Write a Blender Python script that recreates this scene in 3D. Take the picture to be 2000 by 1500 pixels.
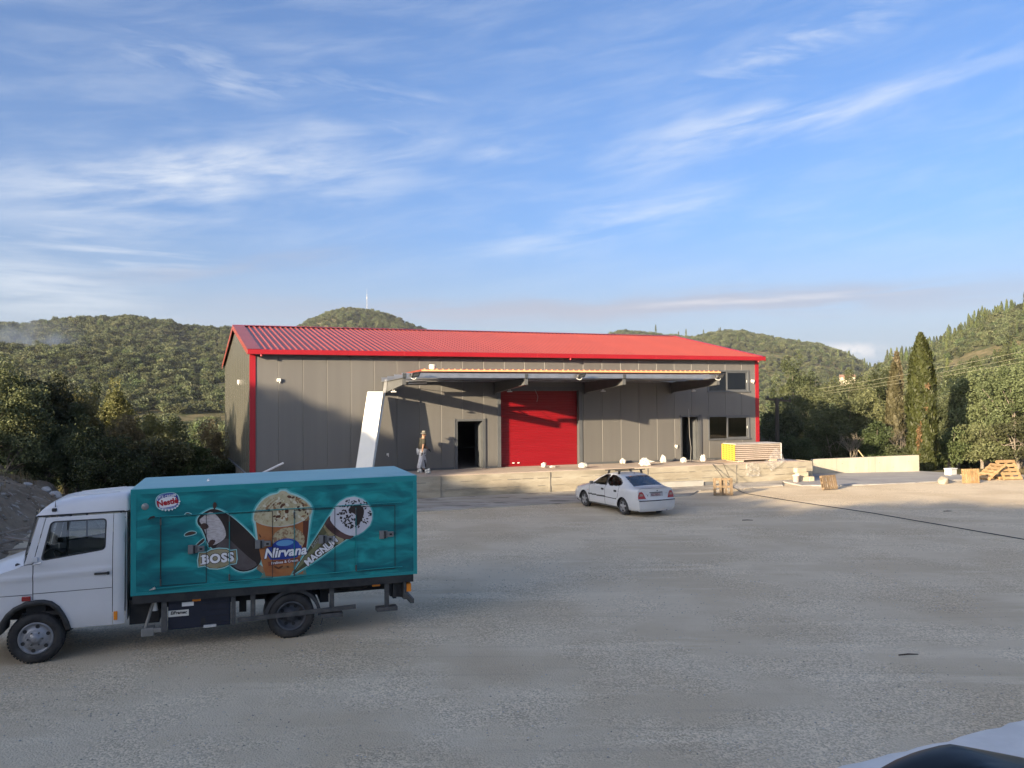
import bpy, bmesh, math, random
import numpy as np
from mathutils import Vector, Matrix, geometry as mgeo
R=math.radians
for o in list(bpy.data.objects): bpy.data.objects.remove(o)
SC=bpy.context.scene
COL=SC.collection
# ------------------------------------------------------------------ camera
cam=bpy.data.cameras.new('camera'); camo=bpy.data.objects.new('camera',cam); COL.objects.link(camo)
cam.sensor_width=36; cam.lens=36*1560/2000; cam.clip_start=0.05; cam.clip_end=6000
camo.matrix_world=Matrix.Translation((0,0,4.05))@Matrix.Rotation(R(90)+0.0201,4,'X')@Matrix.Rotation(-0.0069,4,'Z')
SC.camera=camo
SC.render.resolution_x=1024; SC.render.resolution_y=768
# ------------------------------------------------------------------ light and exposure
SUN_EL=R(11.9); SUN_AZ=R(43.16)      # light travels towards azimuth 43 deg right of +Y
SUN_STRENGTH=4.0; SKY_STRENGTH=0.1; EXPOSURE=1.98
SC.view_settings.view_transform='Standard'; SC.view_settings.look='None'
SC.view_settings.exposure=EXPOSURE; SC.view_settings.gamma=1; SC.view_settings.use_curve_mapping=False
SC.cycles.max_bounces=5; SC.cycles.diffuse_bounces=3; SC.cycles.glossy_bounces=3; SC.cycles.transparent_max_bounces=16
S_DIR=Vector((math.sin(SUN_AZ)*math.cos(SUN_EL),math.cos(SUN_AZ)*math.cos(SUN_EL),-math.sin(SUN_EL)))
sun=bpy.data.lights.new('sun','SUN'); suno=bpy.data.objects.new('sun',sun); COL.objects.link(suno)
sun.energy=SUN_STRENGTH; sun.angle=R(0.53); sun.color=(1.0,0.80,0.55)
suno.rotation_euler=S_DIR.to_track_quat('-Z','Y').to_euler(); suno.location=(-40,-40,30)

def build_world():
    w=bpy.data.worlds.new('World'); SC.world=w; w.use_nodes=True
    nt=w.node_tree; nt.nodes.clear()
    L=nt.links.new
    def nd(t,**k):
        n=nt.nodes.new(t)
        for a,b in k.items(): setattr(n,a,b)
        return n
    def val(s,x):
        if isinstance(x,(int,float)): s.default_value=x
        else: L(x,s)
    def m(op,a,b=0.0,c=None,clamp=False):
        n=nd('ShaderNodeMath',operation=op); n.use_clamp=clamp
        val(n.inputs[0],a); val(n.inputs[1],b)
        if c is not None: val(n.inputs[2],c)
        return n.outputs[0]
    out=nd('ShaderNodeOutputWorld'); bg=nd('ShaderNodeBackground')
    sky=nd('ShaderNodeTexSky',sky_type='NISHITA'); sky.sun_disc=False
    sky.sun_elevation=SUN_EL; sky.sun_rotation=SUN_AZ+math.pi
    sky.altitude=50; sky.air_density=0.7; sky.dust_density=5.0; sky.ozone_density=2.5
    hs=nd('ShaderNodeHueSaturation'); hs.inputs['Saturation'].default_value=1.12; hs.inputs['Value'].default_value=1.0
    L(sky.outputs[0],hs.inputs['Color'])
    tc=nd('ShaderNodeTexCoord'); sp=nd('ShaderNodeSeparateXYZ'); L(tc.outputs['Generated'],sp.inputs[0])
    az=m('MULTIPLY',m('ARCTAN2',sp.outputs[0],sp.outputs[1]),57.29578)
    el=m('MULTIPLY',m('ARCSINE',sp.outputs[2]),57.29578)
    def noise(x,y,z,scale,detail,rough=0.55,dist=0.0):
        cb=nd('ShaderNodeCombineXYZ'); val(cb.inputs[0],x); val(cb.inputs[1],y); val(cb.inputs[2],z)
        n=nd('ShaderNodeTexNoise'); n.inputs['Scale'].default_value=scale; n.inputs['Detail'].default_value=detail
        n.inputs['Roughness'].default_value=rough; n.inputs['Distortion'].default_value=dist
        L(cb.outputs[0],n.inputs['Vector']); return n.outputs[0]
    def ramp(x,a,b):
        n=nd('ShaderNodeMapRange',interpolation_type='SMOOTHSTEP'); val(n.inputs[0],x)
        n.inputs[1].default_value=a; n.inputs[2].default_value=b; return n.outputs[0]
    total=None
    def field(ang,fx,fy,seed,detail,rough=0.6,dist=0.35):
        c,s_=math.cos(R(ang)),math.sin(R(ang))
        u=m('ADD',m('MULTIPLY',az,c*fx),m('MULTIPLY',el,s_*fx)); v=m('SUBTRACT',m('MULTIPLY',el,c*fy),m('MULTIPLY',az,s_*fy))
        return noise(u,v,seed,1.0,detail,rough,dist)
    NA=field(8,0.11,0.62,1.0,6); NB=field(-7,0.13,0.72,4.0,5); NC=field(0.3,0.12,1.3,7.0,4,0.55,0.2); NW=field(3,0.10,0.16,9.0,2,0.5,0.0)
    wobble=m('SUBTRACT',NW,0.5)
    def streak(a0,e0,ang,half,wid,strength,nz,lo=0.38,hi=0.7):
        nonlocal total
        c,s=math.cos(R(ang)),math.sin(R(ang))
        da=m('SUBTRACT',az,a0); de=m('SUBTRACT',el,e0)
        u=m('MULTIPLY_ADD',da,c/half,m('MULTIPLY',de,s/half)); v=m('MULTIPLY_ADD',de,c/wid,m('MULTIPLY',da,-s/wid))
        v2=m('MULTIPLY_ADD',wobble,2.4,v)
        g=m('MULTIPLY',m('MULTIPLY_ADD',u,m('MULTIPLY',u,-0.55),1.0,clamp=True),m('MULTIPLY_ADD',v2,m('MULTIPLY',v2,-0.42),1.0,clamp=True))
        g=m('MULTIPLY',g,g)
        r=m('MULTIPLY',m('MULTIPLY',g,ramp(nz,lo,hi)),strength)
        total=r if total is None else m('MAXIMUM',total,r)
    # high cirrus
    streak(-21,14.6,9,16,2.6,0.82,NA,0.24,0.74)
    streak(-12,16.8,7,10,1.8,0.6,NA,0.3,0.78)
    streak(0.3,17.6,9,4.8,0.8,0.62,NA,0.28,0.75)
    streak(19,18.2,6.5,16,1.5,0.66,NA,0.28,0.78)
    streak(20,22.6,14,9,1.3,0.45,NB)
    streak(7,12.6,8.5,14,1.9,0.5,NA,0.30,0.8)
    streak(-20,21.6,-9,8,1.3,0.45,NB)
    streak(-8,19.8,-8,8,1.5,0.42,NB)
    streak(-27,10.3,0,9,1.8,0.42,NC)
    streak(-31,7.4,-4,8,2.0,0.5,NC,0.25,0.7)
    cirm=m('MULTIPLY',m('ADD',m('MULTIPLY',ramp(NA,0.34,0.92),0.24),0.02),ramp(el,4.0,14.0))
    high=m('MAXIMUM',total,cirm)
    total=None
    # low grey mauve bands
    streak(8,6.4,0.4,30,0.85,0.85,NC,0.2,0.5)
    streak(22,6.9,-0.5,14,0.7,0.65,NC,0.25,0.55)
    streak(-19.5,9.1,8.6,9.5,0.55,0.5,NA,0.25,0.6)
    streak(-12,5.2,0,16,0.8,0.45,NC)
    low=total; total=None
    # small bright cumulus just above the hills
    NE=field(0,0.9,1.1,15.0,4,0.55,0.2)
    streak(22.9,3.25,0,2.3,0.5,0.85,NE,0.3,0.55)
    streak(17,6.7,1,10,0.22,0.5,NC)
    cum=total
    haze=m('MULTIPLY',ramp(el,13.0,0.0),0.80)
    def mix(fac,ca,cb):
        n=nd('ShaderNodeMix',data_type='RGBA'); val(n.inputs[0],fac)
        for sck,c in ((n.inputs[6],ca),(n.inputs[7],cb)):
            if isinstance(c,tuple): sck.default_value=(*c,1)
            else: L(c,sck)
        return n.outputs[2]
    K=CLOUD_K
    tn=nd('ShaderNodeMix',data_type='RGBA',blend_type='MULTIPLY'); tn.inputs[0].default_value=1.0; L(hs.outputs[0],tn.inputs[6]); tn.inputs[7].default_value=(0.72,0.755,0.83,1)
    c=mix(haze,tn.outputs[2],(K*0.54,K*0.64,K*0.78))
    c=mix(high,c,(K*0.90,K*0.95,K*1.0))
    c=mix(low,c,(K*0.43,K*0.46,K*0.58))
    c=mix(cum,c,(K*0.88,K*0.86,K*0.88))
    L(c,bg.inputs[0]); bg.inputs[1].default_value=SKY_STRENGTH; L(bg.outputs[0],out.inputs[0])
    w.cycles.sampling_method='MANUAL'; w.cycles.sample_map_resolution=256
CLOUD_K=2.6
build_world()
# ------------------------------------------------------------------ frames
PHI=0.3504; OX,OY=-10.795,32.953; ZS=0.961
DV=Vector((math.cos(PHI),math.sin(PHI),0)); NV=Vector((-math.sin(PHI),math.cos(PHI),0)); OV=Vector((OX,OY,0))
def G(k,y,z=0): return OV+DV*k+NV*y+Vector((0,0,z))      # facade frame -> world
def toloc(x,y):
    qx,qy=x-OX,y-OY
    return qx*DV.x+qy*DV.y, qx*NV.x+qy*NV.y
# ------------------------------------------------------------------ scene helpers
def tag(o,label=None,cat=None,group=None,kind=None):
    if label: o['label']=label
    if cat: o['category']=cat
    if group: o['group']=group
    if kind: o['kind']=kind
    return o
def empty(name,loc=(0,0,0),rz=0,label=None,cat=None,group=None):
    o=bpy.data.objects.new(name,None); COL.objects.link(o); o.empty_display_size=0.2
    o.location=loc; o.rotation_euler=(0,0,rz); tag(o,label,cat,group); return o
class MB:
    def __init__(s): s.v=[]; s.f=[]; s.sm=[]
    def add(s,vs,fs,smooth=False):
        b=len(s.v); s.v.extend([tuple(map(float,q)) for q in vs]); s.f.extend([tuple(b+i for i in f) for f in fs]); s.sm.extend([smooth]*len(fs)); return s
    def box(s,x0,x1,y0,y1,z0,z1):
        return s.add([(x0,y0,z0),(x1,y0,z0),(x1,y1,z0),(x0,y1,z0),(x0,y0,z1),(x1,y0,z1),(x1,y1,z1),(x0,y1,z1)],
          [(0,3,2,1),(4,5,6,7),(0,1,5,4),(1,2,6,5),(2,3,7,6),(3,0,4,7)])
    def obox(s,c,ax,ay,az):   # oriented box: centre, three half axes
        c=Vector(c);ax=Vector(ax);ay=Vector(ay);az=Vector(az)
        vs=[c+ax*i+ay*j+az*k for k in(-1,1) for i,j in((-1,-1),(1,-1),(1,1),(-1,1))]
        return s.add(vs,[(0,3,2,1),(4,5,6,7),(0,1,5,4),(1,2,6,5),(2,3,7,6),(3,0,4,7)])
    def bar(s,a,b,w,h,up=(0,0,1)):
        a=Vector(a);b=Vector(b);d=(b-a);l=d.length;d.normalize()
        u=Vector(up)
        sd=d.cross(u)
        if sd.length<1e-4: sd=d.cross(Vector((1,0,0)))
        sd.normalize(); u=sd.cross(d)
        return s.obox((a+b)/2,d*l/2,sd*w/2,u*h/2)
    def bbox(s,x0,x1,y0,y1,z0,z1,b):   # chamfered box
        bm=bmesh.new(); bmesh.ops.create_cube(bm,size=1)
        for q in bm.verts: q.co=Vector(((x0+x1)/2+q.co.x*(x1-x0),(y0+y1)/2+q.co.y*(y1-y0),(z0+z1)/2+q.co.z*(z1-z0)))
        bmesh.ops.bevel(bm,geom=bm.edges[:]+bm.verts[:],offset=b,segments=2,profile=0.5,affect='EDGES')
        bm.verts.index_update()
        s.add([q.co for q in bm.verts],[[q.index for q in f.verts] for f in bm.faces]); bm.free(); return s
    def tube(s,pts,r,n=8,caps=True,smooth=True):
        pts=[Vector(p) for p in pts]; rr=r if isinstance(r,(list,tuple)) else [r]*len(pts)
        vs=[];fs=[]; prev=None
        for i,p in enumerate(pts):
            d=(pts[min(i+1,len(pts)-1)]-pts[max(i-1,0)])
            if d.length<1e-9: d=Vector((0,0,1))
            d.normalize()
            if prev is None:
                a=d.orthogonal().normalized()
            else:
                a=prev-d*prev.dot(d)
                a=a.normalized() if a.length>1e-6 else d.orthogonal().normalized()
            prev=a; b=d.cross(a)
            for j in range(n):
                t=2*math.pi*j/n; vs.append(p+(a*math.cos(t)+b*math.sin(t))*rr[i])
        for i in range(len(pts)-1):
            for j in range(n): fs.append((i*n+j,i*n+(j+1)%n,(i+1)*n+(j+1)%n,(i+1)*n+j))
        s.add(vs,fs,smooth)
        if caps: s.add(vs[:n],[tuple(reversed(range(n)))]); s.add(vs[-n:],[tuple(range(n))])
        return s
    def lathe(s,prof,n=32,axis='Z',c=(0,0,0),smooth=True,closed=False):
        vs=[];fs=[];m=len(prof)
        for j in range(n):
            t=2*math.pi*j/n
            for r,h in prof:
                x,y=r*math.cos(t),r*math.sin(t)
                q=(x,y,h) if axis=='Z' else ((x,h,y) if axis=='Y' else (h,x,y))
                vs.append((q[0]+c[0],q[1]+c[1],q[2]+c[2]))
        for j in range(n):
            for i in range(m-1 if not closed else m):
                a=j*m+i;b=j*m+(i+1)%m;cc=((j+1)%n)*m+(i+1)%m;dd=((j+1)%n)*m+i
                fs.append((a,dd,cc,b))
        return s.add(vs,fs,smooth)
    def prism(s,poly,y0,y1,axis='Y'):  # polygon in (x,z) extruded along y; axis 'X': polygon (y,z); 'Z': polygon (x,y)
        n=len(poly)
        def P(p,h): return (p[0],h,p[1]) if axis=='Y' else ((h,p[0],p[1]) if axis=='X' else (p[0],p[1],h))
        vs=[P(p,y0) for p in poly]+[P(p,y1) for p in poly]
        fs=[tuple(range(n)),tuple(reversed(range(n,2*n)))]+[(i,(i+1)%n+0,(i+1)%n+n,i+n)[::-1] for i in range(n)]
        return s.add(vs,fs)
    def grid(s,fn,nu,nv,smooth=True):
        vs=[fn(i/nu,j/nv) for i in range(nu+1) for j in range(nv+1)]
        fs=[(i*(nv+1)+j,(i+1)*(nv+1)+j,(i+1)*(nv+1)+j+1,i*(nv+1)+j+1) for i in range(nu) for j in range(nv)]
        return s.add(vs,fs,smooth)
    def mesh(s,name):
        me=bpy.data.meshes.new(name); me.from_pydata(s.v,[],s.f)
        me.polygons.foreach_set('use_smooth',s.sm); me.update(); return me
    def build(s,name,mat,parent=None,fix=True):
        me=s.mesh(name)
        if fix:
            bm=bmesh.new(); bm.from_mesh(me); bmesh.ops.recalc_face_normals(bm,faces=bm.faces[:]); bm.to_mesh(me); bm.free()
        return mobj(name,me,mat,parent)
def mobj(name,me,mat,parent=None):
    o=bpy.data.objects.new(name,me); COL.objects.link(o)
    if mat is not None and not me.materials: me.materials.append(mat)
    if parent is not None: o.parent=parent
    return o
def npmesh(name,V,F,mat=None,smooth=False,tint=None):
    V=np.asarray(V,np.float32);F=np.asarray(F,np.int32);n=F.shape[1]
    me=bpy.data.meshes.new(name); me.vertices.add(len(V)); me.vertices.foreach_set('co',V.ravel())
    me.loops.add(F.size); me.loops.foreach_set('vertex_index',F.ravel())
    me.polygons.add(len(F)); me.polygons.foreach_set('loop_start',np.arange(0,F.size,n,dtype=np.int32))
    me.polygons.foreach_set('loop_total',np.full(len(F),n,np.int32))
    if smooth: me.polygons.foreach_set('use_smooth',np.ones(len(F),bool))
    me.update(calc_edges=True)
    if tint is not None:
        a=me.attributes.new('tint','FLOAT','POINT'); a.data.foreach_set('value',np.asarray(tint,np.float32))
    if mat: me.materials.append(mat)
    return me
def cdt_panel(outline,holes=(),step=None,fn=None,seg=None):
    """Triangulated sheet from a 2D outline with holes; fn maps (a,b) to a 3D point."""
    def dens(pl):
        if not seg: return [tuple(p) for p in pl]
        r=[]
        for i,p in enumerate(pl):
            q=pl[(i+1)%len(pl)]; L=math.hypot(q[0]-p[0],q[1]-p[1]); k=max(1,int(math.ceil(L/seg)))
            for j in range(k): r.append((p[0]+(q[0]-p[0])*j/k,p[1]+(q[1]-p[1])*j/k))
        return r
    loops=[dens(outline)]+[dens(h) for h in holes]
    vs=[];ed=[]
    for lp in loops:
        b=len(vs); vs+=lp; ed+=[(b+i,b+(i+1)%len(lp)) for i in range(len(lp))]
    def inside(p,pl):
        c=False;j=len(pl)-1
        for i in range(len(pl)):
            if ((pl[i][1]>p[1])!=(pl[j][1]>p[1])) and p[0]<(pl[j][0]-pl[i][0])*(p[1]-pl[i][1])/(pl[j][1]-pl[i][1])+pl[i][0]: c=not c
            j=i
        return c
    if step:
        xs=[p[0] for p in outline];ys=[p[1] for p in outline]
        x=min(xs)+step/2
        while x<max(xs):
            y=min(ys)+step/2
            while y<max(ys):
                if inside((x,y),loops[0]) and not any(inside((x,y),h) for h in loops[1:]): vs.append((x,y))
                y+=step
            x+=step
    r=mgeo.delaunay_2d_cdt([Vector(v) for v in vs],ed,[],0,1e-5)
    pts=[(p.x,p.y) for p in r[0]]
    tri=[]
    for f in r[2]:
        cx=sum(pts[i][0] for i in f)/len(f); cy=sum(pts[i][1] for i in f)/len(f)
        if inside((cx,cy),loops[0]) and not any(inside((cx,cy),h) for h in loops[1:]): tri.append(tuple(f))
    mb=MB(); mb.add([fn(*p) for p in pts],tri,True); return mb
def solid_panel(outline,y,th,axis='Y',holes=()):
    """flat plate from an outline (x,z) at depth y, thickness th"""
    a=cdt_panel(outline,holes,fn=lambda p,q:(p,y,q)); n=len(a.v)
    mb=MB(); mb.add(a.v,[tuple(f) for f in a.f]); mb.add([(p[0],y+th,p[2]) for p in a.v],[tuple(reversed(f)) for f in a.f])
    for lp in [outline]+list(holes):
        k=len(lp); mb.add([(p[0],y,p[1]) for p in lp]+[(p[0],y+th,p[1]) for p in lp],[(i,(i+1)%k,(i+1)%k+k,i+k) for i in range(k)])
    return mb
def copy_tree(o,parent=None):
    c=o.copy(); COL.objects.link(c); c.parent=parent
    for ch in list(o.children): copy_tree(ch,c)
    return c
# ------------------------------------------------------------------ materials
MATS={}
def M(name,col,col2=None,scale=4.0,rough=0.6,metal=0.0,bump=0.0,bscale=40.0,spec=0.5,contrast=(0.35,0.65),detail=6,stretch=(1,1,1),coat=0.0,trans=0.0,var=0.0,col3=None,scale3=0.4,c3=(0.5,0.7),roughvar=0.0,alpha=1.0):
    if name in MATS: return MATS[name]
    m=bpy.data.materials.new(name); m.use_nodes=True; nt=m.node_tree; b=nt.nodes['Principled BSDF']; L=nt.links.new
    b.inputs['Roughness'].default_value=rough; b.inputs['Metallic'].default_value=metal
    b.inputs['Specular IOR Level'].default_value=spec; b.inputs['Coat Weight'].default_value=coat; b.inputs['Coat Roughness'].default_value=0.06
    b.inputs['Base Color'].default_value=(*col,1); b.inputs['Alpha'].default_value=alpha
    tc=nt.nodes.new('ShaderNodeTexCoord'); mp=nt.nodes.new('ShaderNodeMapping'); mp.inputs['Scale'].default_value=stretch
    L(tc.outputs['Object'],mp.inputs[0])
    def noise(sc,dt=detail,r=0.6):
        n=nt.nodes.new('ShaderNodeTexNoise'); n.inputs['Scale'].default_value=sc; n.inputs['Detail'].default_value=dt; n.inputs['Roughness'].default_value=r
        L(mp.outputs[0],n.inputs['Vector']); return n.outputs[0]
    def rng(s,a,c,lo=0,hi=1):
        n=nt.nodes.new('ShaderNodeMapRange'); n.interpolation_type='SMOOTHSTEP'; L(s,n.inputs[0]); n.inputs[1].default_value=a; n.inputs[2].default_value=c; n.inputs[3].default_value=lo; n.inputs[4].default_value=hi; return n.outputs[0]
    cur=None
    def mix(f,a,c):
        n=nt.nodes.new('ShaderNodeMix'); n.data_type='RGBA'; L(f,n.inputs[0])
        for sck,v in ((n.inputs[6],a),(n.inputs[7],c)):
            if isinstance(v,tuple): sck.default_value=(*v[:3],1)
            else: L(v,sck)
        return n.outputs[2]
    if col2 is not None: cur=mix(rng(noise(scale),*contrast),col,col2)
    if col3 is not None: cur=mix(rng(noise(scale3,4),*c3),cur if cur is not None else col,col3)
    if var>0:
        oi=nt.nodes.new('ShaderNodeObjectInfo'); h=nt.nodes.new('ShaderNodeHueSaturation')
        L(rng(oi.outputs['Random'],0,1,1-var,1+var),h.inputs['Value'])
        if cur is not None: L(cur,h.inputs['Color'])
        else: h.inputs['Color'].default_value=(*col,1)
        cur=h.outputs[0]
    if cur is not None: L(cur,b.inputs['Base Color'])
    if roughvar>0: L(rng(noise(scale*1.7),0.3,0.7,max(0,rough-roughvar),min(1,rough+roughvar)),b.inputs['Roughness'])
    if bump>0:
        bp=nt.nodes.new('ShaderNodeBump'); bp.inputs['Strength'].default_value=1.0; bp.inputs['Distance'].default_value=bump
        L(noise(bscale,8,0.65),bp.inputs['Height']); L(bp.outputs[0],b.inputs['Normal'])
    MATS[name]=m; return m
def glassmat(name,tint=(0.75,0.8,0.8),refl=0.16,rough=0.03):
    m=bpy.data.materials.new(name); m.use_nodes=True; nt=m.node_tree; nt.nodes.clear(); L=nt.links.new
    o=nt.nodes.new('ShaderNodeOutputMaterial'); t=nt.nodes.new('ShaderNodeBsdfTransparent'); g=nt.nodes.new('ShaderNodeBsdfGlossy'); mx=nt.nodes.new('ShaderNodeMixShader'); fr=nt.nodes.new('ShaderNodeFresnel')
    t.inputs[0].default_value=(*tint,1); g.inputs['Roughness'].default_value=rough; fr.inputs[0].default_value=1.52
    ad=nt.nodes.new('ShaderNodeMath'); ad.operation='MULTIPLY_ADD'; ad.inputs[1].default_value=1.0; ad.inputs[2].default_value=refl-0.04; ad.use_clamp=True
    L(fr.outputs[0],ad.inputs[0]); L(ad.outputs[0],mx.inputs[0]); L(t.outputs[0],mx.inputs[1]); L(g.outputs[0],mx.inputs[2]); L(mx.outputs[0],o.inputs[0]); MATS[name]=m; return m
def leafmat(name,dark,light,trans=0.25):
    m=bpy.data.materials.new(name); m.use_nodes=True; nt=m.node_tree; nt.nodes.clear(); L=nt.links.new
    o=nt.nodes.new('ShaderNodeOutputMaterial'); d=nt.nodes.new('ShaderNodeBsdfPrincipled'); t=nt.nodes.new('ShaderNodeBsdfTranslucent'); mx=nt.nodes.new('ShaderNodeMixShader')
    d.inputs['Roughness'].default_value=0.55; d.inputs['Specular IOR Level'].default_value=0.3
    at=nt.nodes.new('ShaderNodeAttribute'); at.attribute_name='tint'; oi=nt.nodes.new('ShaderNodeObjectInfo')
    mc=nt.nodes.new('ShaderNodeMix'); mc.data_type='RGBA'; L(at.outputs['Fac'],mc.inputs[0]); mc.inputs[6].default_value=(*dark,1); mc.inputs[7].default_value=(*light,1)
    h=nt.nodes.new('ShaderNodeHueSaturation'); L(mc.outputs[2],h.inputs['Color'])
    r=nt.nodes.new('ShaderNodeMapRange'); L(oi.outputs['Random'],r.inputs[0]); r.inputs[3].default_value=0.55; r.inputs[4].default_value=1.42; L(r.outputs[0],h.inputs['Value'])
    r2=nt.nodes.new('ShaderNodeMapRange'); 
    ml=nt.nodes.new('ShaderNodeMath'); ml.operation='FRACT'; m7=nt.nodes.new('ShaderNodeMath'); m7.operation='MULTIPLY'; m7.inputs[1].default_value=7.31; L(oi.outputs['Random'],m7.inputs[0]); L(m7.outputs[0],ml.inputs[0])
    L(ml.outputs[0],r2.inputs[0]); r2.inputs[3].default_value=0.475; r2.inputs[4].default_value=0.515; L(r2.outputs[0],h.inputs['Hue'])
    L(h.outputs[0],d.inputs['Base Color']); L(h.outputs[0],t.inputs[0]); mx.inputs[0].default_value=trans
    L(d.outputs[0],mx.inputs[1]); L(t.outputs[0],mx.inputs[2]); L(mx.outputs[0],o.inputs[0]); MATS[name]=m; return m
# ------------------------------------------------------------------ noise
_rs=np.random.RandomState(11); _T=_rs.rand(256,256)
def vnoise(x,y):
    x=np.asarray(x,float);y=np.asarray(y,float)
    xi=np.floor(x).astype(int);yi=np.floor(y).astype(int);fx=x-xi;fy=y-yi
    fx=fx*fx*(3-2*fx);fy=fy*fy*(3-2*fy)
    a=_T[xi&255,yi&255];b=_T[(xi+1)&255,yi&255];c=_T[xi&255,(yi+1)&255];d=_T[(xi+1)&255,(yi+1)&255]
    return (a*(1-fx)+b*fx)*(1-fy)+(c*(1-fx)+d*fx)*fy
def fbm(x,y,o=4):
    s=0;a=1;t=0
    for i in range(o): s=s+a*vnoise(x*2**i+17*i,y*2**i+5*i); t+=a; a*=0.5
    return s/t
def sms(x,a=0.0,b=1.0):
    t=np.clip((x-a)/(b-a),0,1); return t*t*(3-2*t)
# ------------------------------------------------------------------ terrain
SKY_L=[(-60,4.2),(-38.74,4.3),(-32.69,4.92),(-31.5,4.82),(-30.55,5.11),(-28.97,5.34),(-26.7,5.5),(-25.39,5.52),(-23.22,5.36),(-22.69,5.14),(-21.78,5.03),(-19.23,5.03),(-16.43,4.56),(-12.99,3.36),(-7.3,2.0),(-2,0.5),(60,0)]
SKY_C=[(-60,-1),(-24,0.5),(-18.44,3.31),(-16.43,4.66),(-15.24,5.11),(-13.68,6.02),(-12.28,6.47),(-11.23,6.59),(-9.45,6.4),(-7.65,5.84),(-6.02,5.02),(-3.65,4.18),(0.02,3.35),(6,2.5),(60,-1)]
SKY_R=[(-60,-1),(-4,1.5),(2.95,2.96),(5.52,4.32),(7.7,4.9),(9.5,4.76),(11.28,4.54),(12.68,4.37),(13.73,4.59),(14.77,4.74),(16.14,4.7),(17.82,4.29),(19.46,3.97),(21.08,3.64),(22.65,3.08),(24.19,2.13),(25.98,0.86),(29,0),(60,-1)]
SKY_F=[(-60,-1),(20,-0.5),(22.93,0.57),(24.19,2.1),(25.41,2.75),(26.89,2.95),(27.77,3.5),(28.64,3.88),(30.05,4.77),(31.42,5.32),(32.74,5.63),(35.29,6.25),(39.92,6.53),(60,6.0)]
RIDGES=[(SKY_L,800,200,6.5),(SKY_C,1000,520,7.0),(SKY_R,1150,420,7.0),(SKY_F,700,190,7.0)]
RIDGE_H=[(-120,9.5),(-50,9.5),(-42,10.2),(-37,11.6),(-34,12.8),(-31.5,14.5),(-30.3,14.85),(-29.5,15.0),(-28.6,14.6),(-28,13.9),(-27,13.8),(-26,13.2),(-24.2,12.35),(-21,12.5),(-19.6,13.1),(-17,13.25),(-15,13.15),(-13.5,12.85),(-12,12.95),(-10.7,13.35),(-9.6,13.95),(-7,14.05),(0,14.2),(20,14.0),(80,14)]
SX,SY=math.sin(SUN_AZ),math.cos(SUN_AZ)
def interp(tab,x): return np.interp(x,[p[0] for p in tab],[p[1] for p in tab])
YARD=[(-7.2,-46),(50,-46),(50,-4.9),(35.3,-4.9),(34.5,-1.25),(28.6,0.25),(28.6,3.0),(-0.6,3.0),(-7.2,0.5)]
def terrain_z(x,y):
    x=np.asarray(x,float);y=np.asarray(y,float)
    k=(x-OX)*DV.x+(y-OY)*DV.y; yl=(x-OX)*NV.x+(y-OY)*NV.y
    ym=np.where(k<35,0.8,-4.7); ym=np.where((k>-0.5)&(k<27),3.2,ym)
    dx=np.maximum(np.maximum(-7.4-k,k-50),0); dy=np.maximum(np.maximum(yl-ym,-46-yl),0)
    sd=np.hypot(dx,dy)
    vf=sms(yl+0.25*np.maximum(k-25,0)-0.0*k,1.0,30.0)
    zl=np.where(k<-7.2,1.15*sms(-7.2-k,0,4.0),0.0)
    z=zl*(1-vf)+(-6.0)*vf*sms(sd,0,14)
    z=z-0.35*(1-sms(sd,0,1.2))-0.1
    z=z+1.2*(fbm(x*0.05,y*0.05)-0.5)*sms(sd,2,15)
    r=np.hypot(x,y); th=np.degrees(np.arctan2(x,y))
    for tab,Rj,r0,trh in RIDGES:
        zr=4.05+Rj*np.tan(np.radians(interp(tab,th)))-trh
        g=sms(r,r0*0.9,Rj); g=np.where(r>Rj,1-0.35*sms(r,Rj,Rj+350),g)
        h=-6.0+(zr+6.0)*g
        h=h-(78.0*(fbm(x*0.0068+3,y*0.0068,3)-0.38))*g*(1-g)*2.4*(zr>4)
        z=np.where((r>60)&(y>0),np.maximum(z,h),z)
    t=x*SX+y*SY; s=x*SY-y*SX
    hz=(interp(RIDGE_H,s)-2.6)*sms(-t,7.0,29.5)
    z=np.where(t<-6,np.maximum(z,hz-0.1),z)
    return z
G_GRASS=M('dry_hill_ground',(0.09,0.085,0.04),(0.17,0.14,0.075),scale=0.25,rough=0.95,bump=0.15,bscale=1.5,col3=(0.06,0.07,0.03),scale3=0.08,c3=(0.45,0.6),spec=0.1)
rr=np.concatenate([np.linspace(1,60,60),60*np.exp(np.linspace(0.02,math.log(1700/60),150))]); na=420
th=np.linspace(0,2*math.pi,na,endpoint=False)
RRm,TH=np.meshgrid(rr,th,indexing='ij'); X=RRm*np.sin(TH);Y=RRm*np.cos(TH);Z=terrain_z(X,Y)
V=np.stack([X,Y,Z],-1).reshape(-1,3); I=np.arange(len(rr)-1)[:,None]*na; J=np.arange(na)[None,:]; J2=(J+1)%na
F=np.stack([I+J,I+na+J,I+na+J2,I+J2],-1).reshape(-1,4)
tag(mobj('terrain',npmesh('terrain',V,F,G_GRASS,True),None),kind='structure')
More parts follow.
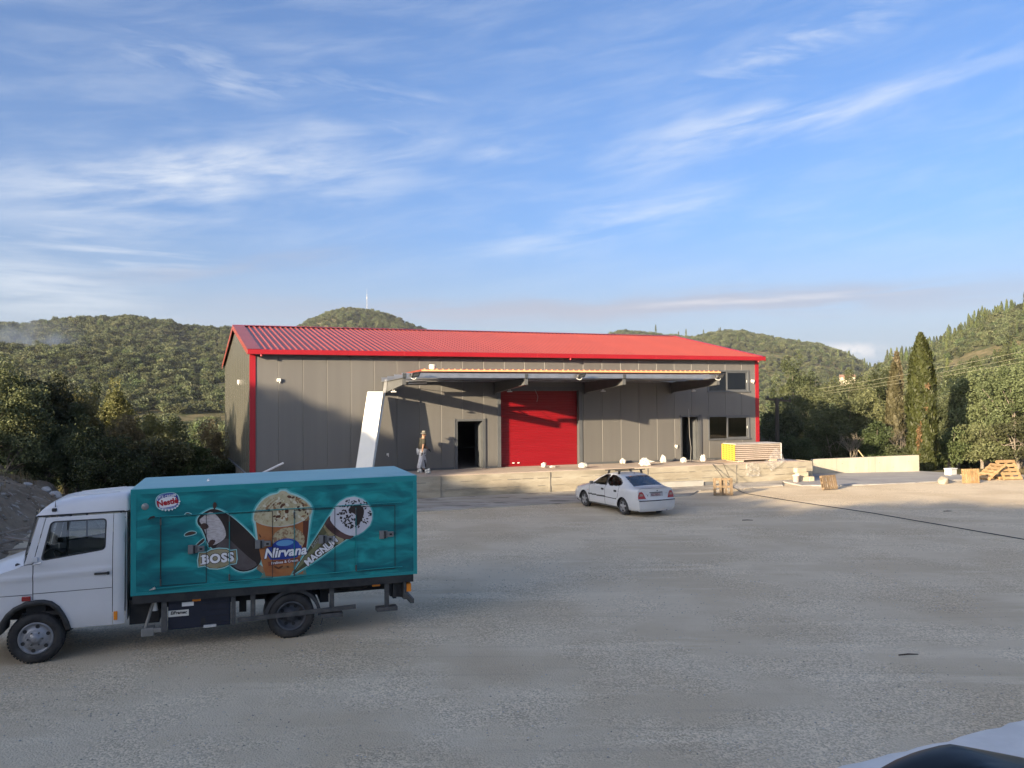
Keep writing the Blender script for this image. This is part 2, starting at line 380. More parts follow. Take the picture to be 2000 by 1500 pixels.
# ------------------------------------------------------------------ gravel yard
def gravel_mat():
    m=bpy.data.materials.new('pale_crushed_gravel'); m.use_nodes=True; nt=m.node_tree; b=nt.nodes['Principled BSDF']; L=nt.links.new
    b.inputs['Roughness'].default_value=0.92; b.inputs['Specular IOR Level'].default_value=0.2
    g=nt.nodes.new('ShaderNodeNewGeometry')
    def noise(sc,dt=5,r=0.6,vec=None,st=None):
        n=nt.nodes.new('ShaderNodeTexNoise'); n.inputs['Scale'].default_value=sc; n.inputs['Detail'].default_value=dt; n.inputs['Roughness'].default_value=r
        if st:
            mp=nt.nodes.new('ShaderNodeMapping'); mp.inputs['Scale'].default_value=st[0]; mp.inputs['Rotation'].default_value=(0,0,st[1]); L(g.outputs['Position'],mp.inputs[0]); L(mp.outputs[0],n.inputs['Vector'])
        else: L(g.outputs['Position'],n.inputs['Vector'])
        return n.outputs[0]
    def rng(s,a,c,lo=0,hi=1):
        n=nt.nodes.new('ShaderNodeMapRange'); n.interpolation_type='SMOOTHSTEP'; L(s,n.inputs[0]); n.inputs[1].default_value=a; n.inputs[2].default_value=c; n.inputs[3].default_value=lo; n.inputs[4].default_value=hi; return n.outputs[0]
    def mix(f,a,c,bt='MIX'):
        n=nt.nodes.new('ShaderNodeMix'); n.data_type='RGBA'; n.blend_type=bt
        if isinstance(f,float): n.inputs[0].default_value=f
        else: L(f,n.inputs[0])
        for sck,v in ((n.inputs[6],a),(n.inputs[7],c)):
            if isinstance(v,tuple): sck.default_value=(*v,1)
            else: L(v,sck)
        return n.outputs[2]
    c=mix(rng(noise(0.35,4),0.38,0.62),(0.56,0.455,0.31),(0.64,0.535,0.38))           # compacted fines and loose stone
    c=mix(rng(noise(0.9,5,0.65,st=((0.22,1.3,1),-0.3)),0.52,0.68,0,0.7),c,(0.70,0.595,0.43))    # pale wheel tracks
    c=mix(rng(noise(0.16,3),0.56,0.74,0,0.5),c,(0.50,0.395,0.26))                      # tan earth patches
    c=mix(rng(noise(0.23,3,0.5,st=((1,1,1),0.9)),0.62,0.78,0,0.4),c,(0.42,0.32,0.205))
    c=mix(rng(noise(1.6,4,0.7,st=((0.10,2.4,1),-0.42)),0.55,0.70,0,0.30),c,(0.40,0.335,0.25))          # faint tyre tracks
    c=mix(rng(noise(5.5,3,0.6),0.70,0.78,0,0.5),c,(0.33,0.28,0.21))                    # damp and dirty spots
    vo=nt.nodes.new('ShaderNodeTexVoronoi'); vo.inputs['Scale'].default_value=42; L(g.outputs['Position'],vo.inputs['Vector'])
    hv=nt.nodes.new('ShaderNodeSeparateColor'); L(vo.outputs['Color'],hv.inputs[0])
    cm=rng(noise(0.45,4,0.6),0.40,0.56)                                                 # where loose chippings lie
    sp=rng(hv.outputs[0],0,1,0.74,1.24)
    spm=nt.nodes.new('ShaderNodeMix'); spm.data_type='FLOAT'; L(cm,spm.inputs[0]); spm.inputs[2].default_value=1.0; L(sp,spm.inputs[3])
    hs=nt.nodes.new('ShaderNodeHueSaturation'); L(c,hs.inputs['Color']); L(spm.outputs[0],hs.inputs['Value'])
    L(hs.outputs[0],b.inputs['Base Color'])
    ad=nt.nodes.new('ShaderNodeMath'); ad.operation='MULTIPLY_ADD'; L(vo.outputs['Distance'],ad.inputs[0]); ad.inputs[1].default_value=-0.8; L(noise(14,6,0.7),ad.inputs[2])
    bp=nt.nodes.new('ShaderNodeBump'); bp.inputs['Strength'].default_value=0.7; bp.inputs['Distance'].default_value=0.02; L(ad.outputs[0],bp.inputs['Height']); L(bp.outputs[0],b.inputs['Normal'])
    return m
GRAVEL=gravel_mat(); MATS['gravel']=GRAVEL
def yard_z(x,y): 
    return 0.035*(float(fbm(x*0.22+9,y*0.22+4,3))-0.5)-0.0
def yz(x,y): return yard_z(x,y)
YW=[tuple(G(*p)[:2]) for p in YARD]
mb=cdt_panel(YW,step=0.8,seg=0.8,fn=lambda a,b:(a,b,yard_z(a,b)))
nv=len(YW)
mb.add([(p[0],p[1],0.02) for p in YW]+[(p[0]+0.0,p[1],-1.5) for p in YW],[(i,(i+1)%nv,(i+1)%nv+nv,i+nv) for i in range(nv)])
tag(mb.build('gravel_yard',GRAVEL),kind='structure')
# loose pebbles close to the viewpoint
rs=np.random.RandomState(5); n=4200
px=rs.uniform(-8,9.5,n*3); py=rs.uniform(7.5,20,n*3)
keep=(np.abs(px)<py*0.72+0.3)&(fbm(px*0.45,py*0.45,3)+0.25*rs.rand(n*3)>0.56)
px=px[keep][:n];py=py[keep][:n]; n=len(px)
base=np.array([(1,0,0),(-0.6,0.8,0),(-0.5,-0.9,0),(0.1,0,0.75),(0,0.1,-0.5)]); tri=np.array([(0,1,3),(1,2,3),(2,0,3),(1,0,4),(2,1,4),(0,2,4)])
sz=0.006+0.013*rs.rand(n)**2.2; a=rs.rand(n)*6.28
ca,sa=np.cos(a),np.sin(a); stx=0.7+0.6*rs.rand(n)
bx=base[None,:,0]*stx[:,None];by=base[None,:,1]
V=np.stack([px[:,None]+(bx*ca[:,None]-by*sa[:,None])*sz[:,None],py[:,None]+(bx*sa[:,None]+by*ca[:,None])*sz[:,None],np.array([yard_z(q,w) for q,w in zip(px,py)])[:,None]+0.003+base[None,:,2]*sz[:,None]],-1).reshape(-1,3)
F=(np.arange(n)[:,None,None]*5+tri[None]).reshape(-1,3)
pm=leafmat('pebble_stone',(0.22,0.20,0.17),(0.55,0.53,0.48),0.0)
tag(mobj('loose_pebbles',npmesh('loose_pebbles',V,F,pm,False,np.repeat(rs.rand(n),5)),None),'small pale stone chippings lying loose on the gravel yard','gravel',kind='stuff')
# ------------------------------------------------------------------ concrete
CONC=M('board_marked_concrete',(0.30,0.265,0.20),(0.38,0.345,0.27),scale=1.6,rough=0.9,bump=0.02,bscale=9,col3=(0.22,0.20,0.155),scale3=0.7,c3=(0.52,0.7),stretch=(0.45,1,1.6),spec=0.25)
CONC_NEW=M('smooth_pale_concrete',(0.36,0.325,0.255),(0.42,0.385,0.31),scale=1.2,rough=0.85,bump=0.006,bscale=14,col3=(0.29,0.26,0.205),scale3=2.5,c3=(0.62,0.75),stretch=(1.4,1.4,0.3),spec=0.25)
CONC_TOP=M('dusty_dock_floor',(0.42,0.34,0.28),(0.48,0.41,0.34),scale=0.8,rough=0.9,bump=0.006,bscale=12,col3=(0.33,0.28,0.24),scale3=0.5,spec=0.2)
SLABM=M('grey_trowelled_concrete',(0.27,0.26,0.25),(0.34,0.33,0.31),scale=0.7,rough=0.75,bump=0.004,bscale=10,col3=(0.22,0.215,0.21),scale3=0.35,spec=0.3,roughvar=0.12)
OLDSLAB=M('worn_concrete_strip',(0.33,0.305,0.26),(0.43,0.40,0.35),scale=1.1,rough=0.92,bump=0.02,bscale=6,col3=(0.22,0.20,0.175),scale3=1.5,c3=(0.55,0.62),stretch=(0.5,1.6,1),spec=0.2)
WHITEC=M('whitewashed_concrete',(0.62,0.60,0.565),(0.70,0.68,0.64),scale=1.5,rough=0.85,bump=0.004,bscale=25,spec=0.2)
rnd=random.Random(3)
def rough_edge(pts,seg,amp):
    r=[]
    for i in range(len(pts)-1):
        a,b=pts[i],pts[i+1]; L=math.hypot(b[0]-a[0],b[1]-a[1]); k=max(1,int(L/seg))
        for j in range(k): r.append((a[0]+(b[0]-a[0])*j/k+(rnd.random()-.5)*amp,a[1]+(b[1]-a[1])*j/k+(rnd.random()-.5)*amp))
    r.append(pts[-1]); return r
def sheet(name,pts,z,mat,th=0.06,label=None):
    pw=[tuple(G(*p)[:2]) for p in pts]
    mb=cdt_panel(pw,step=0.9,fn=lambda a,b:(a,b,z)); n=len(pw)
    mb.add([(p[0],p[1],z) for p in pw]+[(p[0],p[1],z-th-0.05) for p in pw],[(i,(i+1)%n,(i+1)%n+n,i+n) for i in range(n)])
    o=mb.build(name,mat); tag(o,kind='structure'); return o
# worn concrete strip along the dock, grey slab beside the low wall, white apron at the near right
sheet('concrete_strip',rough_edge([(-6.8,-6.0),(0,-6.05),(6,-6.1),(12,-6.1),(17.2,-5.9),(18.4,-4.6),(23.2,-4.2),(24.6,-2.45)],0.5,0.09)+[(26,-2.45),(-6.8,-2.45)],0.045,OLDSLAB)
sheet('concrete_slab',rough_edge([(24.0,-4.6),(25.2,-5.2),(27.0,-5.55),(29.5,-5.75),(32.9,-5.55),(34.2,-4.9)],0.35,0.12)+[(35.0,-2.6),(34.4,-1.4),(28.8,0.1),(26.3,0.1),(26.3,-2.4),(24.4,-2.4)],0.05,SLABM)
sheet('white_concrete_apron',rough_edge([(2.0,-28.35),(4.3,-27.82),(5.2,-27.67),(6.76,-27.60),(8.1,-27.48),(12,-27.25),(20,-26.95)],0.22,0.05)+[(20,-40),(2,-40)],0.06,WHITEC)
# loading dock
dock=empty('loading_dock',G(0,0,0),PHI,'long raised concrete loading dock along the front of the warehouse','dock')
def wob(fn,amp):
    return fn
mb=MB()
def face(u,v):
    x=-1.5+27.9*u; z=-0.1+1.02*v; return (x,-2.5+0.035*(float(fbm(x*1.3,z*2.0,4))-0.5)-0.015*(1 if (int(z*3.2)%2) else 0),z)
mb.grid(face,280,16)
mb.add([(-1.5,-2.5,-0.1),(-1.5,0,-0.1),(-1.5,0,0.92),(-1.5,-2.5,0.92)],[(0,1,2,3)])
mb.add([(26.4,-2.5,-0.1),(26.4,2.4,-0.1),(26.4,2.4,0.92),(26.4,-2.5,0.92)],[(0,1,2,3)])
mb.build('dock_wall',CONC,dock,fix=False)
mb=MB()
def top(u,v):
    x=-1.5+27.9*u; y=-2.505+2.5*v
    return (x,y+(0.03*(float(fbm(x*2.1,7,3))-0.5) if v==0 else 0),ZS-0.006*v+0.012*(float(fbm(x*0.9,y*0.9+3,3))-0.5)-0.06*sms(x,25.3,26.4))
mb.grid(top,200,10)
mb.add([top(i/200,0) for i in range(201)]+[(top(i/200,0)[0],-2.49,0.90) for i in range(201)],[(i,i+1,i+202,i+201) for i in range(200)])
mb.box(25.16,26.4,-0.004,2.4,0.8,ZS-0.08)
mb.build('dock_floor',CONC_TOP,dock,fix=False)
JM=M('dark_joint',(0.2,0.19,0.17),rough=0.9)
for z in (0.34,0.66):
    mb=MB()
    for q in range(40):
        x0=-1.4+q*0.69; 
        if rnd.random()<0.75: mb.box(x0,x0+0.6*rnd.uniform(.5,1.1),-2.534,-2.515,z+rnd.uniform(-.006,.006),z+rnd.uniform(.010,.02))
    tag(mb.build('board_joint',JM,dock),kind='stuff')
for x in (2.6,7.4,12.3,17.1,21.9):
    mb=MB(); mb.box(x,x+.014,-2.536,-2.515,0.0,0.90); mb.build('pour_joint',JM,dock)
# low retaining wall right of the dock
lw=empty('low_retaining_wall',(0,0,0),0,'low pale concrete retaining wall running right from the dock end','wall')
mb=MB(); A=Vector((15.9,42.35,0));B=Vector((22.0,43.3,0)); dd=(B-A).normalized(); nn=Vector((-dd.y,dd.x,0))
mb.add([A,B,B+nn*.25,A+nn*.25]+[A+Vector((0,0,.80)),B+Vector((0,0,.92)),B+nn*.25+Vector((0,0,.92)),A+nn*.25+Vector((0,0,.80))],[(0,1,5,4),(1,2,6,5),(2,3,7,6),(3,0,4,7),(4,5,6,7)])
mb.build('wall_body',CONC_NEW,lw)
mb=MB()
for f in (0.22,0.52,0.58): 
    p=A+(B-A)*f-nn*0.004; mb.box(0,0,0,0,0,0) if False else mb.obox(p+Vector((0,0,.43)),dd*0.006,nn*0.003,(0,0,0.42))
for f,z in ((.1,.3),(.27,.55),(.4,.3),(.62,.55),(.75,.3),(.9,.6),(.33,.15)):
    p=A+(B-A)*f-nn*0.004+Vector((0,0,z)); mb.obox(p,dd*0.02,nn*0.003,(0,0,0.02))
mb.build('tie_hole',M('dark_joint',(0.2,0.19,0.17),rough=0.9),lw)
# ------------------------------------------------------------------ warehouse
GREY=M('grey_sandwich_panel',(0.124,0.121,0.114),(0.132,0.129,0.121),scale=0.5,rough=0.42,bump=0.0006,bscale=30,stretch=(6,1,0.2),spec=0.5,var=0.05)
GREYD=M('anthracite_flashing',(0.075,0.08,0.085),rough=0.45)
RED=M('red_coated_steel',(0.27,0.008,0.014),(0.30,0.010,0.017),scale=1,rough=0.38,spec=0.5)
REDROOF=M('red_roof_sheet',(0.20,0.034,0.017),(0.215,0.038,0.020),scale=0.6,rough=0.36,spec=0.7,var=0.04,bump=0.001,bscale=3)
STEEL=M('galvanised_steel',(0.42,0.44,0.47),(0.5,0.52,0.55),scale=3,rough=0.38,metal=0.85)
STEELP=M('grey_painted_steel',(0.085,0.088,0.086),(0.10,0.102,0.10),scale=3,rough=0.5)
BLACKIN=M('dark_interior',(0.02,0.02,0.02),rough=0.9)
GLASS=glassmat('window_glass',(0.30,0.33,0.33),0.07,0.02)
WH=empty('warehouse',G(0,0,0),PHI,'large grey metal warehouse with red roof and red roller door','warehouse')
SH=-0.06
def shx(x,y): return x+SH*max(y,0)
OPEN=[(8.86,10.04,0.96,3.11),(10.93,14.87,0.96,4.48),(20.52,21.45,0.96,3.15),(22.06,24.55,4.38,5.50),(22.06,24.55,1.95,3.19)]
WX=25.13; ZT=6.05
seams=[0.0]+[0.107+i for i in range(1,25)]+[WX]
def strip_prism(mb,xa,xb,ca,cb,z0,z1,t=0.06,c=0.010):
    pr=[(xa,t)]+([(xa,c),(xa+c,0)] if ca else [(xa,0)])+([(xb-c,0),(xb,c)] if cb else [(xb,0)])+[(xb,t)]
    mb.prism(pr,z0,z1,'Z')
for i in range(25):
    xa,xb=seams[i]+0.004,seams[i+1]-0.004; mb=MB()
    cuts=sorted(set([xa,xb]+[q for o in OPEN for q in o[:2] if xa<q<xb]))
    for a,b in zip(cuts[:-1],cuts[1:]):
        mid=(a+b)/2; zs=[0.99]
        segs=[(0.99,ZT)]
        for o in OPEN:
            if o[0]<mid<o[1]:
                ns=[]
                for z0,z1 in segs:
                    if o[2]>z0: ns.append((z0,min(z1,o[2])))
                    if o[3]<z1: ns.append((max(z0,o[3]),z1))
                segs=[q for q in ns if q[1]-q[0]>0.01]
        for z0,z1 in segs: strip_prism(mb,a,b,abs(a-xa)<1e-6,abs(b-xb)<1e-6,z0,z1)
    if mb.v: mb.build('wall_panel',GREY,WH)
# inner lining behind the panels (dark in the joints), with the same openings
rect=lambda o:[(o[0],o[2]),(o[1],o[2]),(o[1],o[3]),(o[0],o[3])]
mb=cdt_panel([(0.02,0.95),(8.86,0.95),(8.86,3.11),(10.04,3.11),(10.04,0.95),(10.93,0.95),(10.93,4.48),(14.87,4.48),(14.87,0.95),(20.52,0.95),(20.52,3.15),(21.45,3.15),(21.45,0.95),(WX-.02,0.95),(WX-.02,ZT),(0.02,ZT)],[rect(OPEN[3]),rect(OPEN[4])],fn=lambda a,b:(a,0.066,b))
mb.build('inner_lining',GREYD,WH)
mb=MB(); mb.box(0.1,25,0.08,15,0.90,ZS-0.002); mb.build('floor',M('interior_floor',(0.3,0.29,0.27),rough=0.8),WH)
mb=MB()
for a,b in ((0.2,8.70),(10.16,10.74),(15.06,20.46),(21.62,24.93)):
    mb=MB(); mb.box(a,b,-0.025,0.0-0.002,ZS-0.01,1.055); mb.build('base_flashing',GREYD,WH)
# side and back walls
def gable(x,name,mat):
    mb=MB(); pl=[(0,0.96),(15.2,0.96),(15.2,6.05),(7.6,7.74),(0,6.05)]
    th=0.06 if x<5 else -0.06
    mb.add([(shx(x,p[0]),p[0],p[1]) for p in pl]+[(shx(x,p[0])+th,p[0],p[1]) for p in pl],[(0,1,2,3,4),(9,8,7,6,5)]+[(i,(i+1)%5,(i+1)%5+5,i+5) for i in range(5)])
    return mb.build(name,mat,WH)
GAB=M('shaded_gable_panel',(0.085,0.083,0.068),(0.095,0.092,0.076),scale=0.5,rough=0.26,bump=0.004,bscale=3.0,stretch=(1,7,0.05),spec=0.5)  # darker than the front cladding: tree shade and greenish reflection put into the colour
gable(0.0,'gable_wall',GAB); gable(WX,'gable_wall',GAB)
mb=MB(); mb.add([(shx(0,15.2),15.2,0.9),(shx(WX,15.2),15.2,0.9),(shx(WX,15.2),15.2,6.05),(shx(0,15.2),15.2,6.05)],[(0,1,2,3)]); mb.build('back_wall',GREY,WH)
mb=MB()   # joints of the gable cladding
for j in range(1,15):
    zt=6.05+1.69*(1-abs(j-7.6)/7.6)
    mb.box(shx(0,j)-0.004,shx(0,j)+0.02,j-0.012,j+0.012,0.97,zt-0.1)
mb.build('gable_joint',GREYD,WH)
mb=MB(); pl=[(0.04,0.04),(WX-.04,0.04),(shx(WX-.04,15.1),15.1),(shx(0.04,15.1),15.1)]
mb.add([(p[0],p[1],-7) for p in pl]+[(p[0],p[1],0.93) for p in pl],[(0,1,5,4),(1,2,6,5),(2,3,7,6),(3,0,4,7),(4,5,6,7)]); mb.build('plinth',CONC,WH)
# drip edge on the gable
mb=MB(); mb.bar((-0.02,0.1,0.955),(shx(-0.02,15.1),15.1,0.955),0.08,0.05); mb.build('drip_edge',GREYD,WH)
# corner trims and fascias
mb=MB(); mb.box(-0.03,0.20,-0.03,-0.002,ZS,6.02); mb.box(-0.03,-0.002,-0.002,0.2,ZS,6.02); mb.build('corner_trim',RED,WH)
mb=MB(); mb.box(WX-.18,WX+.03,-0.03,-0.002,ZS,6.02); mb.box(WX+.002,WX+.03,-0.002,0.2,ZS,6.02); mb.build('corner_trim',RED,WH)
EY,EZ,RY,RZ=-0.36,6.175,7.6,7.86
fas=MB(); fas.bbox(-0.13,WX+.16,-0.44,-0.30,6.00,6.20,0.012); fo=fas.build('gutter',RED,WH)
for x in (0.42,14.3,24.9):
    mb=MB(); mb.tube([(x,-0.37,5.92),(x,-0.37,6.01)],0.05,10); mb.build('gutter_outlet',RED,fo)
mb=MB()
for x in (6.35,12.6,18.85):
    mb=MB(); mb.box(x-0.006,x+0.006,-0.4425,-0.43,6.01,6.19); mb.build('gutter_joint',M('gutter_joint',(0.5,0.06,0.06),rough=0.5),fo)
mb=MB(); mb.box(0.0,WX,-0.30,-0.002,6.052,6.085); mb.build('soffit',GREYD,WH)
# roof panels with raised ribs
def roofprof():
    p=[(0.0,0.0)]
    for q in range(4):
        c=0.125+0.25*q; p+=[(c-0.045,0.0),(c-0.022,0.042),(c+0.022,0.042),(c+0.045,0.0)]
    return p+[(1.0,0.0)]
def slope_pt(x,h,t,side):
    y=EY+(RY-EY)*t if side==0 else 15.2-EY-(15.2-EY-RY)*t
    z=EZ+(RZ-EZ)*t; return (shx(x,y),y,z+h)
def roof_mesh(side):
    mb=MB(); pr=roofprof(); n=len(pr)
    vs=[slope_pt(x,h,0,side) for x,h in pr]+[slope_pt(x,h,1,side) for x,h in pr]
    mb.add(vs,[(i,i+1,n+i+1,n+i) for i in range(n-1)])
    bt=[slope_pt(0,-0.08,0,side),slope_pt(1,-0.08,0,side),slope_pt(1,-0.08,1,side),slope_pt(0,-0.08,1,side)]
    mb.add(bt,[(0,1,2,3)]); mb.add([vs[0],vs[n-1],bt[1],bt[0]],[(0,1,2,3)])
    return mb
for side in (0,1):
    me=None
    for i in range(25):
        if me is None:
            o=roof_mesh(side).build('roof_panel',REDROOF,WH); me=o.data
            if side==0: o.location.x=0
        else:
            o=mobj('roof_panel',me,None,WH)
        o.location.x=i*(WX/25)*1.0; o.scale.x=1.004
# verge flashings and ridge cap
def verge(x0,x1,up):
    mb=MB()
    for side in (0,1):
        a=[slope_pt(x0,up,-0.01,side),slope_pt(x1,up,-0.01,side),slope_pt(x1,up,1.0,side),slope_pt(x0,up,1.0,side)]
        mb.add(a,[(0,1,2,3)])
        for xx in (x0,x1):
            q=[slope_pt(xx,up,-0.01,side),slope_pt(xx,up,1.0,side),slope_pt(xx,up-0.24 if xx in (-0.14,WX+0.16) else 0.0,1.0,side),slope_pt(xx,up-0.24 if xx in (-0.14,WX+0.16) else 0.0,-0.01,side)]
            mb.add(q,[(0,1,2,3)])
    return mb.build('verge_flashing',REDROOF if x0<5 else RED,WH)
verge(-0.14,0.40,0.055); verge(WX-0.06,WX+0.16,0.055)
mb=MB()
a=[slope_pt(-0.14,0.058,0.965,0),slope_pt(WX+.16,0.058,0.965,0),slope_pt(WX+.16,0.058,1,0),slope_pt(-0.14,0.058,1,0)]
b=[slope_pt(-0.14,0.058,0.965,1),slope_pt(WX+.16,0.058,0.965,1),slope_pt(WX+.16,0.058,1,1),slope_pt(-0.14,0.058,1,1)]
mb.add(a,[(0,1,2,3)]); mb.add(b,[(0,1,2,3)]); mb.build('ridge_cap',RED,WH)
# doorway frames
def frame(name,x0,x1,z0,z1,w,proud,depth,mat,sill=False):
    mb=MB(); y0,y1=-proud,depth
    mb.box(x0-w,x0,y0,y1,z0,z1+w); mb.box(x1,x1+w,y0,y1,z0,z1+w); mb.box(x0+.001,x1-.001,y0+.002,y1,z1,z1+w)
    if sill: mb.box(x0-w-.02,x1+w+.02,y0-0.03,y1,z0-w,z0-.001)
    return mb.build(name,mat,WH)
FR=M('anthracite_aluminium',(0.085,0.092,0.098),(0.10,0.106,0.112),scale=2,rough=0.4,spec=0.5)
def doorway(o,w1,w2):
    f=frame('door_frame',o[0],o[1],o[2],o[3],w1,0.03,0.12,FR)
    for a,b in ((o[0]-w1-0.05,o[0]-w1-0.003),(o[1]+w1+0.003,o[1]+w1+w2)):
        mb=MB(); mb.box(a,b,-0.05,-0.002,o[2],o[3]+w1+0.03); mb.build('door_trim',GREYD,f)
    return f
doorway(OPEN[0],0.09,0.06); doorway(OPEN[2],0.06,0.14)
# open door leaves standing inside
mb=MB(); mb.box(10.02,10.06,0.15,1.1,0.98,3.06); mb.build('door_leaf',FR,WH)
mb=MB(); mb.box(21.43,21.47,0.15,1.0,0.98,3.1); mb.build('door_leaf',FR,WH)
# roller door
f=frame('roller_door_frame',10.93,14.87,0.96,4.48,0.17,0.035,0.20,FR)
mb=MB(); pr=[]; nsl=46; hh=(4.47-0.97)/nsl
vs=[];fs=[]
for i in range(nsl):
    z=0.97+i*hh
    for dz,dy in ((0,0.0),(0.012,-0.0),(0.02,-0.014),(hh*0.5,-0.02),(hh-0.01,-0.012)): vs.append((z+dz,0.225+dy))
n=len(vs); mb.add([(10.94,y,z) for z,y in vs]+[(14.86,y,z) for z,y in vs],[(i,i+n,i+n+1,i+1) for i in range(n-1)])
RDM=M('red_roller_slats',(0.22,0.004,0.008),(0.24,0.005,0.010),scale=1.5,rough=0.42,spec=0.5,stretch=(0.3,1,3))
rd=mb.build('roller_door',RDM,WH,fix=False)
mb=MB(); mb.box(10.95,14.85,0.19,0.205,0.965,1.05); mb.build('bottom_rail',RDM,rd)
for x in (11.55,11.80):
    mb=MB(); mb.box(x,x+.105,0.18,0.19,1.105,1.155); mb.build('door_sticker',M('white_sticker',(0.8,0.75,0.7)),rd)
# windows
def window(o):
    x0,x1,z0,z1=o; w=0.075
    fr=frame('window',x0+.07,x1-.07,z0+.07,z1-.07,w,0.035,0.09,FR,True)
    xm=(x0+x1)/2-0.08
    mb=MB(); mb.box(xm-.04,xm+.04,0.0,0.07,z0+.0715,z1-.0715)
    mb.box(xm+.041,x1-.0715,0.012,0.05,z0+.0715,z0+.13); mb.box(xm+.041,x1-.0715,0.012,0.05,z1-.13,z1-.0715); mb.box(x1-.15,x1-.0715,0.013,0.05,z0+.1305,z1-.1305)
    mb.build('sash',FR,fr)
    mb=MB(); mb.box(x1-.13,x1-.1,0.0,0.012,(z0+z1)/2-.06,(z0+z1)/2+.06); mb.build('handle',M('white_plastic',(0.75,0.74,0.7),rough=0.4),fr)
    mb=MB(); mb.add([(x0+.07,0.03,z0+.07),(xm,0.03,z0+.07),(xm,0.03,z1-.07),(x0+.07,0.03,z1-.07)],[(0,1,2,3)]); mb.build('pane',GLASS,fr,fix=False)
    mb=MB(); mb.add([(xm,0.04,z0+.07),(x1-.07,0.04,z0+.07),(x1-.07,0.04,z1-.07),(xm,0.04,z1-.07)],[(0,1,2,3)]); mb.build('pane',GLASS,fr,fix=False)
window(OPEN[3]); window(OPEN[4])
# rooms behind the windows: partition wall and floor so that the panes are not empty
mb=MB(); mb.box(19.9,20.0,0.1,5,0.97,6.0); mb.box(20.0,25.0,4.9,5.0,0.97,6.0); mb.box(20.01,25.0,0.1,4.89,3.55,3.75); mb.build('partition',M('plaster_partition',(0.35,0.34,0.32),rough=0.9),WH)
# ------------------------------------------------------------------ canopy
CN=empty('loading_canopy',G(0,0,0),PHI,'steel bracket canopy with orange edged sheets projecting over the dock','canopy')
BK=[5.56,10.65,15.17,19.93]
def bracket(x):
    t=0.012; mb=MB()
    zr0,zr1,zt0,zt1=4.38,4.88,4.68,4.945
    mb.prism([(-0.002,zr0),(-0.35,4.40),(-4.0,zt0),(-4.0,zt1),(-0.002,zr1)],x-t,x+t,'X')
    for (a,b) in (((-0.002,zr1),(-4.0,zt1)),((-0.35,4.40),(-4.0,zt0))):
        mb.bar((x,a[0],a[1]),(x,b[0],b[1]),0.16,0.016)
    mb.box(x-0.075,x+0.075,-4.012,-3.998,zt0,zt1)
    mb.box(x-0.11,x+0.11,-0.022,-0.002,zr0-0.1,zr1+0.06)
    mb.prism([(-0.02,zr0-0.09),(-0.32,zr0+0.02),(-0.02,zr0+0.02)],x-0.007,x+0.007,'X')
    o=mb.build('bracket',STEELP,CN)
    cl=MB(); cl.box(x-0.05,x-0.042,-4.06,-3.99,zt1-.02,5.13); cl.box(x-0.07,x+0.07,-4.062,-4.056,4.955,5.12); cl.build('cleat',M('dark_steel_cleat',(0.05,0.055,0.06),rough=0.5),o)
for x in BK: bracket(x)
def purlin(y,x0,x1,z0=4.95,h=0.185,mat=STEEL):
    mb=MB(); mb.box(x0,x1,y,y+0.006,z0,z0+h); mb.box(x0,x1,y+.006,y+0.06,z0+h-.006,z0+h); mb.box(x0,x1,y+.006,y+0.06,z0,z0+.006)
    return mb.build('purlin',mat,CN)
purlin(-4.05,5.45,20.0); purlin(-2.75,5.42,20.0,4.93); purlin(-1.45,5.40,20.0,4.90); purlin(-0.30,5.38,20.0,4.88)
mb=MB()
for i in range(3):
    a,b=BK[i],BK[i+1]; mb.tube([(a,-3.9,4.9),(b,-0.3,4.86)],0.012,6); mb.tube([(b,-3.9,4.9),(a,-0.3,4.86)],0.012,6)
mb.build('wind_bracing',STEELP,CN)
ORANGE=M('orange_foam_edge',(0.75,0.36,0.16),(0.8,0.42,0.2),scale=6,rough=0.8)
cp=None
for i in range(14):
    if cp is None:
        mb=MB(); pr=roofprof(); n=len(pr)
        def cz(y): return 5.145+(-y-0.02)/4.1*0.06
        vs=[(x,-4.13,cz(-4.13)+0.055+h) for x,h in pr]+[(x,-0.03,cz(-0.03)+0.055+h) for x,h in pr]
        mb.add(vs,[(k,k+1,n+k+1,n+k) for k in range(n-1)])
        bt=[(0,-4.13,cz(-4.13)),(1,-4.13,cz(-4.13)),(1,-0.03,cz(-.03)),(0,-0.03,cz(-.03))]; mb.add(bt,[(3,2,1,0)])
        mb.add([vs[0],bt[0],bt[3],vs[n]],[(0,1,2,3)]); mb.add([vs[n-1],bt[1],bt[2],vs[2*n-1]],[(3,2,1,0)])
        o=mb.build('canopy_sheet',REDROOF,CN,fix=False); cp=o.data
        eb=MB(); eb.prism([(x,cz(-4.13)+0.057+h) for x,h in pr]+[(1.0,cz(-4.13)-.002),(0.0,cz(-4.13)-.002)],-4.142,-4.128,'Y'); eo=eb.build('foam_edge',ORANGE,o); ce=eo.data
    else:
        o=mobj('canopy_sheet',cp,None,CN); mobj('foam_edge',ce,None,o)
    o.location.x=6.22+i*0.983; o.scale.x=0.99
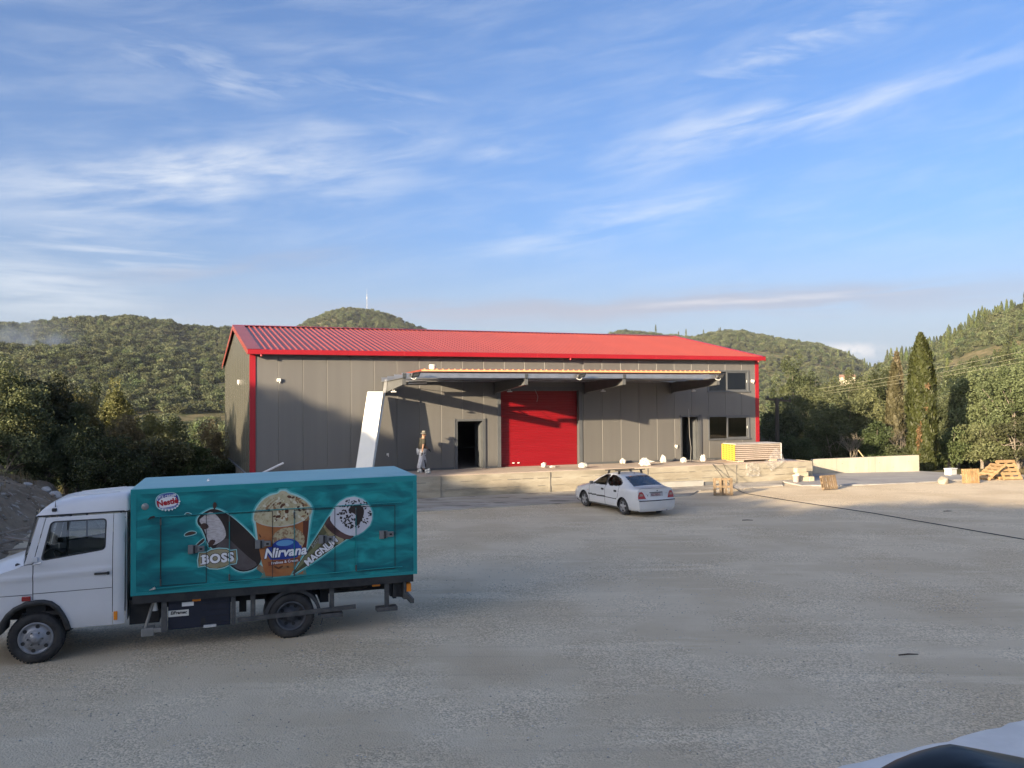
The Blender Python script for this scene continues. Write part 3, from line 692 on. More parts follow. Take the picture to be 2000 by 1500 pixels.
# ------------------------------------------------------------------ ice-cream truck (local: x rearwards, y away from viewer, z up)
TA=R(18.98)
TK=empty('refrigerated_truck',(-7.43,12.47,0.0),TA,'white cab truck with a teal ice cream box body covered in printed adverts','truck')
WHITE=M('white_truck_paint',(0.60,0.60,0.61),(0.64,0.64,0.65),scale=0.8,rough=0.28,coat=0.25,bump=0.0,col3=(0.54,0.53,0.50),scale3=1.3,c3=(0.58,0.8))
BLK=M('black_plastic',(0.018,0.019,0.02),(0.03,0.03,0.03),scale=6,rough=0.55,bump=0.0006,bscale=60)
RUB=M('tyre_rubber',(0.018,0.018,0.019),(0.038,0.036,0.034),scale=5,rough=0.85,bump=0.002,bscale=30,col3=(0.09,0.085,0.075),scale3=2,c3=(0.55,0.8))
CHAS=M('chassis_black',(0.012,0.013,0.015),(0.03,0.029,0.028),scale=4,rough=0.7)
NAVY=M('navy_unit_paint',(0.007,0.010,0.022),(0.010,0.013,0.028),scale=3,rough=0.5)
STL=M('worn_grey_steel',(0.065,0.066,0.066),(0.10,0.10,0.098),scale=9,rough=0.55,metal=0.3)
RIMS=M('painted_silver_rim',(0.24,0.245,0.26),(0.30,0.305,0.32),scale=6,rough=0.45,metal=0.4,col3=(0.16,0.15,0.14),scale3=5,c3=(0.55,0.75))
RIMG=M('dull_grey_rim',(0.065,0.07,0.08),(0.10,0.105,0.115),scale=6,rough=0.55,metal=0.3)
AMB=M('amber_lens',(0.75,0.24,0.02),rough=0.25); REDL=M('red_lens',(0.28,0.02,0.02),rough=0.2,coat=0.3)
CABG=glassmat('cab_glass',(0.55,0.60,0.60),0.10,0.02)
CABIN=M('cab_interior_dark',(0.035,0.033,0.032),rough=0.8)
# --- cab side skin
def bow(x,z):
    y=0.02
    if z>1.55: y+=0.13*((z-1.55)/0.75)**1.25
    y-=0.024*math.exp(-((z-1.36-0.05*(x-0.3))/0.035)**2)*(1 if x<1.05 else 0.3)
    if z<0.75: y+=0.05*((0.75-z)/0.3)**2
    if x<-0.35: y+=0.22*((-0.35-x)/0.75)**2
    if x>1.12: y+=0.55*(x-1.12)**2*4
    return y
W=1.96
ARCH=[(-0.50,0.55),(-0.47,0.70),(-0.40,0.81),(-0.30,0.90),(-0.16,0.965),(0.0,0.99),(0.12,0.988),(0.23,0.955),(0.33,0.87),(0.41,0.74),(0.465,0.61),(0.49,0.50)]
def rounded(pl,r,n=5):
    out=[];k=len(pl)
    for i in range(k):
        p=Vector(pl[i]);a=Vector(pl[i-1]);b=Vector(pl[(i+1)%k])
        da=(a-p).normalized();db=(b-p).normalized(); rr=min(r,(a-p).length*.45,(b-p).length*.45)
        p0=p+da*rr;p1=p+db*rr
        for j in range(n+1):
            t=j/n; q=p0*(1-t)**2+p*2*t*(1-t)+p1*t*t; out.append((q.x,q.y))
    return out
WIN=rounded([(0.185,2.185),(0.985,2.195),(0.978,1.705),(0.062,1.585)],0.07)
DOOR=[(0.122,2.245),(-0.030,1.56),(-0.030,0.995)]+[p for p in ARCH if p[0]>0.01]+[(1.076,0.50),(1.076,2.262)]
FEND=[(-0.042,1.545),(-0.16,1.535),(-0.30,1.485),(-0.475,1.43),(-0.75,1.33),(-0.98,1.20),(-1.06,1.05),(-1.08,0.80),(-1.05,0.62),(-0.90,0.56)]+[p for p in ARCH if p[0]<0.01]+[(-0.042,0.99)]
BPIL=[(1.086,0.50),(1.25,0.50),(1.255,2.27),(1.086,2.262)]
APIL=[(0.112,2.25),(-0.04,1.56),(-0.16,1.545),(-0.135,1.62),(0.02,2.25)]
def skin(name,outl,holes,mat,parent,side,step=0.04):
    fn=(lambda a,b:(a,bow(a,b),b)) if side==0 else (lambda a,b:(a,W-bow(a,b),b))
    return cdt_panel(outl,holes,step,fn,0.05).build(name,mat,parent,fix=False)
cab=MB()
CAB=None
for side in (0,1):
    fo=skin('front_wing',FEND,[],WHITE,TK,side)
    dr=skin('cab_door',DOOR,[WIN],WHITE,TK,side)
    skin('rear_pillar',BPIL,[],WHITE,TK,side)
    skin('windscreen_pillar',APIL,[],WHITE,TK,side)
    s=1 if side==0 else -1; off=(lambda y:y) if side==0 else (lambda y:W-y)
    # window gasket, pane, quarter-light bar
    inner=rounded([(0.205,2.165),(0.965,2.175),(0.958,1.725),(0.092,1.612)],0.06)
    g=cdt_panel([(p[0],p[1]) for p in WIN],[inner],None,lambda a,b:(a,off(bow(a,b)-0.003),b)); g.build('window_gasket',BLK,dr,fix=False)
    pn=cdt_panel(WIN,[],0.15,lambda a,b:(a,off(bow(a,b)+0.015),b)); pn.build('side_window',CABG,dr,fix=False)
    mb=MB(); mb.bar((0.42,off(bow(.42,1.9)+.02),1.63),(0.43,off(bow(.43,2.1)+.03),2.18),0.03,0.03,(0,1,0)); mb.build('window_bar',BLK,dr)
    # handle
    mb=MB(); yh=bow(0.93,1.335)
    mb.bbox(0.82,1.035,min(off(yh-.028),off(yh-.004)),max(off(yh-.028),off(yh-.004)),1.318,1.352,0.008); mb.bbox(1.0,1.04,min(off(yh-.034),off(yh-.004)),max(off(yh-.034),off(yh-.004)),1.312,1.36,0.008); mb.build('door_handle',BLK,dr)
    # swage lines: body crease and lower seam
    mb=MB()
    mb.tube([(x,off(bow(x,1.09)-0.0015),1.088+0.012*(x+.03)/1.2) for x in np.linspace(-0.03,1.07,9)],0.0045,5); mb.build('panel_seam',CHAS,dr)
    mb=MB(); mb.tube([(x,off(bow(x,1.08)-0.0015),1.078) for x in np.linspace(-1.0,-0.05,9)],0.0045,5); mb.build('panel_seam',CHAS,fo)
    # black wheel-arch trim
    mb=MB(); pts=[(-0.55,0.50)]+ARCH
    for i in range(len(pts)-1):
        a,b=pts[i],pts[i+1]; ca=Vector((0.0,0.39))
        def ins(p): 
            v=Vector(p)-ca; v=v*(1-0.075/v.length); return (ca.x+v.x,ca.y+v.y)
        ai,bi=ins(a),ins(b)
        ya,yb=bow(*a)-0.035,bow(*b)-0.035
        o0=[(a[0],off(ya+.03),a[1]),(b[0],off(yb+.03),b[1]),(b[0],off(yb),b[1]-.004),(a[0],off(ya),a[1]-.004),(ai[0],off(ya),ai[1]),(bi[0],off(yb),bi[1]),(ai[0],off(ya+.35),ai[1]),(bi[0],off(yb+.35),bi[1])]
        mb.add(o0,[(0,1,2,3),(3,2,5,4),(4,5,7,6)],True)
    mb.build('wheel_arch_trim',BLK,fo,fix=False)
    mb=MB(); y=bow(-0.10,1.02); mb.bbox(-0.185,-0.062,min(off(y-.03),off(y)),max(off(y-.03),off(y)),0.985,1.06,0.01); mb.build('side_repeater',REDL if side==0 else AMB,fo)
    mb=MB(); y=bow(1.125,0.65); mb.bbox(1.098,1.155,min(off(y-.02),off(y)),max(off(y-.02),off(y)),0.575,0.715,0.008); mb.build('side_marker',AMB,TK)
    # wing mirror with arm
    mb=MB(); yb=bow(0.0,1.58); mb.tube([(0.02,off(yb),1.58),(-0.02,off(yb-.06),1.55),(0.10,off(yb-.09),1.58)],0.012,6); mb.bbox(-0.06,0.03,min(off(yb-.03),off(yb+.01)),max(off(yb-.03),off(yb+.01)),1.575,1.66,0.012); mb.build('mirror_bracket',WHITE if side==0 else BLK,dr)
    if side==1:
        mb=MB(); mb.bbox(0.02,0.08,W+0.10,W+0.32,1.62,1.98,0.02); mm=mb.build('wing_mirror',BLK,dr)
        mb=MB(); mb.add([(0.082,W+.12,1.64),(0.082,W+.30,1.64),(0.082,W+.30,1.96),(0.082,W+.12,1.96)],[(0,1,2,3)]); mb.build('mirror_glass',M('mirror_silver',(0.9,0.9,0.9),rough=0.03,metal=1.0),mm)
# rain gutter line and rounded roof
for side in (0,1):
    off=(lambda y:y) if side==0 else (lambda y:W-y)
    mb=MB(); mb.tube([(x,off(bow(min(x,1.1),2.27)+.0),2.272+0.018*x) for x in np.linspace(0.0,1.24,10)],0.012,6); mb.build('rain_gutter',BLK,TK)
def roofh(x):
    return float(np.interp(x,[-0.03,0.03,0.12,0.22,0.30,0.45,0.7,1.0,1.18,1.26,1.30,1.325],[0.0,0.085,0.165,0.215,0.235,0.255,0.275,0.29,0.30,0.29,0.24,0.0]))
def roofpt(u,v):
    x=-0.03+1.355*u; s=2*v-1; e=(1-abs(s)**5.0)**(1/2.6) if abs(s)<1 else 0
    y0=0.148; y=y0+(W-2*y0)*v
    y=y-(0.02 if False else 0)
    return (x+0.04*(1-abs(s)**2)*(0.5-u)*-1*(1 if u<0.5 else 0.4),y,2.275+0.018*x+0.92*roofh(x)*e)
mb=MB(); mb.grid(roofpt,44,36); ro=mb.build('cab_roof',WHITE,TK,fix=False)
mb=MB()
for y in (0.55,0.98,1.4):
    mb.tube([(x,y,roofpt((x+.03)/1.355,(y-.148)/(W-.296))[2]+0.0) for x in np.linspace(0.42,1.12,8)],0.012,5)
mb.build('roof_rib',WHITE,ro)
z0=roofpt(0.24/1.355,0.03)[2]
mb=MB(); mb.bbox(0.19,0.26,0.155,0.215,2.33,2.385,0.012); mb.tube([(0.235,0.2,2.38),(0.237,0.2,2.50)],[0.008,0.003],6); mb.build('aerial',BLK,ro)
# windscreen, bonnet, front
def wsp(u,v): 
    s=2*v-1; y=0.05+(W-.10)*v; top=Vector((0.0,0,2.29));bot=Vector((-0.17,0,1.55))
    p=bot.lerp(top,u); return (p.x-0.14*(1-s*s),y+ (0.10*u)*(-s),p.z)
mb=MB(); mb.grid(wsp,6,14); mb.build('windscreen',CABG,TK,fix=False)
def hood(u,v):
    s=2*v-1; x=-0.16-0.90*u; zz=float(np.interp(x,[-1.06,-0.98,-0.75,-0.475,-0.30,-0.16],[1.06,1.20,1.33,1.43,1.485,1.54])); yb=bow(x,1.2)
    return (x-0.10*(1-s*s)*(1-u*0.2),yb+(W-2*yb)*v,zz+0.10*(1-abs(s)**2.5)-0.002)
mb=MB(); mb.grid(hood,16,20); mb.build('bonnet',WHITE,TK,fix=False)
mb=MB(); mb.box(-0.30,-0.17,0.12,W-.12,1.50,1.545); mb.build('wiper_cowl',BLK,TK)
mb=MB(); mb.bbox(-1.17,-1.0,0.24,W-.24,0.62,1.08,0.03); gr=mb.build('front_panel',WHITE,TK)
mb=MB()
for i in range(5): mb.box(-1.185,-1.165,0.55,W-.55,0.74+i*.06,0.775+i*.06)
mb.build('grille',BLK,gr)
for y in (0.30,W-.52):
    mb=MB(); mb.bbox(-1.19,-1.1,y,y+.22,0.80,1.0,0.02); mb.build('headlight',M('headlight_lens',(0.6,0.62,0.64),rough=0.1),gr)
mb=MB(); mb.bbox(-1.24,-0.98,0.06,W-.06,0.42,0.66,0.04); mb.bbox(-1.1,-0.52,0.05,0.12,0.47,0.62,0.02); mb.bbox(-1.1,-0.52,W-.12,W-.05,0.47,0.62,0.02); mb.build('front_bumper',BLK,TK)
# cab back, floor, seats, steering wheel, dashboard
mb=MB(); mb.box(1.255,1.275,0.16,W-.16,0.52,2.27); mb.build('cab_back',WHITE,TK)
mb=MB(); mb.box(-0.2,1.25,0.10,W-.10,0.72,0.78); mb.box(-0.15,0.12,0.12,W-.12,0.78,1.48); mb.box(1.2,1.25,0.16,W-.16,0.8,2.2); mb.build('cab_interior',CABIN,TK)
for y in (0.28,0.95,1.4):
    mb=MB(); mb.bbox(0.55,1.05,y,y+.42,1.0,1.18,0.05); mb.bbox(0.98,1.15,y,y+.42,1.15,1.75,0.05); mb.bbox(1.02,1.13,y+.1,y+.32,1.76,1.92,0.04); mb.build('seat',CABIN,TK)
mb=MB(); c=Vector((0.30,0.48,1.52)); ax=Vector((0.75,0,0.66)); e1=Vector((0,1,0)); e2=ax.cross(e1).normalized()
mb.tube([c+(e1*math.cos(t)+e2*math.sin(t))*0.2 for t in np.linspace(0,2*math.pi,25)],0.014,6,False); mb.tube([c-e1*.2,c+e1*.2],0.012,6); mb.tube([c,c-ax.normalized()*0.3],0.02,6); mb.build('steering_wheel',BLK,TK)
# --- wheels
def wheel(name,cx,cy,r,w,rr,mat,front,sgn=1):
    t=empty(name,(cx,cy,r)); t.parent=TK
    s=sgn
    pr=[(rr,0.02),(rr+.02,0.0),(r*0.80,-0.012),(r*0.93,0.0),(r-.012,0.022),(r,0.05),(r,w-.05),(r-.012,w-.02),(r*.9,w),(rr,w-.02)]
    mb=MB(); mb.lathe([(a,b*s) for a,b in pr],44,'Y',closed=True)
    mb.build('tyre',RUB,t)
    mb=MB()
    for i in range(44):   # tread blocks
        a=2*math.pi*i/44
        for yy in (0.05,w*.5,w-.05):
            a2=a+(0.07 if yy==w*.5 else 0)
            c=Vector((math.cos(a2)*(r+.001),yy*s,math.sin(a2)*(r+.001))); rad=Vector((math.cos(a2),0,math.sin(a2))); tn=Vector((-math.sin(a2),0,math.cos(a2)))
            mb.obox(c,tn*0.018,(0,0.025,0),rad*0.005)
    mb.build('tread',RUB,t)
    mb=MB()
    if front: prr=[(rr+.004,0.015),(rr-.012,0.0),(rr-.03,0.02),(rr*.80,0.035),(rr*.62,0.0),(rr*.5,-0.012),(rr*.30,-0.012),(rr*.28,-0.03),(rr*.12,-0.045),(0.0001,-0.045)]
    else: prr=[(rr+.004,0.015),(rr-.01,0.0),(rr-.03,0.02),(rr*.88,0.10),(rr*.75,0.13),(rr*.42,0.12),(rr*.40,0.07),(rr*.2,0.06),(0.0001,0.055)]
    mb.lathe([(a,b*s) for a,b in prr],40,'Y'); rim=mb.build('rim',mat,t)
    mb=MB()
    for i in range(6 if front else 8):
        a=2*math.pi*(i+.35)/(6 if front else 8); rc=rr*(.76 if front else .66)
        mb.lathe([(0.0001,0),(0.03,0)],14,'Y',(math.cos(a)*rc,(0.005 if front else 0.112)*s,math.sin(a)*rc))
    mb.build('rim_hole',CHAS,rim)
    mb=MB()
    for i in range(6 if front else 8):
        a=2*math.pi*i/(6 if front else 8); rc=rr*(.42 if front else .32)
        mb.lathe([(0.0001,-0.022),(0.012,-0.022),(0.012,0.0)],8,'Y',(math.cos(a)*rc,((-0.012) if front else 0.065)*s,math.sin(a)*rc))
    mb.build('wheel_nut',STL if front else RIMG,rim)
    return t
wheel('front_wheel',0.0,0.03,0.39,0.22,0.245,RIMS,True)
wheel('front_wheel',0.0,W-.03,0.39,0.22,0.245,RIMS,True,-1)
wheel('rear_wheel',3.84,0.00,0.385,0.21,0.245,RIMG,False)
wheel('rear_wheel',3.84,0.25,0.385,0.21,0.245,RIMG,False)
wheel('rear_wheel',3.84,W-.0,0.385,0.21,0.245,RIMG,False,-1)
wheel('rear_wheel',3.84,W-.25,0.385,0.21,0.245,RIMG,False,-1)
# --- chassis
mb=MB(); mb.box(-0.9,5.85,0.58,0.66,0.58,0.80); mb.box(-0.9,5.85,W-.66,W-.58,0.58,0.80); 
for x in (0.5,1.7,3.0,4.6,5.7): mb.box(x,x+.08,0.6,W-.6,0.62,0.76)
mb.box(3.74,3.94,0.2,W-.2,0.30,0.46); mb.box(-0.06,0.06,0.2,W-.2,0.30,0.42); mb.box(1.3,1.75,0.25,1.7,0.42,0.82)
mb.box(3.0,3.12,0.45,1.2,0.42,0.8); mb.box(4.35,4.5,0.3,1.0,0.5,0.82)
mb.build('chassis',CHAS,TK)
mb=MB(); mb.lathe([(0.0001,-.1),(0.34,-.1),(0.37,-.06),(0.37,.06),(0.34,.1),(0.0001,.1)],28,'Z',(4.93,0.75,0.74)); mb.build('spare_wheel',RUB,TK)
mb=MB(); mb.bbox(1.90,2.86,0.03,0.75,0.33,0.81,0.012)
UNIT=mb.build('cooling_unit',NAVY,TK)
mb=MB(); 
for z in (0.40,0.50,0.60,0.70): mb.box(2.42,2.85,0.024,0.032,z,z+.006)
mb.box(2.40,2.47,0.026,0.032,0.36,0.48)
mb.build('unit_vent',CHAS,UNIT)
mb=MB(); mb.box(1.905,2.215,0.020,0.028,0.545,0.645); mb.build('maker_plate',M('aged_white_plate',(0.62,0.61,0.55)),UNIT)
mb=MB(); mb.box(2.11,2.29,0.020,0.028,0.70,0.765); mb.build('white_label',M('white_label',(0.78,0.78,0.76)),UNIT)
mb=MB(); mb.bbox(2.44,2.64,-.01,0.06,0.325,0.365,0.006); mb.build('unit_step',M('grey_step',(0.5,0.5,0.48)),UNIT)
mb=MB(); mb.bbox(2.27,2.40,-0.02,0.02,0.775,0.82,0.006); mb.build('side_marker',AMB,TK); mb=MB(); mb.bbox(5.22,5.36,-0.02,0.02,0.775,0.82,0.006); mb.build('side_marker',AMB,TK)
mb=MB(); mb.box(1.80,1.885,-.005,0.05,0.31,0.83); mb.build('unit_post',STL,TK); mb=MB(); mb.box(2.872,2.945,-.005,0.05,0.33,0.85); mb.build('unit_post',STL,TK)
mb=MB(); mb.bbox(1.50,1.69,-.01,0.20,0.27,0.40,0.01); mb.bbox(1.69,1.80,-.012,0.10,0.32,0.39,0.01); mb.tube([(1.56,0.05,0.40),(1.68,0.05,0.82)],0.025,8); mb.build('stabiliser_foot',M('light_grey_casting',(0.24,0.235,0.215),(0.18,0.175,0.16),rough=0.7),TK)
mb=MB(); mb.tube([(1.70,0.08,0.66),(1.70,0.08,0.80)],[0.05,0.03],10); mb.build('filter_bowl',M('glass_bowl',(0.5,0.5,0.48),rough=0.2),TK)
mb=MB(); mb.bar((2.97,-0.01,0.40),(4.93,-0.01,0.455),0.03,0.075); sb=mb.build('side_guard_bar',STL,TK)
for x,zb in ((3.22,0.43),(4.525,0.45),(5.485,0.39)): 
    mb=MB(); mb.box(x-.04,x+.04,0.025,0.06,zb,0.87); mb.build('side_guard_post',STL,TK)
for x,z in ((4.34,0.30),(5.30,0.32)):
    mb=MB(); mb.bbox(x,x+.37,-.02,0.16,z,z+.075,0.008); mb.build('step_plate',STL,TK)
mb=MB()   # rear mudguard
for i in range(16):
    a0=math.pi*(0.98-0.062*i);a1=math.pi*(0.98-0.062*(i+1)); r1=0.475
    p=lambda a,y:(3.87+math.cos(a)*r1,y,0.37+math.sin(a)*r1)
    mb.add([p(a0,0.0),p(a1,0.0),p(a1,0.5),p(a0,0.5)],[(0,1,2,3)],True)
    q=lambda a,rq:(3.87+math.cos(a)*rq,0.0,0.37+math.sin(a)*rq)
    mb.add([q(a0,r1),q(a1,r1),q(a1,r1-.06),q(a0,r1-.06)],[(0,1,2,3)])
mb.tube([(4.345,0.02,0.36),(4.36,0.02,0.28),(4.33,0.02,0.18)],0.012,6)
mb.build('mudguard',M('faded_black_mudguard',(0.035,0.037,0.04),rough=0.6),TK)
mb=MB(); mb.box(5.60,5.66,0.05,0.4,0.52,0.86); mb.prism([(5.50,0.86),(5.50,0.62),(5.56,0.55),(5.78,0.52),(5.78,0.86)],0.10,0.13); mb.build('tail_bracket',CHAS,TK)
mb=MB(); mb.box(5.78,5.83,0.0,0.30,0.50,0.86); mb.build('tail_frame',STL,TK)
mb=MB(); mb.bbox(5.835,5.92,0.0,0.14,0.63,0.78,0.01); mb.build('tail_lamp',AMB,TK); mb=MB(); mb.bbox(5.835,5.92,W-.14,W,0.63,0.78,0.01); mb.build('tail_lamp',AMB,TK)
mb=MB(); mb.bar((5.80,0.02,0.60),(5.95,0.02,0.46),0.06,0.06); mb.box(5.90,5.97,0.0,W,0.42,0.50); mb.build('rear_underrun_bar',STL,TK)
# --- teal insulated box
def teal():
    m=bpy.data.materials.new('teal_printed_panel'); m.use_nodes=True; nt=m.node_tree; b=nt.nodes['Principled BSDF']; L=nt.links.new
    tc=nt.nodes.new('ShaderNodeTexCoord'); mp=nt.nodes.new('ShaderNodeMapping'); mp.inputs['Scale'].default_value=(0.9,1,2.6); mp.inputs['Rotation'].default_value=(0,R(10),0); L(tc.outputs['Object'],mp.inputs[0])
    n=nt.nodes.new('ShaderNodeTexNoise'); n.inputs['Scale'].default_value=1.7; n.inputs['Detail'].default_value=4; n.inputs['Roughness'].default_value=0.5; n.inputs['Distortion'].default_value=0.6; L(mp.outputs[0],n.inputs['Vector'])
    cr=nt.nodes.new('ShaderNodeValToRGB'); L(n.outputs[0],cr.inputs[0])
    e=cr.color_ramp.elements; e[0].position=0.32; e[0].color=(0.004,0.10,0.125,1); e[1].position=0.66; e[1].color=(0.014,0.30,0.30,1); q=e.new(0.5); q.color=(0.006,0.175,0.19,1)
    L(cr.outputs[0],b.inputs['Base Color']); b.inputs['Roughness'].default_value=0.38; b.inputs['Specular IOR Level'].default_value=0.4; return m
TEAL=teal(); TEALR=M('skylit_teal_roof',(0.20,0.42,0.46),(0.23,0.45,0.48),scale=1.2,rough=0.55,col3=(0.17,0.37,0.41),scale3=0.6)  # roof is a paler teal: sky light on the box top painted in
TEALE=M('teal_edge_profile',(0.01,0.22,0.24),(0.012,0.25,0.26),scale=3,rough=0.35)
BX0,BX1,BY0,BY1,BZ0,BZ1=1.36,6.005,-0.08,1.98,0.955,2.685
BX=empty('cargo_box',(0,0,0)); BX.parent=TK
mb=MB(); mb.box(BX0,BX1,BY0,BY1,BZ0,2.645); mb.build('box_body',TEAL,BX)
mb=MB(); mb.add([(BX0-.004,BY0-.004,2.655),(BX1+.004,BY0-.004,2.715),(BX1+.004,BY1+.004,2.715),(BX0-.004,BY1+.004,2.655),(BX0+.03,BY0+.04,2.668),(BX1-.03,BY0+.04,2.728),(BX1-.03,BY1-.04,2.728),(BX0+.03,BY1-.04,2.668)],[(0,1,5,4),(1,2,6,5),(2,3,7,6),(3,0,4,7),(4,5,6,7)]); mb.build('box_roof',TEALR,BX)
mb=MB(); mb.lathe([(0.03,0),(0.02,0.03),(0.0001,0.05)],10,'Z',(2.5,0.55,2.69)); mb.build('roof_rivet',M('white_plastic',(0.75,0.74,0.7)),BX)
mb=MB()
mb.prism([(BX0-.006,2.655),(BX1+.006,2.715),(BX1+.006,2.615),(BX0-.006,2.575)],BY0-.007,BY0-.001); mb.box(BX0-.006,BX0+.075,BY0-.006,BY0-.001,BZ0,2.57); mb.box(BX1-.06,BX1+.006,BY0-.006,BY0-.001,BZ0,2.605); mb.box(BX0+.076,BX1-.061,BY0-.006,BY0-.001,BZ0,BZ0+.05)
mb.build('edge_profile',TEALE,BX)
mb=MB(); mb.box(BX0+.02,BX1-.06,BY0+.01,BY1-.01,0.82,0.952); mb.build('sub_frame',CHAS,BX)
mb=MB(); mb.lathe([(0.0001,-.012),(0.05,-.012),(0.055,0.0)],20,'Y',(1.565,BY0-.002,2.374)); mb.build('round_marker',M('dull_clear_lens',(0.22,0.24,0.235),rough=0.3),BX)
DOORS=[(1.80,2.487),(2.845,3.53),(3.885,4.565),(4.925,5.61)]
YD=BY0-0.004
for x0,x1 in DOORS:
    mb=MB(); mb.box(x0,x1,YD-.004,YD,1.09,2.20); d=mb.build('hatch',TEAL,BX)
    mb=MB(); y0=YD-.0235;y1=YD-.022; w=.005
    mb.box(x0-w,x0+w,y0,y1,1.085,2.205); mb.box(x1-w,x1+w,y0,y1,1.085,2.205); mb.box(x0+w,x1-w,y0,y1,1.085,1.093); mb.box(x0+w,x1-w,y0,y1,2.197,2.205)
    mb.build('hatch_gasket',CHAS,d)
    mb=MB(); xh=x0
    mb.tube([(xh,YD-.03,1.09),(xh,YD-.03,2.19)],0.009 if x0<2 else 0.006,6); mb.build('hinge_rod',CHAS if x0<2 else TEALE,d)
    mb=MB(); mb.tube([(xh,YD-.034,1.09),(xh,YD-.034,1.20)],0.013,6); mb.tube([(xh,YD-.034,2.07),(xh,YD-.034,2.17)],0.013,6); mb.build('hinge',STL,d)
    xc=x1-0.153; zc=1.645+0.016*(x1-2.487)
    mb=MB(); mb.bbox(xc-.125,xc-.045,YD-.05,YD-.02,zc-.07,zc+.075,0.006); mb.bbox(xc+.02,xc+.125,YD-.05,YD-.02,zc-.04,zc+.05,0.006); mb.box(xc-.046,xc+.021,YD-.028,YD-.021,zc-.06,zc+.07); lt=mb.build('latch',M('zinc_latch',(0.16,0.165,0.165),(0.2,0.2,0.2),rough=0.5,metal=0.3),d)
    mb=MB(); mb.bbox(xc-.04,xc-.015,YD-.056,YD-.029,zc-.065,zc+.06,0.004); mb.bbox(xc+.05,xc+.095,YD-.056,YD-.051,zc-.015,zc+.02,0.002); mb.build('latch_slot',CHAS,lt)
mb=MB(); mb.tube([(1.63,YD-.03,2.205),(5.73,YD-.03,2.25)],0.008,6); mb.tube([(1.65,YD-.03,1.055),(5.74,YD-.03,1.112)],0.009,6); mb.build('drip_rail',TEALE,BX)
mb=MB(); mb.prism([(1.60,2.16),(1.72,2.20),(1.70,2.225),(1.64,2.21)],YD-.05,YD-.01); mb.build('rail_hook',CHAS,BX)
mb=MB(); mb.prism([(1.63,1.035),(1.73,1.05),(1.71,1.085)],YD-.05,YD-.01); mb.build('rail_hook',M('bare_steel',(0.5,0.5,0.48),rough=0.4,metal=0.5),BX)
# --- printed artwork on the box side (flat print, thin layers)
AY=YD-.0055
_lay=[0]
def art(name,poly,mat,lay,parent=None,holes=(),seg=None):
    y=AY-0.0011*lay
    return cdt_panel(poly,holes,None,lambda a,b:(a,y,b),seg).build(name,mat,parent or BX,fix=False)
def art_many(name,polys,mat,lay,parent):
    mb=MB(); y=AY-0.0011*lay
    for i,pl in enumerate(polys):
        mb.add([(p[0],y-0.0002*(i%4),p[1]) for p in pl],[tuple(range(len(pl)))])
    return mb.build(name,mat,parent,fix=False)
def offset_poly(pl,dist):
    out=[];n=len(pl)
    ar=sum(pl[i][0]*pl[(i+1)%n][1]-pl[(i+1)%n][0]*pl[i][1] for i in range(n)); sg=1 if ar>0 else -1
    for i in range(n):
        a=Vector(pl[i-1]);p=Vector(pl[i]);b=Vector(pl[(i+1)%n])
        t1=(p-a).normalized();t2=(b-p).normalized(); n1=Vector((t1.y,-t1.x))*sg;n2=Vector((t2.y,-t2.x))*sg
        m=(n1+n2); m=m.normalized() if m.length>1e-3 else n1
        out.append(tuple(p+m*dist))
    return out
def smooth(pl,it=2):
    for _ in range(it):
        q=[]
        for i in range(len(pl)):
            a,b=pl[i],pl[(i+1)%len(pl)]; q+=[(a[0]*.75+b[0]*.25,a[1]*.75+b[1]*.25),(a[0]*.25+b[0]*.75,a[1]*.25+b[1]*.75)]
        pl=q
    return pl
def text(txt,size,loc,mat,parent,lay,rot=0,shear=0,bold=0.0,sx=1.0,space=1.0):
    cu=bpy.data.curves.new('t','FONT'); cu.body=txt; cu.size=size; cu.align_x='CENTER'; cu.align_y='CENTER'; cu.shear=shear; cu.offset=bold; cu.space_character=space; cu.resolution_u=3
    ob=bpy.data.objects.new('t',cu); COL.objects.link(ob); bpy.context.view_layer.update()
    me=bpy.data.meshes.new_from_object(ob.evaluated_get(bpy.context.evaluated_depsgraph_get())); bpy.data.objects.remove(ob)
    c,s=math.cos(rot),math.sin(rot)
    for v in me.vertices:
        x,y=v.co.x*sx,v.co.y; v.co=(loc[0]+x*c-y*s,AY-0.0011*lay,loc[1]+x*s+y*c)
    me.materials.clear(); return mobj('lettering',me,mat,parent)
HALO1=M('print_glow_teal',(0.05,0.36,0.37),rough=0.4); HALO2=M('print_glow_pale',(0.32,0.58,0.57),rough=0.4)
CHOC=M('print_dark_chocolate',(0.018,0.012,0.010),(0.028,0.018,0.015),scale=3,rough=0.4); CHOCL=M('print_chocolate_sheen',(0.10,0.085,0.085),(0.07,0.055,0.055),scale=4,rough=0.4); CHIP=M('print_chocolate_chip',(0.055,0.028,0.02),rough=0.4)
VAN=M('print_vanilla',(0.50,0.47,0.47),(0.38,0.34,0.33),scale=22,rough=0.4,stretch=(0.5,1,2),contrast=(0.42,0.6)); 
PRINTW=M('print_white',(0.72,0.72,0.74),rough=0.4); BLUE=M('print_blue',(0.012,0.03,0.22),(0.03,0.08,0.38),scale=3,rough=0.4); PRED=M('print_red',(0.36,0.012,0.02),rough=0.4); LBLUE=M('print_sky_blue',(0.10,0.28,0.50),rough=0.4)
GOLD=M('print_gold',(0.22,0.17,0.075),(0.34,0.29,0.17),scale=6,rough=0.4); DKB=M('print_dark_brown',(0.03,0.015,0.012),rough=0.4)
def ell(cx,cz,a,b,rot=0,n=36,p=2.0):
    r=[]
    for i in range(n):
        t=2*math.pi*i/n; c,s=math.cos(t),math.sin(t); x=a*math.copysign(abs(c)**(2/p),c); z=b*math.copysign(abs(s)**(2/p),s)
        r.append((cx+x*math.cos(rot)-z*math.sin(rot),cz+x*math.sin(rot)+z*math.cos(rot)))
    return r
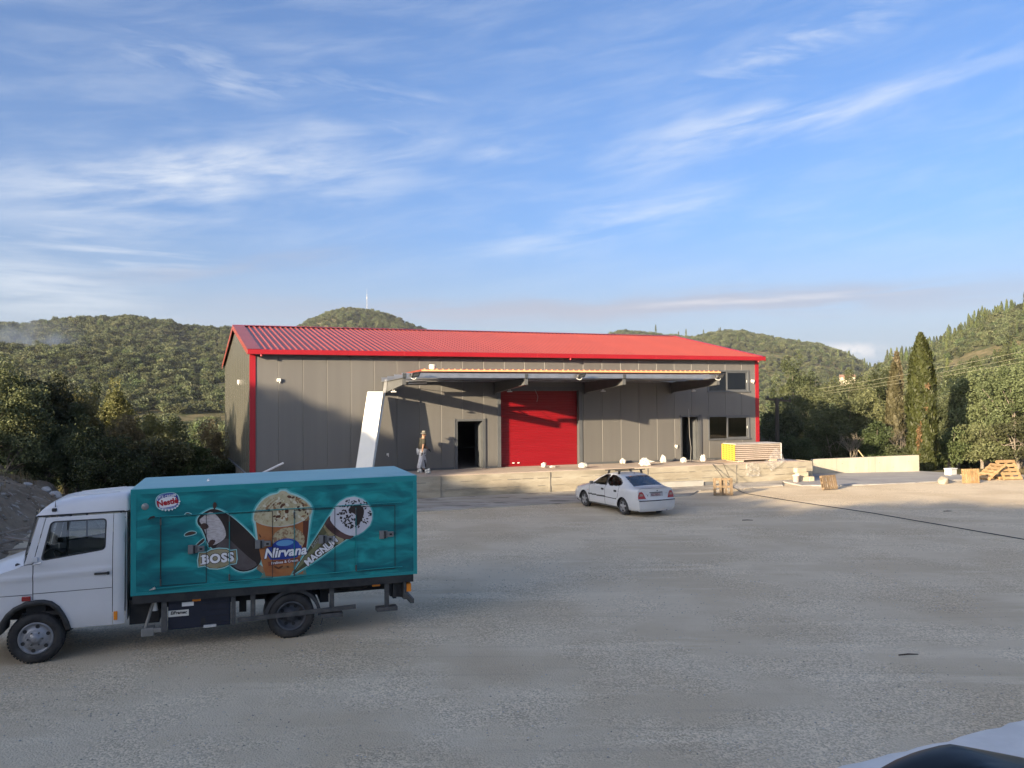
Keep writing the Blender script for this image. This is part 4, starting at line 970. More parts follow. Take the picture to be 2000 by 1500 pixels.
# round badge top left
bd=art('brand_badge',ell(1.90,2.445,0.182,0.142,0.10,40,2.6),HALO2,1)
art('badge_ring',ell(1.90,2.448,0.165,0.130,0.10,40,2.6),BLUE,2,bd); art('badge_band',ell(1.895,2.447,0.152,0.120,0.10,40,2.6),M('print_pale_blue',(0.45,0.52,0.66),rough=0.4),3,bd)
art('badge_band',ell(1.905,2.452,0.148,0.114,0.10,40,2.6),BLUE,4,bd)
art('badge_face',ell(1.905,2.432,0.142,0.082,0.16,40,3.0),PRINTW,5,bd)
text('ICE CREAM',0.055,(1.895,2.528),PRINTW,bd,6,0.13,0,0.001,0.95)
text('Nestlé',0.125,(1.90,2.430),PRED,bd,7,0.16,0,0.006,0.95)
for i in range(9):
    a=-2.3+i*0.28; art('frost_fleck',ell(1.90+math.cos(a)*0.175,2.445+math.sin(a)*0.142,0.02,0.012,a,8),PRINTW,2,bd)
mb=MB()
# zoomed reference outlines, converted to box coordinates
def P2(pts): # pts given in (x,z) of the box plane
    return pts
bar_poly=[(2.345,2.10),(2.36,2.16),(2.42,2.215),(2.50,2.262),(2.57,2.29),(2.64,2.282),(2.75,2.235),(2.90,2.13),(3.10,1.93),(3.25,1.76),(3.33,1.62),(3.36,1.45),(3.33,1.33),(3.24,1.25),(3.10,1.215),(2.98,1.235),(2.86,1.33),(2.74,1.46),(2.60,1.62),(2.52,1.70),(2.49,1.78),(2.44,1.92),(2.40,2.0),(2.36,2.04)]
bp_=smooth(bar_poly,1)
ba=art('ice_cream_bar_print',offset_poly(bp_,0.035),HALO1,1); art('glow',offset_poly(bp_,0.014),HALO2,2,ba); art('bar_coating',bp_,CHOC,3,ba)
art('bar_side',smooth([(2.66,1.70),(2.80,1.82),(2.95,1.66),(3.15,1.45),(3.30,1.33),(3.22,1.27),(3.10,1.235),(2.99,1.26),(2.86,1.36),(2.73,1.51),(2.62,1.62)],1),CHOCL,4,ba)
art('bite',smooth([(2.372,2.115),(2.43,2.165),(2.53,2.245),(2.60,2.225),(2.68,2.14),(2.75,2.02),(2.79,1.90),(2.79,1.82),(2.74,1.76),(2.62,1.69),(2.53,1.70),(2.50,1.80),(2.47,1.92),(2.42,2.03)],1),VAN,5,ba)
for pl in ([(2.38,2.0),(2.43,2.07),(2.51,2.045),(2.53,1.98),(2.45,1.95)],[(2.52,1.74),(2.56,1.79),(2.64,1.77),(2.60,1.70),(2.52,1.64)],[(2.585,2.33),(2.60,2.40),(2.64,2.395),(2.65,2.33),(2.61,2.27)]): art('chocolate_flake',smooth(pl,1),CHIP,6,ba)
for pl in ([(2.155,2.215),(2.19,2.245),(2.24,2.23),(2.27,2.205),(2.20,2.205)],[(2.15,1.885),(2.20,1.93),(2.29,1.94),(2.345,1.905),(2.27,1.88),(2.17,1.865)],[(2.32,1.70),(2.40,1.78),(2.46,1.82),(2.455,1.76),(2.38,1.71),(2.33,1.67)]):
    f=art('flake_glow',offset_poly(smooth(pl,1),0.012),HALO2,1); art('chocolate_flake',smooth(pl,1),CHIP,2,f)
st=art('wooden_stick_print',[(3.31,1.33),(3.40,1.26),(3.54,1.14),(3.535,1.075),(3.47,1.085),(3.27,1.25)],M('print_wood',(0.20,0.13,0.075),(0.28,0.2,0.12),scale=12,rough=0.4),3)
# oval name badge
bo=[(2.385,1.575),(2.49,1.568),(2.56,1.605),(2.68,1.62),(2.80,1.605),(2.86,1.572),(2.945,1.582),(2.95,1.44),(2.94,1.375),(2.86,1.37),(2.76,1.325),(2.66,1.31),(2.54,1.325),(2.47,1.375),(2.375,1.36),(2.37,1.46)]
bg=art('name_badge',offset_poly(bo,0.026),HALO2,6); art('badge_rim',offset_poly(bo,0.008),DKB,7,bg); art('badge_face',bo,GOLD,8,bg)
art('badge_face',offset_poly(bo,-0.02),M('print_khaki',(0.30,0.27,0.17),(0.24,0.21,0.12),scale=5,rough=0.4),9,bg)
def slab(txt,size,x,z,lay,rot):
    for mt,bld,l in ((DKB,0.020,lay),(PRINTW,0.010,lay+1)): text(txt,size,(x,z),mt,bg,l,rot,0,bld,1.0,1.12)
slab('BOSS',0.20,2.665,1.465,10,0.035)
mb=MB()   # slab serifs
for x,z in ((2.43,1.52),(2.43,1.395)): mb.box(x-.03,x+.03,AY-0.0011*11-.0003,AY-0.0011*11,z-.008,z+.008)
mb.build('letter_serif',PRINTW,bg)
# --- tub of ice cream
CREAM=M('print_praline_cream',(0.40,0.34,0.20),(0.50,0.45,0.30),scale=9,rough=0.4,col3=(0.20,0.10,0.04),scale3=26,c3=(0.60,0.66)); CUPM=M('print_orange_cup',(0.30,0.10,0.03),(0.36,0.14,0.045),scale=3,rough=0.4,col3=(0.20,0.055,0.02),scale3=4,c3=(0.55,0.8))
cup=[(3.26,2.06),(3.40,1.985),(3.60,1.945),(3.80,1.955),(3.98,2.0),(4.135,2.10),(4.12,1.85),(4.085,1.55),(4.05,1.25),(4.03,1.115),(3.90,1.105),(3.56,1.10),(3.42,1.12),(3.36,1.34),(3.31,1.62)]
dome=[(3.228,2.06),(3.235,2.17),(3.29,2.29),(3.38,2.40),(3.50,2.47),(3.62,2.49),(3.66,2.535),(3.74,2.535),(3.80,2.48),(3.92,2.44),(4.04,2.37),(4.13,2.29),(4.18,2.20),(4.165,2.12),(4.06,2.04),(3.90,1.975),(3.70,1.94),(3.50,1.95),(3.34,2.0)]
al=[p for p in [(3.225,2.07),(3.23,2.18),(3.29,2.30),(3.38,2.41),(3.50,2.48),(3.62,2.50),(3.66,2.545),(3.75,2.545),(3.82,2.49),(3.93,2.45),(4.05,2.38),(4.14,2.30),(4.19,2.20),(4.16,2.08),(4.12,1.85),(4.085,1.55),(4.05,1.25),(4.035,1.105),(3.56,1.09),(3.41,1.115),(3.35,1.34),(3.295,1.62),(3.25,2.0)]]
cu=art('ice_cream_tub_print',offset_poly(al,0.04),HALO1,1); art('glow',offset_poly(al,0.015),HALO2,2,cu)
art('tub_shadow',[(3.33,1.09),(3.40,1.20),(4.06,1.24),(4.09,1.09)],M('print_shadow_teal',(0.10,0.20,0.16),rough=0.4),4,cu)
art('tub_side',cup,CUPM,5,cu)
art('tub_side_dark',[(4.03,2.03),(4.135,2.10),(4.12,1.85),(4.085,1.55),(4.05,1.25),(4.02,1.25),(4.03,1.6)],M('print_dark_orange',(0.10,0.025,0.012),rough=0.4),6,cu)
art('tub_rim',smooth([(3.225,2.075),(3.27,2.03),(3.40,1.965),(3.60,1.925),(3.82,1.935),(4.0,1.985),(4.15,2.09),(4.10,2.09),(3.9,2.0),(3.65,1.965),(3.42,1.99),(3.28,2.06)],1),M('print_rim',(0.45,0.45,0.40),rough=0.4),7,cu)
do=art('ice_cream_top',smooth(dome,1),CREAM,8,cu)
rs2=random.Random(8)
NUT=M('print_pecan',(0.10,0.035,0.015),rough=0.4); NUTL=M('print_caramel',(0.26,0.14,0.06),rough=0.4); CRH=M('print_cream_light',(0.58,0.55,0.42),rough=0.4)
_np=[[],[],[]]
for i in range(95):
    x=3.40+rs2.random()*0.72; z=2.03+rs2.random()*0.43
    if z>2.47-0.9*(x-3.72)**2*1.6: continue
    if x<3.55 and rs2.random()<0.5: continue
    a=0.016+0.024*rs2.random(); _np[i%3].append(ell(x,z,a,a*0.6,rs2.random()*3,9))
for q in range(3): art_many('cream_highlight' if q==2 else 'nut_piece',_np[q],(NUT,NUTL,CRH)[q],9+q,do)
for i in range(7):
    t=i/6; pts=[]
    for q in range(8):
        u=q/7; pts.append((3.27+0.04*i+0.20*u,2.10+0.02*i+0.30*u**0.7-0.02*i*u))
    pl=[(p[0],p[1]+.004) for p in pts]+[(p[0],p[1]-.003) for p in reversed(pts)]
    art('cream_swirl',pl,NUTL if i%2 else CRH,9,do)
rg=art('picture_ring',ell(3.79,1.70,0.27,0.215,-0.05),M('print_ring_cream',(0.42,0.36,0.22),(0.24,0.14,0.07),scale=24,rough=0.4,contrast=(0.45,0.6)),9,cu)
art('blue_oval',ell(3.745,1.575,0.235,0.155,0.03),BLUE,10,rg)
art('blue_oval',[(3.42,1.53),(3.45,1.60),(3.75,1.62),(4.0,1.60),(4.02,1.50),(3.93,1.40),(3.75,1.38),(3.5,1.385)],BLUE,11,rg)
art('oval_sheen',ell(3.73,1.655,0.14,0.05,0.03),LBLUE,12,rg)
text('Nirvana',0.222,(3.735,1.500),M('print_navy_outline',(0.01,0.015,0.08)),rg,13,0.04,0.25,0.016,0.98,1.0)
text('Nirvana',0.222,(3.735,1.500),PRINTW,rg,14,0.04,0.25,0.007,0.98,1.0)
art('flavour_strip',[(3.46,1.355),(3.98,1.39),(3.985,1.325),(3.47,1.285)],M('print_rust',(0.20,0.05,0.02)),10,cu)
text('Pralines & Cream',0.062,(3.73,1.338),PRINTW,cu,11,0.055,0,0.001,0.98,1.02)
for i,(x,z) in enumerate(((3.66,1.25),(3.72,1.24),(3.78,1.25),(3.84,1.245),(3.60,1.25))): art('pecan_print',ell(x,z,0.05,0.016,0.5-0.25*i,14),NUTL if i%2 else NUT,10+i%2,cu)
art('tub_leaf',ell(3.33,1.80,0.012,0.035,0.5,10),NUT,8,cu)
# --- cone
cn_al=[(3.845,1.115),(3.90,1.13),(4.30,1.36),(4.55,1.53),(4.80,1.68),(4.93,1.72),(5.05,1.78),(5.16,1.88),(5.20,1.98),(5.20,2.10),(5.14,2.23),(5.04,2.33),(4.90,2.38),(4.77,2.36),(4.66,2.30),(4.58,2.22),(4.50,2.10),(4.38,1.92),(4.25,1.72),(4.05,1.42)]
co=art('ice_cream_cone_print',offset_poly(cn_al,0.035),HALO1,6); art('glow',offset_poly(cn_al,0.014),HALO2,7,co)
art('cone_wrapper',[(3.845,1.115),(3.90,1.13),(4.30,1.36),(4.58,1.545),(4.76,1.65),(4.56,1.86),(4.42,2.0),(4.36,1.90),(4.05,1.42)],M('print_olive_wrapper',(0.055,0.06,0.025),(0.09,0.085,0.04),scale=5,rough=0.4),8,co)
art('wrapper_stripe',[(3.90,1.16),(4.05,1.30),(4.48,1.74),(4.44,1.80),(4.02,1.36)],M('print_olive_light',(0.17,0.17,0.08),rough=0.4),9,co)
art('gold_edge',smooth([(4.36,1.90),(4.42,1.80),(4.50,1.68),(4.60,1.56),(4.74,1.64),(4.66,1.70),(4.54,1.80),(4.44,1.95)],1),GOLD,10,co)
art('dark_band',smooth([(4.38,1.93),(4.47,1.82),(4.60,1.71),(4.78,1.635),(4.92,1.70),(4.78,1.78),(4.62,1.90),(4.50,2.08),(4.45,2.05)],1),M('print_brown_band',(0.045,0.018,0.018),(0.10,0.05,0.045),scale=4,rough=0.4),11,co)
ic=art('cone_cream',smooth([(4.47,2.03),(4.53,1.92),(4.64,1.81),(4.78,1.72),(4.93,1.70),(5.07,1.78),(5.17,1.88),(5.21,2.0),(5.20,2.12),(5.13,2.25),(5.02,2.345),(4.88,2.385),(4.75,2.36),(4.63,2.28),(4.54,2.16)],1),M('print_white_cream',(0.56,0.56,0.60),(0.48,0.48,0.53),scale=5,rough=0.4),12,co)
_vm=[]
for i in range(110):
    a=rs2.random()*6.28; rr_=0.30*math.sqrt(rs2.random()); x=4.90+rr_*math.cos(a); z=2.10+rr_*0.85*math.sin(a)
    if x-4.6+(z-1.85)*0.9<0.10: continue
    L=0.016+0.012*rs2.random(); _vm.append(ell(x,z,L,L*0.5,rs2.random()*3.14,8,3))
art_many('chocolate_vermicelli',_vm,CHOC,13,ic)
art('chocolate_pool',smooth([(4.80,2.19),(4.90,2.24),(5.0,2.24),(5.07,2.17),(5.06,2.04),(5.0,1.92),(4.93,1.86),(4.90,1.93),(4.94,2.03),(4.89,2.10),(4.80,2.12)],1),CHOC,15,ic)
text('Extra',0.10,(4.235,1.635),M('print_grey_script',(0.25,0.25,0.22)),co,12,0.93,0.35,0.002,1.0)
text('MAGNUM',0.16,(4.335,1.475),DKB,co,12,0.66,0.0,0.014,0.92); text('MAGNUM',0.16,(4.335,1.475),PRINTW,co,13,0.66,0.0,0.006,0.92)
art('blossom',ell(4.50,1.535,0.05,0.028,0.6,10),PRINTW,12,co); art('blossom',ell(4.44,1.49,0.055,0.02,0.5,10),PRINTW,12,co)
# maker plate lettering
_AY=AY; AY=0.0185
text('EiFramec',0.07,(2.06,0.605),CHAS,UNIT,0,0,0.15,0.003,0.95)
AY=_AY
# ------------------------------------------------------------------ white hatchback (local: x from nose to tail, y centred, z up)
CARP=M('white_car_paint',(0.46,0.47,0.48),(0.50,0.51,0.52),scale=1.5,rough=0.3,coat=0.3)
CARG=glassmat('car_glass',(0.55,0.62,0.60),0.14,0.02)
CX=empty('parked_car',(0,0,0),0,'white five-door hatchback with roof bars parked in front of the dock','car')
xs_=[0,0.04,0.12,0.3,0.6,1.0,1.22,1.5,1.9,2.2,2.6,2.95,3.3,3.7,3.98,4.12,4.20]
def cI(x,t): return float(np.interp(x,[a for a,b in t],[b for a,b in t]))
TOPZ=[(0,0.60),(0.1,0.70),(0.4,0.80),(0.9,0.90),(1.18,0.955),(1.3,1.02),(1.6,1.20),(1.9,1.325),(2.2,1.385),(2.6,1.395),(2.9,1.37),(3.2,1.29),(3.5,1.165),(3.85,1.015),(4.0,0.985),(4.20,0.97)]
WID=[(0,0.62),(0.1,0.72),(0.3,0.79),(0.7,0.835),(1.5,0.85),(3.0,0.85),(3.6,0.84),(4.0,0.80),(4.20,0.75)]
BELT=[(0,0.60),(0.3,0.72),(0.9,0.82),(1.3,0.88),(2.2,0.905),(3.2,0.935),(4.2,0.93)]
WRF=[(0,0.55),(1.0,0.70),(1.2,0.68),(1.6,0.60),(1.95,0.555),(2.9,0.545),(3.3,0.56),(3.7,0.60),(3.9,0.64),(4.2,0.66)]
def prof(x):
    w=cI(x,WID);zb=cI(x,BELT);zt=cI(x,TOPZ);wr=cI(x,WRF); g=max(0.0,min(1.0,(zt-zb-0.06)/0.12))
    ze=zb+(zt-zb)*0.86
    p=[(w*0.90,0.20),(w*0.965,0.26),(w*0.995,0.40),(w,0.56),(w*0.995,zb-0.10),(w*0.965,zb),(w*0.93,zb+0.02*g+0.004),(wr+(0.04),ze),(wr-0.05,zt-0.025),(wr*0.5,zt-0.004),(0,zt)]
    if g<1:
        q=[(w*0.90,0.20),(w*0.965,0.26),(w*0.995,0.40),(w,0.56),(w*0.99,zb-0.10),(w*0.965,zb-0.02),(w*0.90,zb+(zt-zb)*0.35),(wr,zb+(zt-zb)*0.75),(wr*0.8,zb+(zt-zb)*0.9),(wr*0.5,zt-0.004),(0,zt)]
        p=[(a[0]*g+b[0]*(1-g),a[1]*g+b[1]*(1-g)) for a,b in zip(p,q)]
    return p
NJ=64
def sect(x):
    p=prof(x)
    for _ in range(1):
        q=[p[0]]
        for a,b in zip(p[:-1],p[1:]): q+=[(a[0]*.8+b[0]*.2,a[1]*.8+b[1]*.2),(a[0]*.2+b[0]*.8,a[1]*.2+b[1]*.8)]
        p=q+[p[-1]]
    d=[0]
    for a,b in zip(p[:-1],p[1:]): d.append(d[-1]+math.hypot(a[0]-b[0],a[1]-b[1]))
    t=np.linspace(0,d[-1],NJ+1); return np.stack([np.interp(t,d,[a[0] for a in p]),np.interp(t,d,[a[1] for a in p])],-1)
def rearx(z): return float(np.interp(z,[0.20,0.30,0.50,0.575,0.60,0.75,0.92,0.97,1.0],[4.28,4.315,4.33,4.33,4.262,4.235,4.215,4.225,4.20]))
def frontx(z): return float(np.interp(z,[0.20,0.30,0.45,0.55,0.60,0.75],[0.06,0.0,-0.02,0.0,0.03,0.08]))
XS=np.concatenate([np.linspace(0.10,4.14,215)])
S=np.array([sect(x) for x in XS]); GX=np.repeat(XS[:,None],NJ+1,1)
fs=sect(0.10); rs_=sect(4.14)
F0=np.array([frontx(z) for z in fs[:,1]]); R0=np.array([rearx(z) for z in rs_[:,1]])
GX=np.vstack([F0[None],GX,R0[None]]); S=np.concatenate([fs[None]*[0.97,1],S,rs_[None]*[0.985,1]],0)
nx=GX.shape[0]
def inpoly(px,py,pl):
    c=np.zeros(px.shape,bool); j=len(pl)-1
    for i in range(len(pl)):
        xi,yi=pl[i];xj,yj=pl[j]
        if yi!=yj: c^=((yi>py)!=(yj>py))&(px<(xj-xi)*(py-yi)/(yj-yi)+xi)
        j=i
    return c
mx=(GX[:-1,:-1]+GX[1:,1:])/2; my=(S[:-1,:-1,0]+S[1:,1:,0])/2; mz=(S[:-1,:-1,1]+S[1:,1:,1])/2
FWC=(0.84,0.295);RWC=(3.42,0.295);AR=0.335
arch=((np.hypot(mx-FWC[0],mz-FWC[1])<AR)|(np.hypot(mx-RWC[0],mz-RWC[1])<AR))&(my>0.5)
side_win=((inpoly(mx,mz,[(1.40,0.935),(2.27,0.945),(2.27,1.315),(2.02,1.29),(1.72,1.155)]))|inpoly(mx,mz,smooth([(2.37,0.945),(3.12,0.975),(3.28,1.04),(3.23,1.14),(3.02,1.25),(2.72,1.315),(2.37,1.315)],1)))&(my>0.50)
pill=inpoly(mx,mz,[(2.27,0.94),(2.37,0.94),(2.37,1.32),(2.27,1.32)])&(my>0.5)
front_g=inpoly(mx,my,[(1.27,-1),(1.27,0.66),(1.93,0.53),(1.93,-1)])&(mz>0.97)
rear_g=inpoly(mx,my,[(3.10,-1),(3.10,0.49),(3.80,0.60),(3.80,-1)])&(mz>1.0)
rub=(np.abs(mz-(0.545-0.012*(mx-1.3)))<0.026)&(mx>1.17)&(mx<3.06)&(my>0.7)
sill=(mz<0.255)&(mx>1.17)&(mx<3.08)
cls=np.zeros(mx.shape,int); cls[side_win]=2; cls[front_g]=3; cls[rear_g]=4; cls[pill]=5; cls[rub]=6; cls[sill]=7; cls[arch]=1
seam=np.zeros(mx.shape,bool)
cls[(cls==0)&(np.abs(mx-(2.32))<0.011)&(my>0.6)&(mz<0.95)]=8; cls[(cls==0)&(np.abs(mx-1.24)<0.009)&(my>0.6)&(mz<0.9)]=8
cls[(cls==0)&(np.abs(mx-(3.19-0.32*np.clip(0.8-mz,0,1)))<0.009)&(my>0.6)&(mz>0.55)&(mz<0.97)]=8
def cpart(c,name,mat,off=0.0,smoothf=True):
    I,J=np.where(cls==c)
    if len(I)==0: return
    idx=lambda i,j:i*(NJ+1)+j
    P=np.stack([GX,S[:,:,0],S[:,:,1]],-1).reshape(-1,3); Fq=np.stack([idx(I,J),idx(I+1,J),idx(I+1,J+1),idx(I,J+1)],-1)
    u,inv=np.unique(Fq,return_inverse=True); Pa=P[u]; Fa=inv.reshape(Fq.shape)
    Pb=Pa*[1,-1,1]; V=np.vstack([Pa,Pb]); Fb=Fa[:,::-1]+len(Pa)
    V[:,2]+=0; return mobj(name,npmesh(name,V,np.vstack([Fa[:,::-1],Fb[:,::-1]]),mat,smoothf),None,CX)
cpart(0,'body_shell',CARP); cpart(2,'side_window',CARG); cpart(3,'windscreen',CARG); cpart(4,'rear_window',CARG); cpart(5,'door_pillar',BLK); cpart(6,'rubbing_strip',BLK); cpart(7,'sill',M('dark_sill',(0.10,0.10,0.10),rough=0.7)); cpart(8,'door_gap',CHAS)  # sill row is a plain darker grey than the body
# tail panel (rows follow the last section)
def rearpt(c,z,o=0.0):
    w=float(np.interp(z,rs_[:,1][:40],rs_[:,0][:40]*0.985)); return (rearx(z)+0.0-0.05*(abs(c)**3)*(0)+0.06*(1-c*c)+o,c*w,z)
zz=[z for z in np.linspace(0.20,0.965,36)]
mb=MB(); mb.grid(lambda u,v:rearpt(2*v-1,0.20+0.765*u),36,28); mb.grid(lambda u,v:(rearpt(2*v-1,0.965)[0]*(1-u)+ (4.10)*u,rearpt(2*v-1,0.965)[1],0.965+0.008*u),3,28); tp=mb.build('tail_panel',CARP,CX,fix=False)
mb=MB(); 
def frontpt(c,z):
    w=float(np.interp(z,fs[:,1][:45],fs[:,0][:45]*0.97)); return (frontx(z)-0.12*(1-c*c),c*w,z)
mb.grid(lambda u,v:frontpt(2*v-1,0.20+0.42*u),14,20); mb.grid(lambda u,v:(frontpt(2*v-1,0.62)[0]*(1-u)+0.12*u,frontpt(2*v-1,0.62)[1],0.62+0.09*u),4,20); mb.build('nose_panel',CARP,CX,fix=False)
def patch(name,pts,mat,o,parent):
    return cdt_panel(pts,[],0.06,lambda a,b:rearpt(a,b,o),0.05).build(name,mat,parent,fix=False)
for s in (-1,1):
    q=lambda l:[(s*a,b) for a,b in l]
    tl=patch('tail_light',q([(0.995,0.63),(0.995,0.70),(0.93,0.86),(0.80,0.875),(0.72,0.82),(0.60,0.635)]),REDL,0.012,tp)
    patch('indicator_lens',q([(0.94,0.72),(0.90,0.80),(0.78,0.80),(0.72,0.73)]),M('smoky_lens',(0.25,0.16,0.13),rough=0.2),0.016,tl)
mb=MB(); mb.grid(lambda u,v:rearpt(1.0*(2*v-1),0.555+0.03*u,0.012),2,24); mb.build('bumper_strip',BLK,tp)
pl_=patch('plate_recess',[(-0.36,0.70),(0.36,0.70),(0.36,0.835),(-0.36,0.835)],M('recess_grey',(0.30,0.31,0.33),rough=0.4),0.004,tp)
np_=patch('number_plate',[(-0.30,0.72),(0.20,0.72),(0.20,0.805),(-0.30,0.805)],M('reddish_plate',(0.16,0.075,0.085),(0.2,0.11,0.12),scale=20,rough=0.5),0.010,tp)
patch('plate_lamp_bar',[(-0.40,0.825),(0.34,0.825),(0.34,0.85),(-0.40,0.85)],BLK,0.014,tp)
patch('boot_badge',[(0.04+0.035*math.cos(t),0.895+0.022*math.sin(t)) for t in np.linspace(0,6.1,10)],BLK,0.012,tp)
patch('boot_lock',[(-0.50+0.03*math.cos(t),0.735+0.018*math.sin(t)) for t in np.linspace(0,6.1,10)],BLK,0.012,tp)
patch('boot_lettering',[(-0.58,0.775),(-0.44,0.775),(-0.44,0.787),(-0.58,0.787)],M('grey_badge',(0.25,0.26,0.28),metal=0.5,rough=0.4),0.01,tp)
patch('boot_lettering',[(0.47,0.79),(0.62,0.79),(0.62,0.80),(0.47,0.80)],MATS['grey_badge'],0.01,tp)
# plate characters as on the photo: pale glyphs on dark red
cu_=bpy.data.curves.new('t','FONT'); cu_.body='YHK 1159'; cu_.size=0.085; cu_.align_x='CENTER'; cu_.align_y='CENTER'
ob=bpy.data.objects.new('t',cu_); COL.objects.link(ob); bpy.context.view_layer.update(); me=bpy.data.meshes.new_from_object(ob.evaluated_get(bpy.context.evaluated_depsgraph_get())); bpy.data.objects.remove(ob)
for v in me.vertices:
    v.co=(4.318,(v.co.x)*0.95-0.037,0.7625+v.co.y)
me.materials.clear(); mobj('plate_lettering',me,M('plate_pale',(0.5,0.45,0.45)),np_)
# door handles, mirrors, roof bars
for s in (-1,1):
    for x in (2.17,3.0):
        z=0.80; w=0.848; mb=MB(); mb.bbox(x-.09,x+.07,s*w-.012,s*w+.012,z-.035,z+.035,0.01); mb.build('door_handle',BLK,CX)
    mb=MB(); mb.bbox(1.50,1.60,min(s*.86,s*1.0),max(s*.86,s*1.0),0.93,1.04,0.03); mb.build('door_mirror',M('grey_mirror_cap',(0.10,0.10,0.105),rough=0.45),CX)
    mb=MB(); mb.bbox(1.14,1.17,s*.842-.008,s*.842+.008,0.66,0.69,0.005); mb.build('side_repeater',AMB,CX)
for x in (2.05,2.72):
    mb=MB(); zt=cI(x,TOPZ)
    mb.box(x-.018,x+.018,-0.64,0.64,zt+.085,zt+.115)
    for s in (-1,1): mb.bar((x,s*0.50,zt-.03),(x,s*0.46,zt+.09),0.07,0.05,(1,0,0))
    mb.build('roof_bar',BLK,CX)
mb=MB(); mb.tube([(2.95,0.0,1.36),(3.0,0,1.42)],0.006,5); mb.build('aerial',BLK,CX)
# cabin: seats, shelf, floor
mb=MB(); mb.box(1.2,3.9,-0.72,0.72,0.30,0.36); mb.box(1.18,1.5,-0.70,0.70,0.36,0.90); mb.build('cabin_floor',CABIN,CX)
for x,ys in ((2.05,(-0.38,0.38)),(3.0,(-0.42,0.0,0.42))):
    for y in ys:
        mb=MB(); mb.bbox(x-.3,x+.15,y-.22,y+.22,0.42,0.58,0.05); mb.obox((x+.22,y,0.80),(0.06,0,0.0),(0,0.21,0),(0.09,0,0.26)); mb.bbox(x+.26,x+.36,y-.11,y+.11,1.06,1.22,0.03); mb.build('seat',M('grey_seat_cloth',(0.06,0.06,0.065),rough=0.9),CX)
mb=MB(); mb.box(3.3,3.86,-0.62,0.62,0.90,0.93); mb.build('parcel_shelf',CABIN,CX)
mb=MB(); mb.bbox(2.6,2.7,0.2,0.4,0.0+0.24,0.27,0.01); mb.tube([(4.1,0.4,0.22),(4.33,0.4,0.22)],0.025,8); mb.build('exhaust',STL,CX)
# wheel houses and wheels
mb=MB()
for cx,cz in (FWC,RWC):
    for s in (-1,1):
        for i in range(18):
            a0=math.pi*i/18;a1=math.pi*(i+1)/18; r=AR+0.006
            p=lambda a,y:(cx+math.cos(a)*r,y,cz+math.sin(a)*r)
            mb.add([p(a0,s*.83),p(a1,s*.83),p(a1,s*.5),p(a0,s*.5)],[(0,1,2,3)])
        mb.box(cx-.34,cx+.34,min(s*.5,s*.49),max(s*.5,s*.49),0.2,0.63)
mb.box(0.15,4.2,-0.7,0.7,0.19,0.24)
mb.build('underbody',CHAS,CX)
ALLOY=M('alloy_wheel',(0.50,0.51,0.52),(0.42,0.42,0.43),scale=8,rough=0.35,metal=0.6)
for cx,cz in (FWC,RWC):
    for s in (-1,1):
        t=empty('wheel',(cx,s*0.80,cz)); t.parent=CX; r=0.293;rr_=0.19
        mb=MB(); mb.lathe([(a,-b*s) for a,b in [(rr_,0.02),(rr_+.015,0.0),(r*.9,-.004),(r-.01,.012),(r,.035),(r,.16),(r*.9,.18),(rr_,.18)]],32,'Y',closed=True); mb.build('tyre',RUB,t)
        mb=MB(); mb.lathe([(a,-b*s) for a,b in [(rr_+.004,0.01),(rr_-.01,0.002),(rr_-.02,0.03),(rr_-.03,0.10),(0.0001,0.10)]],28,'Y'); rim=mb.build('rim',M('shadowed_rim_well',(0.10,0.10,0.10),rough=0.6,metal=0.3),t)
        mb=MB()
        for i in range(5):
            a=2*math.pi*i/5+0.3; dv=Vector((math.cos(a),0,math.sin(a))); tv=Vector((-math.sin(a),0,math.cos(a)))
            mb.add([tv*.045+Vector((0,-.012*s,0))*-1,tv*-.045+Vector((0,.012*s,0)),dv*(rr_-.008)-tv*.028+Vector((0,-.004*s,0)),dv*(rr_-.008)+tv*.028+Vector((0,-.004*s,0))],[(0,1,2,3)])
            mb.obox(dv*(rr_*.52)+Vector((0,-.02*s,0)),dv*(rr_*.47),tv*.028,(0,.012,0))
        mb.lathe([(0.05,0.0),(0.045,0.02*s),(0.0001,0.025*s)],12,'Y'); mb.lathe([(rr_-.012,-.02*s),(rr_,0.004*s)],28,'Y'); mb.build('spokes',ALLOY,t)
CARHEAD=R(118.0)
# place: rear-left wheel contact at (3.80,27.91); nose points away to the left
fwd=Vector((-0.44,0.898,0)).normalized(); left=Vector((-fwd.y,fwd.x,0))
ang=math.atan2(-fwd.y,-fwd.x)      # local +x points to the tail
CX.rotation_euler=(0,0,ang)
# local rear-left wheel is at (3.42, y=?): local +y after rotation
ly=Vector((-math.sin(ang),math.cos(ang),0)); sgn=1 if ly.dot(left)>0 else -1
off=Vector((math.cos(ang),math.sin(ang),0))*3.42+ly*(sgn*0.82)
CX.location=Vector((3.84,28.05,0.0))-off
# ------------------------------------------------------------------ things on and around the dock
PLW=M('white_sheet_metal',(0.62,0.62,0.58),(0.66,0.66,0.62),scale=1,rough=0.5,col3=(0.62,0.62,0.6),scale3=2.2)
ALU=M('aluminium_ladder',(0.6,0.6,0.58),(0.5,0.5,0.48),scale=6,rough=0.4,metal=0.6)
def L3(k,D,z): return G(k,-D,z)
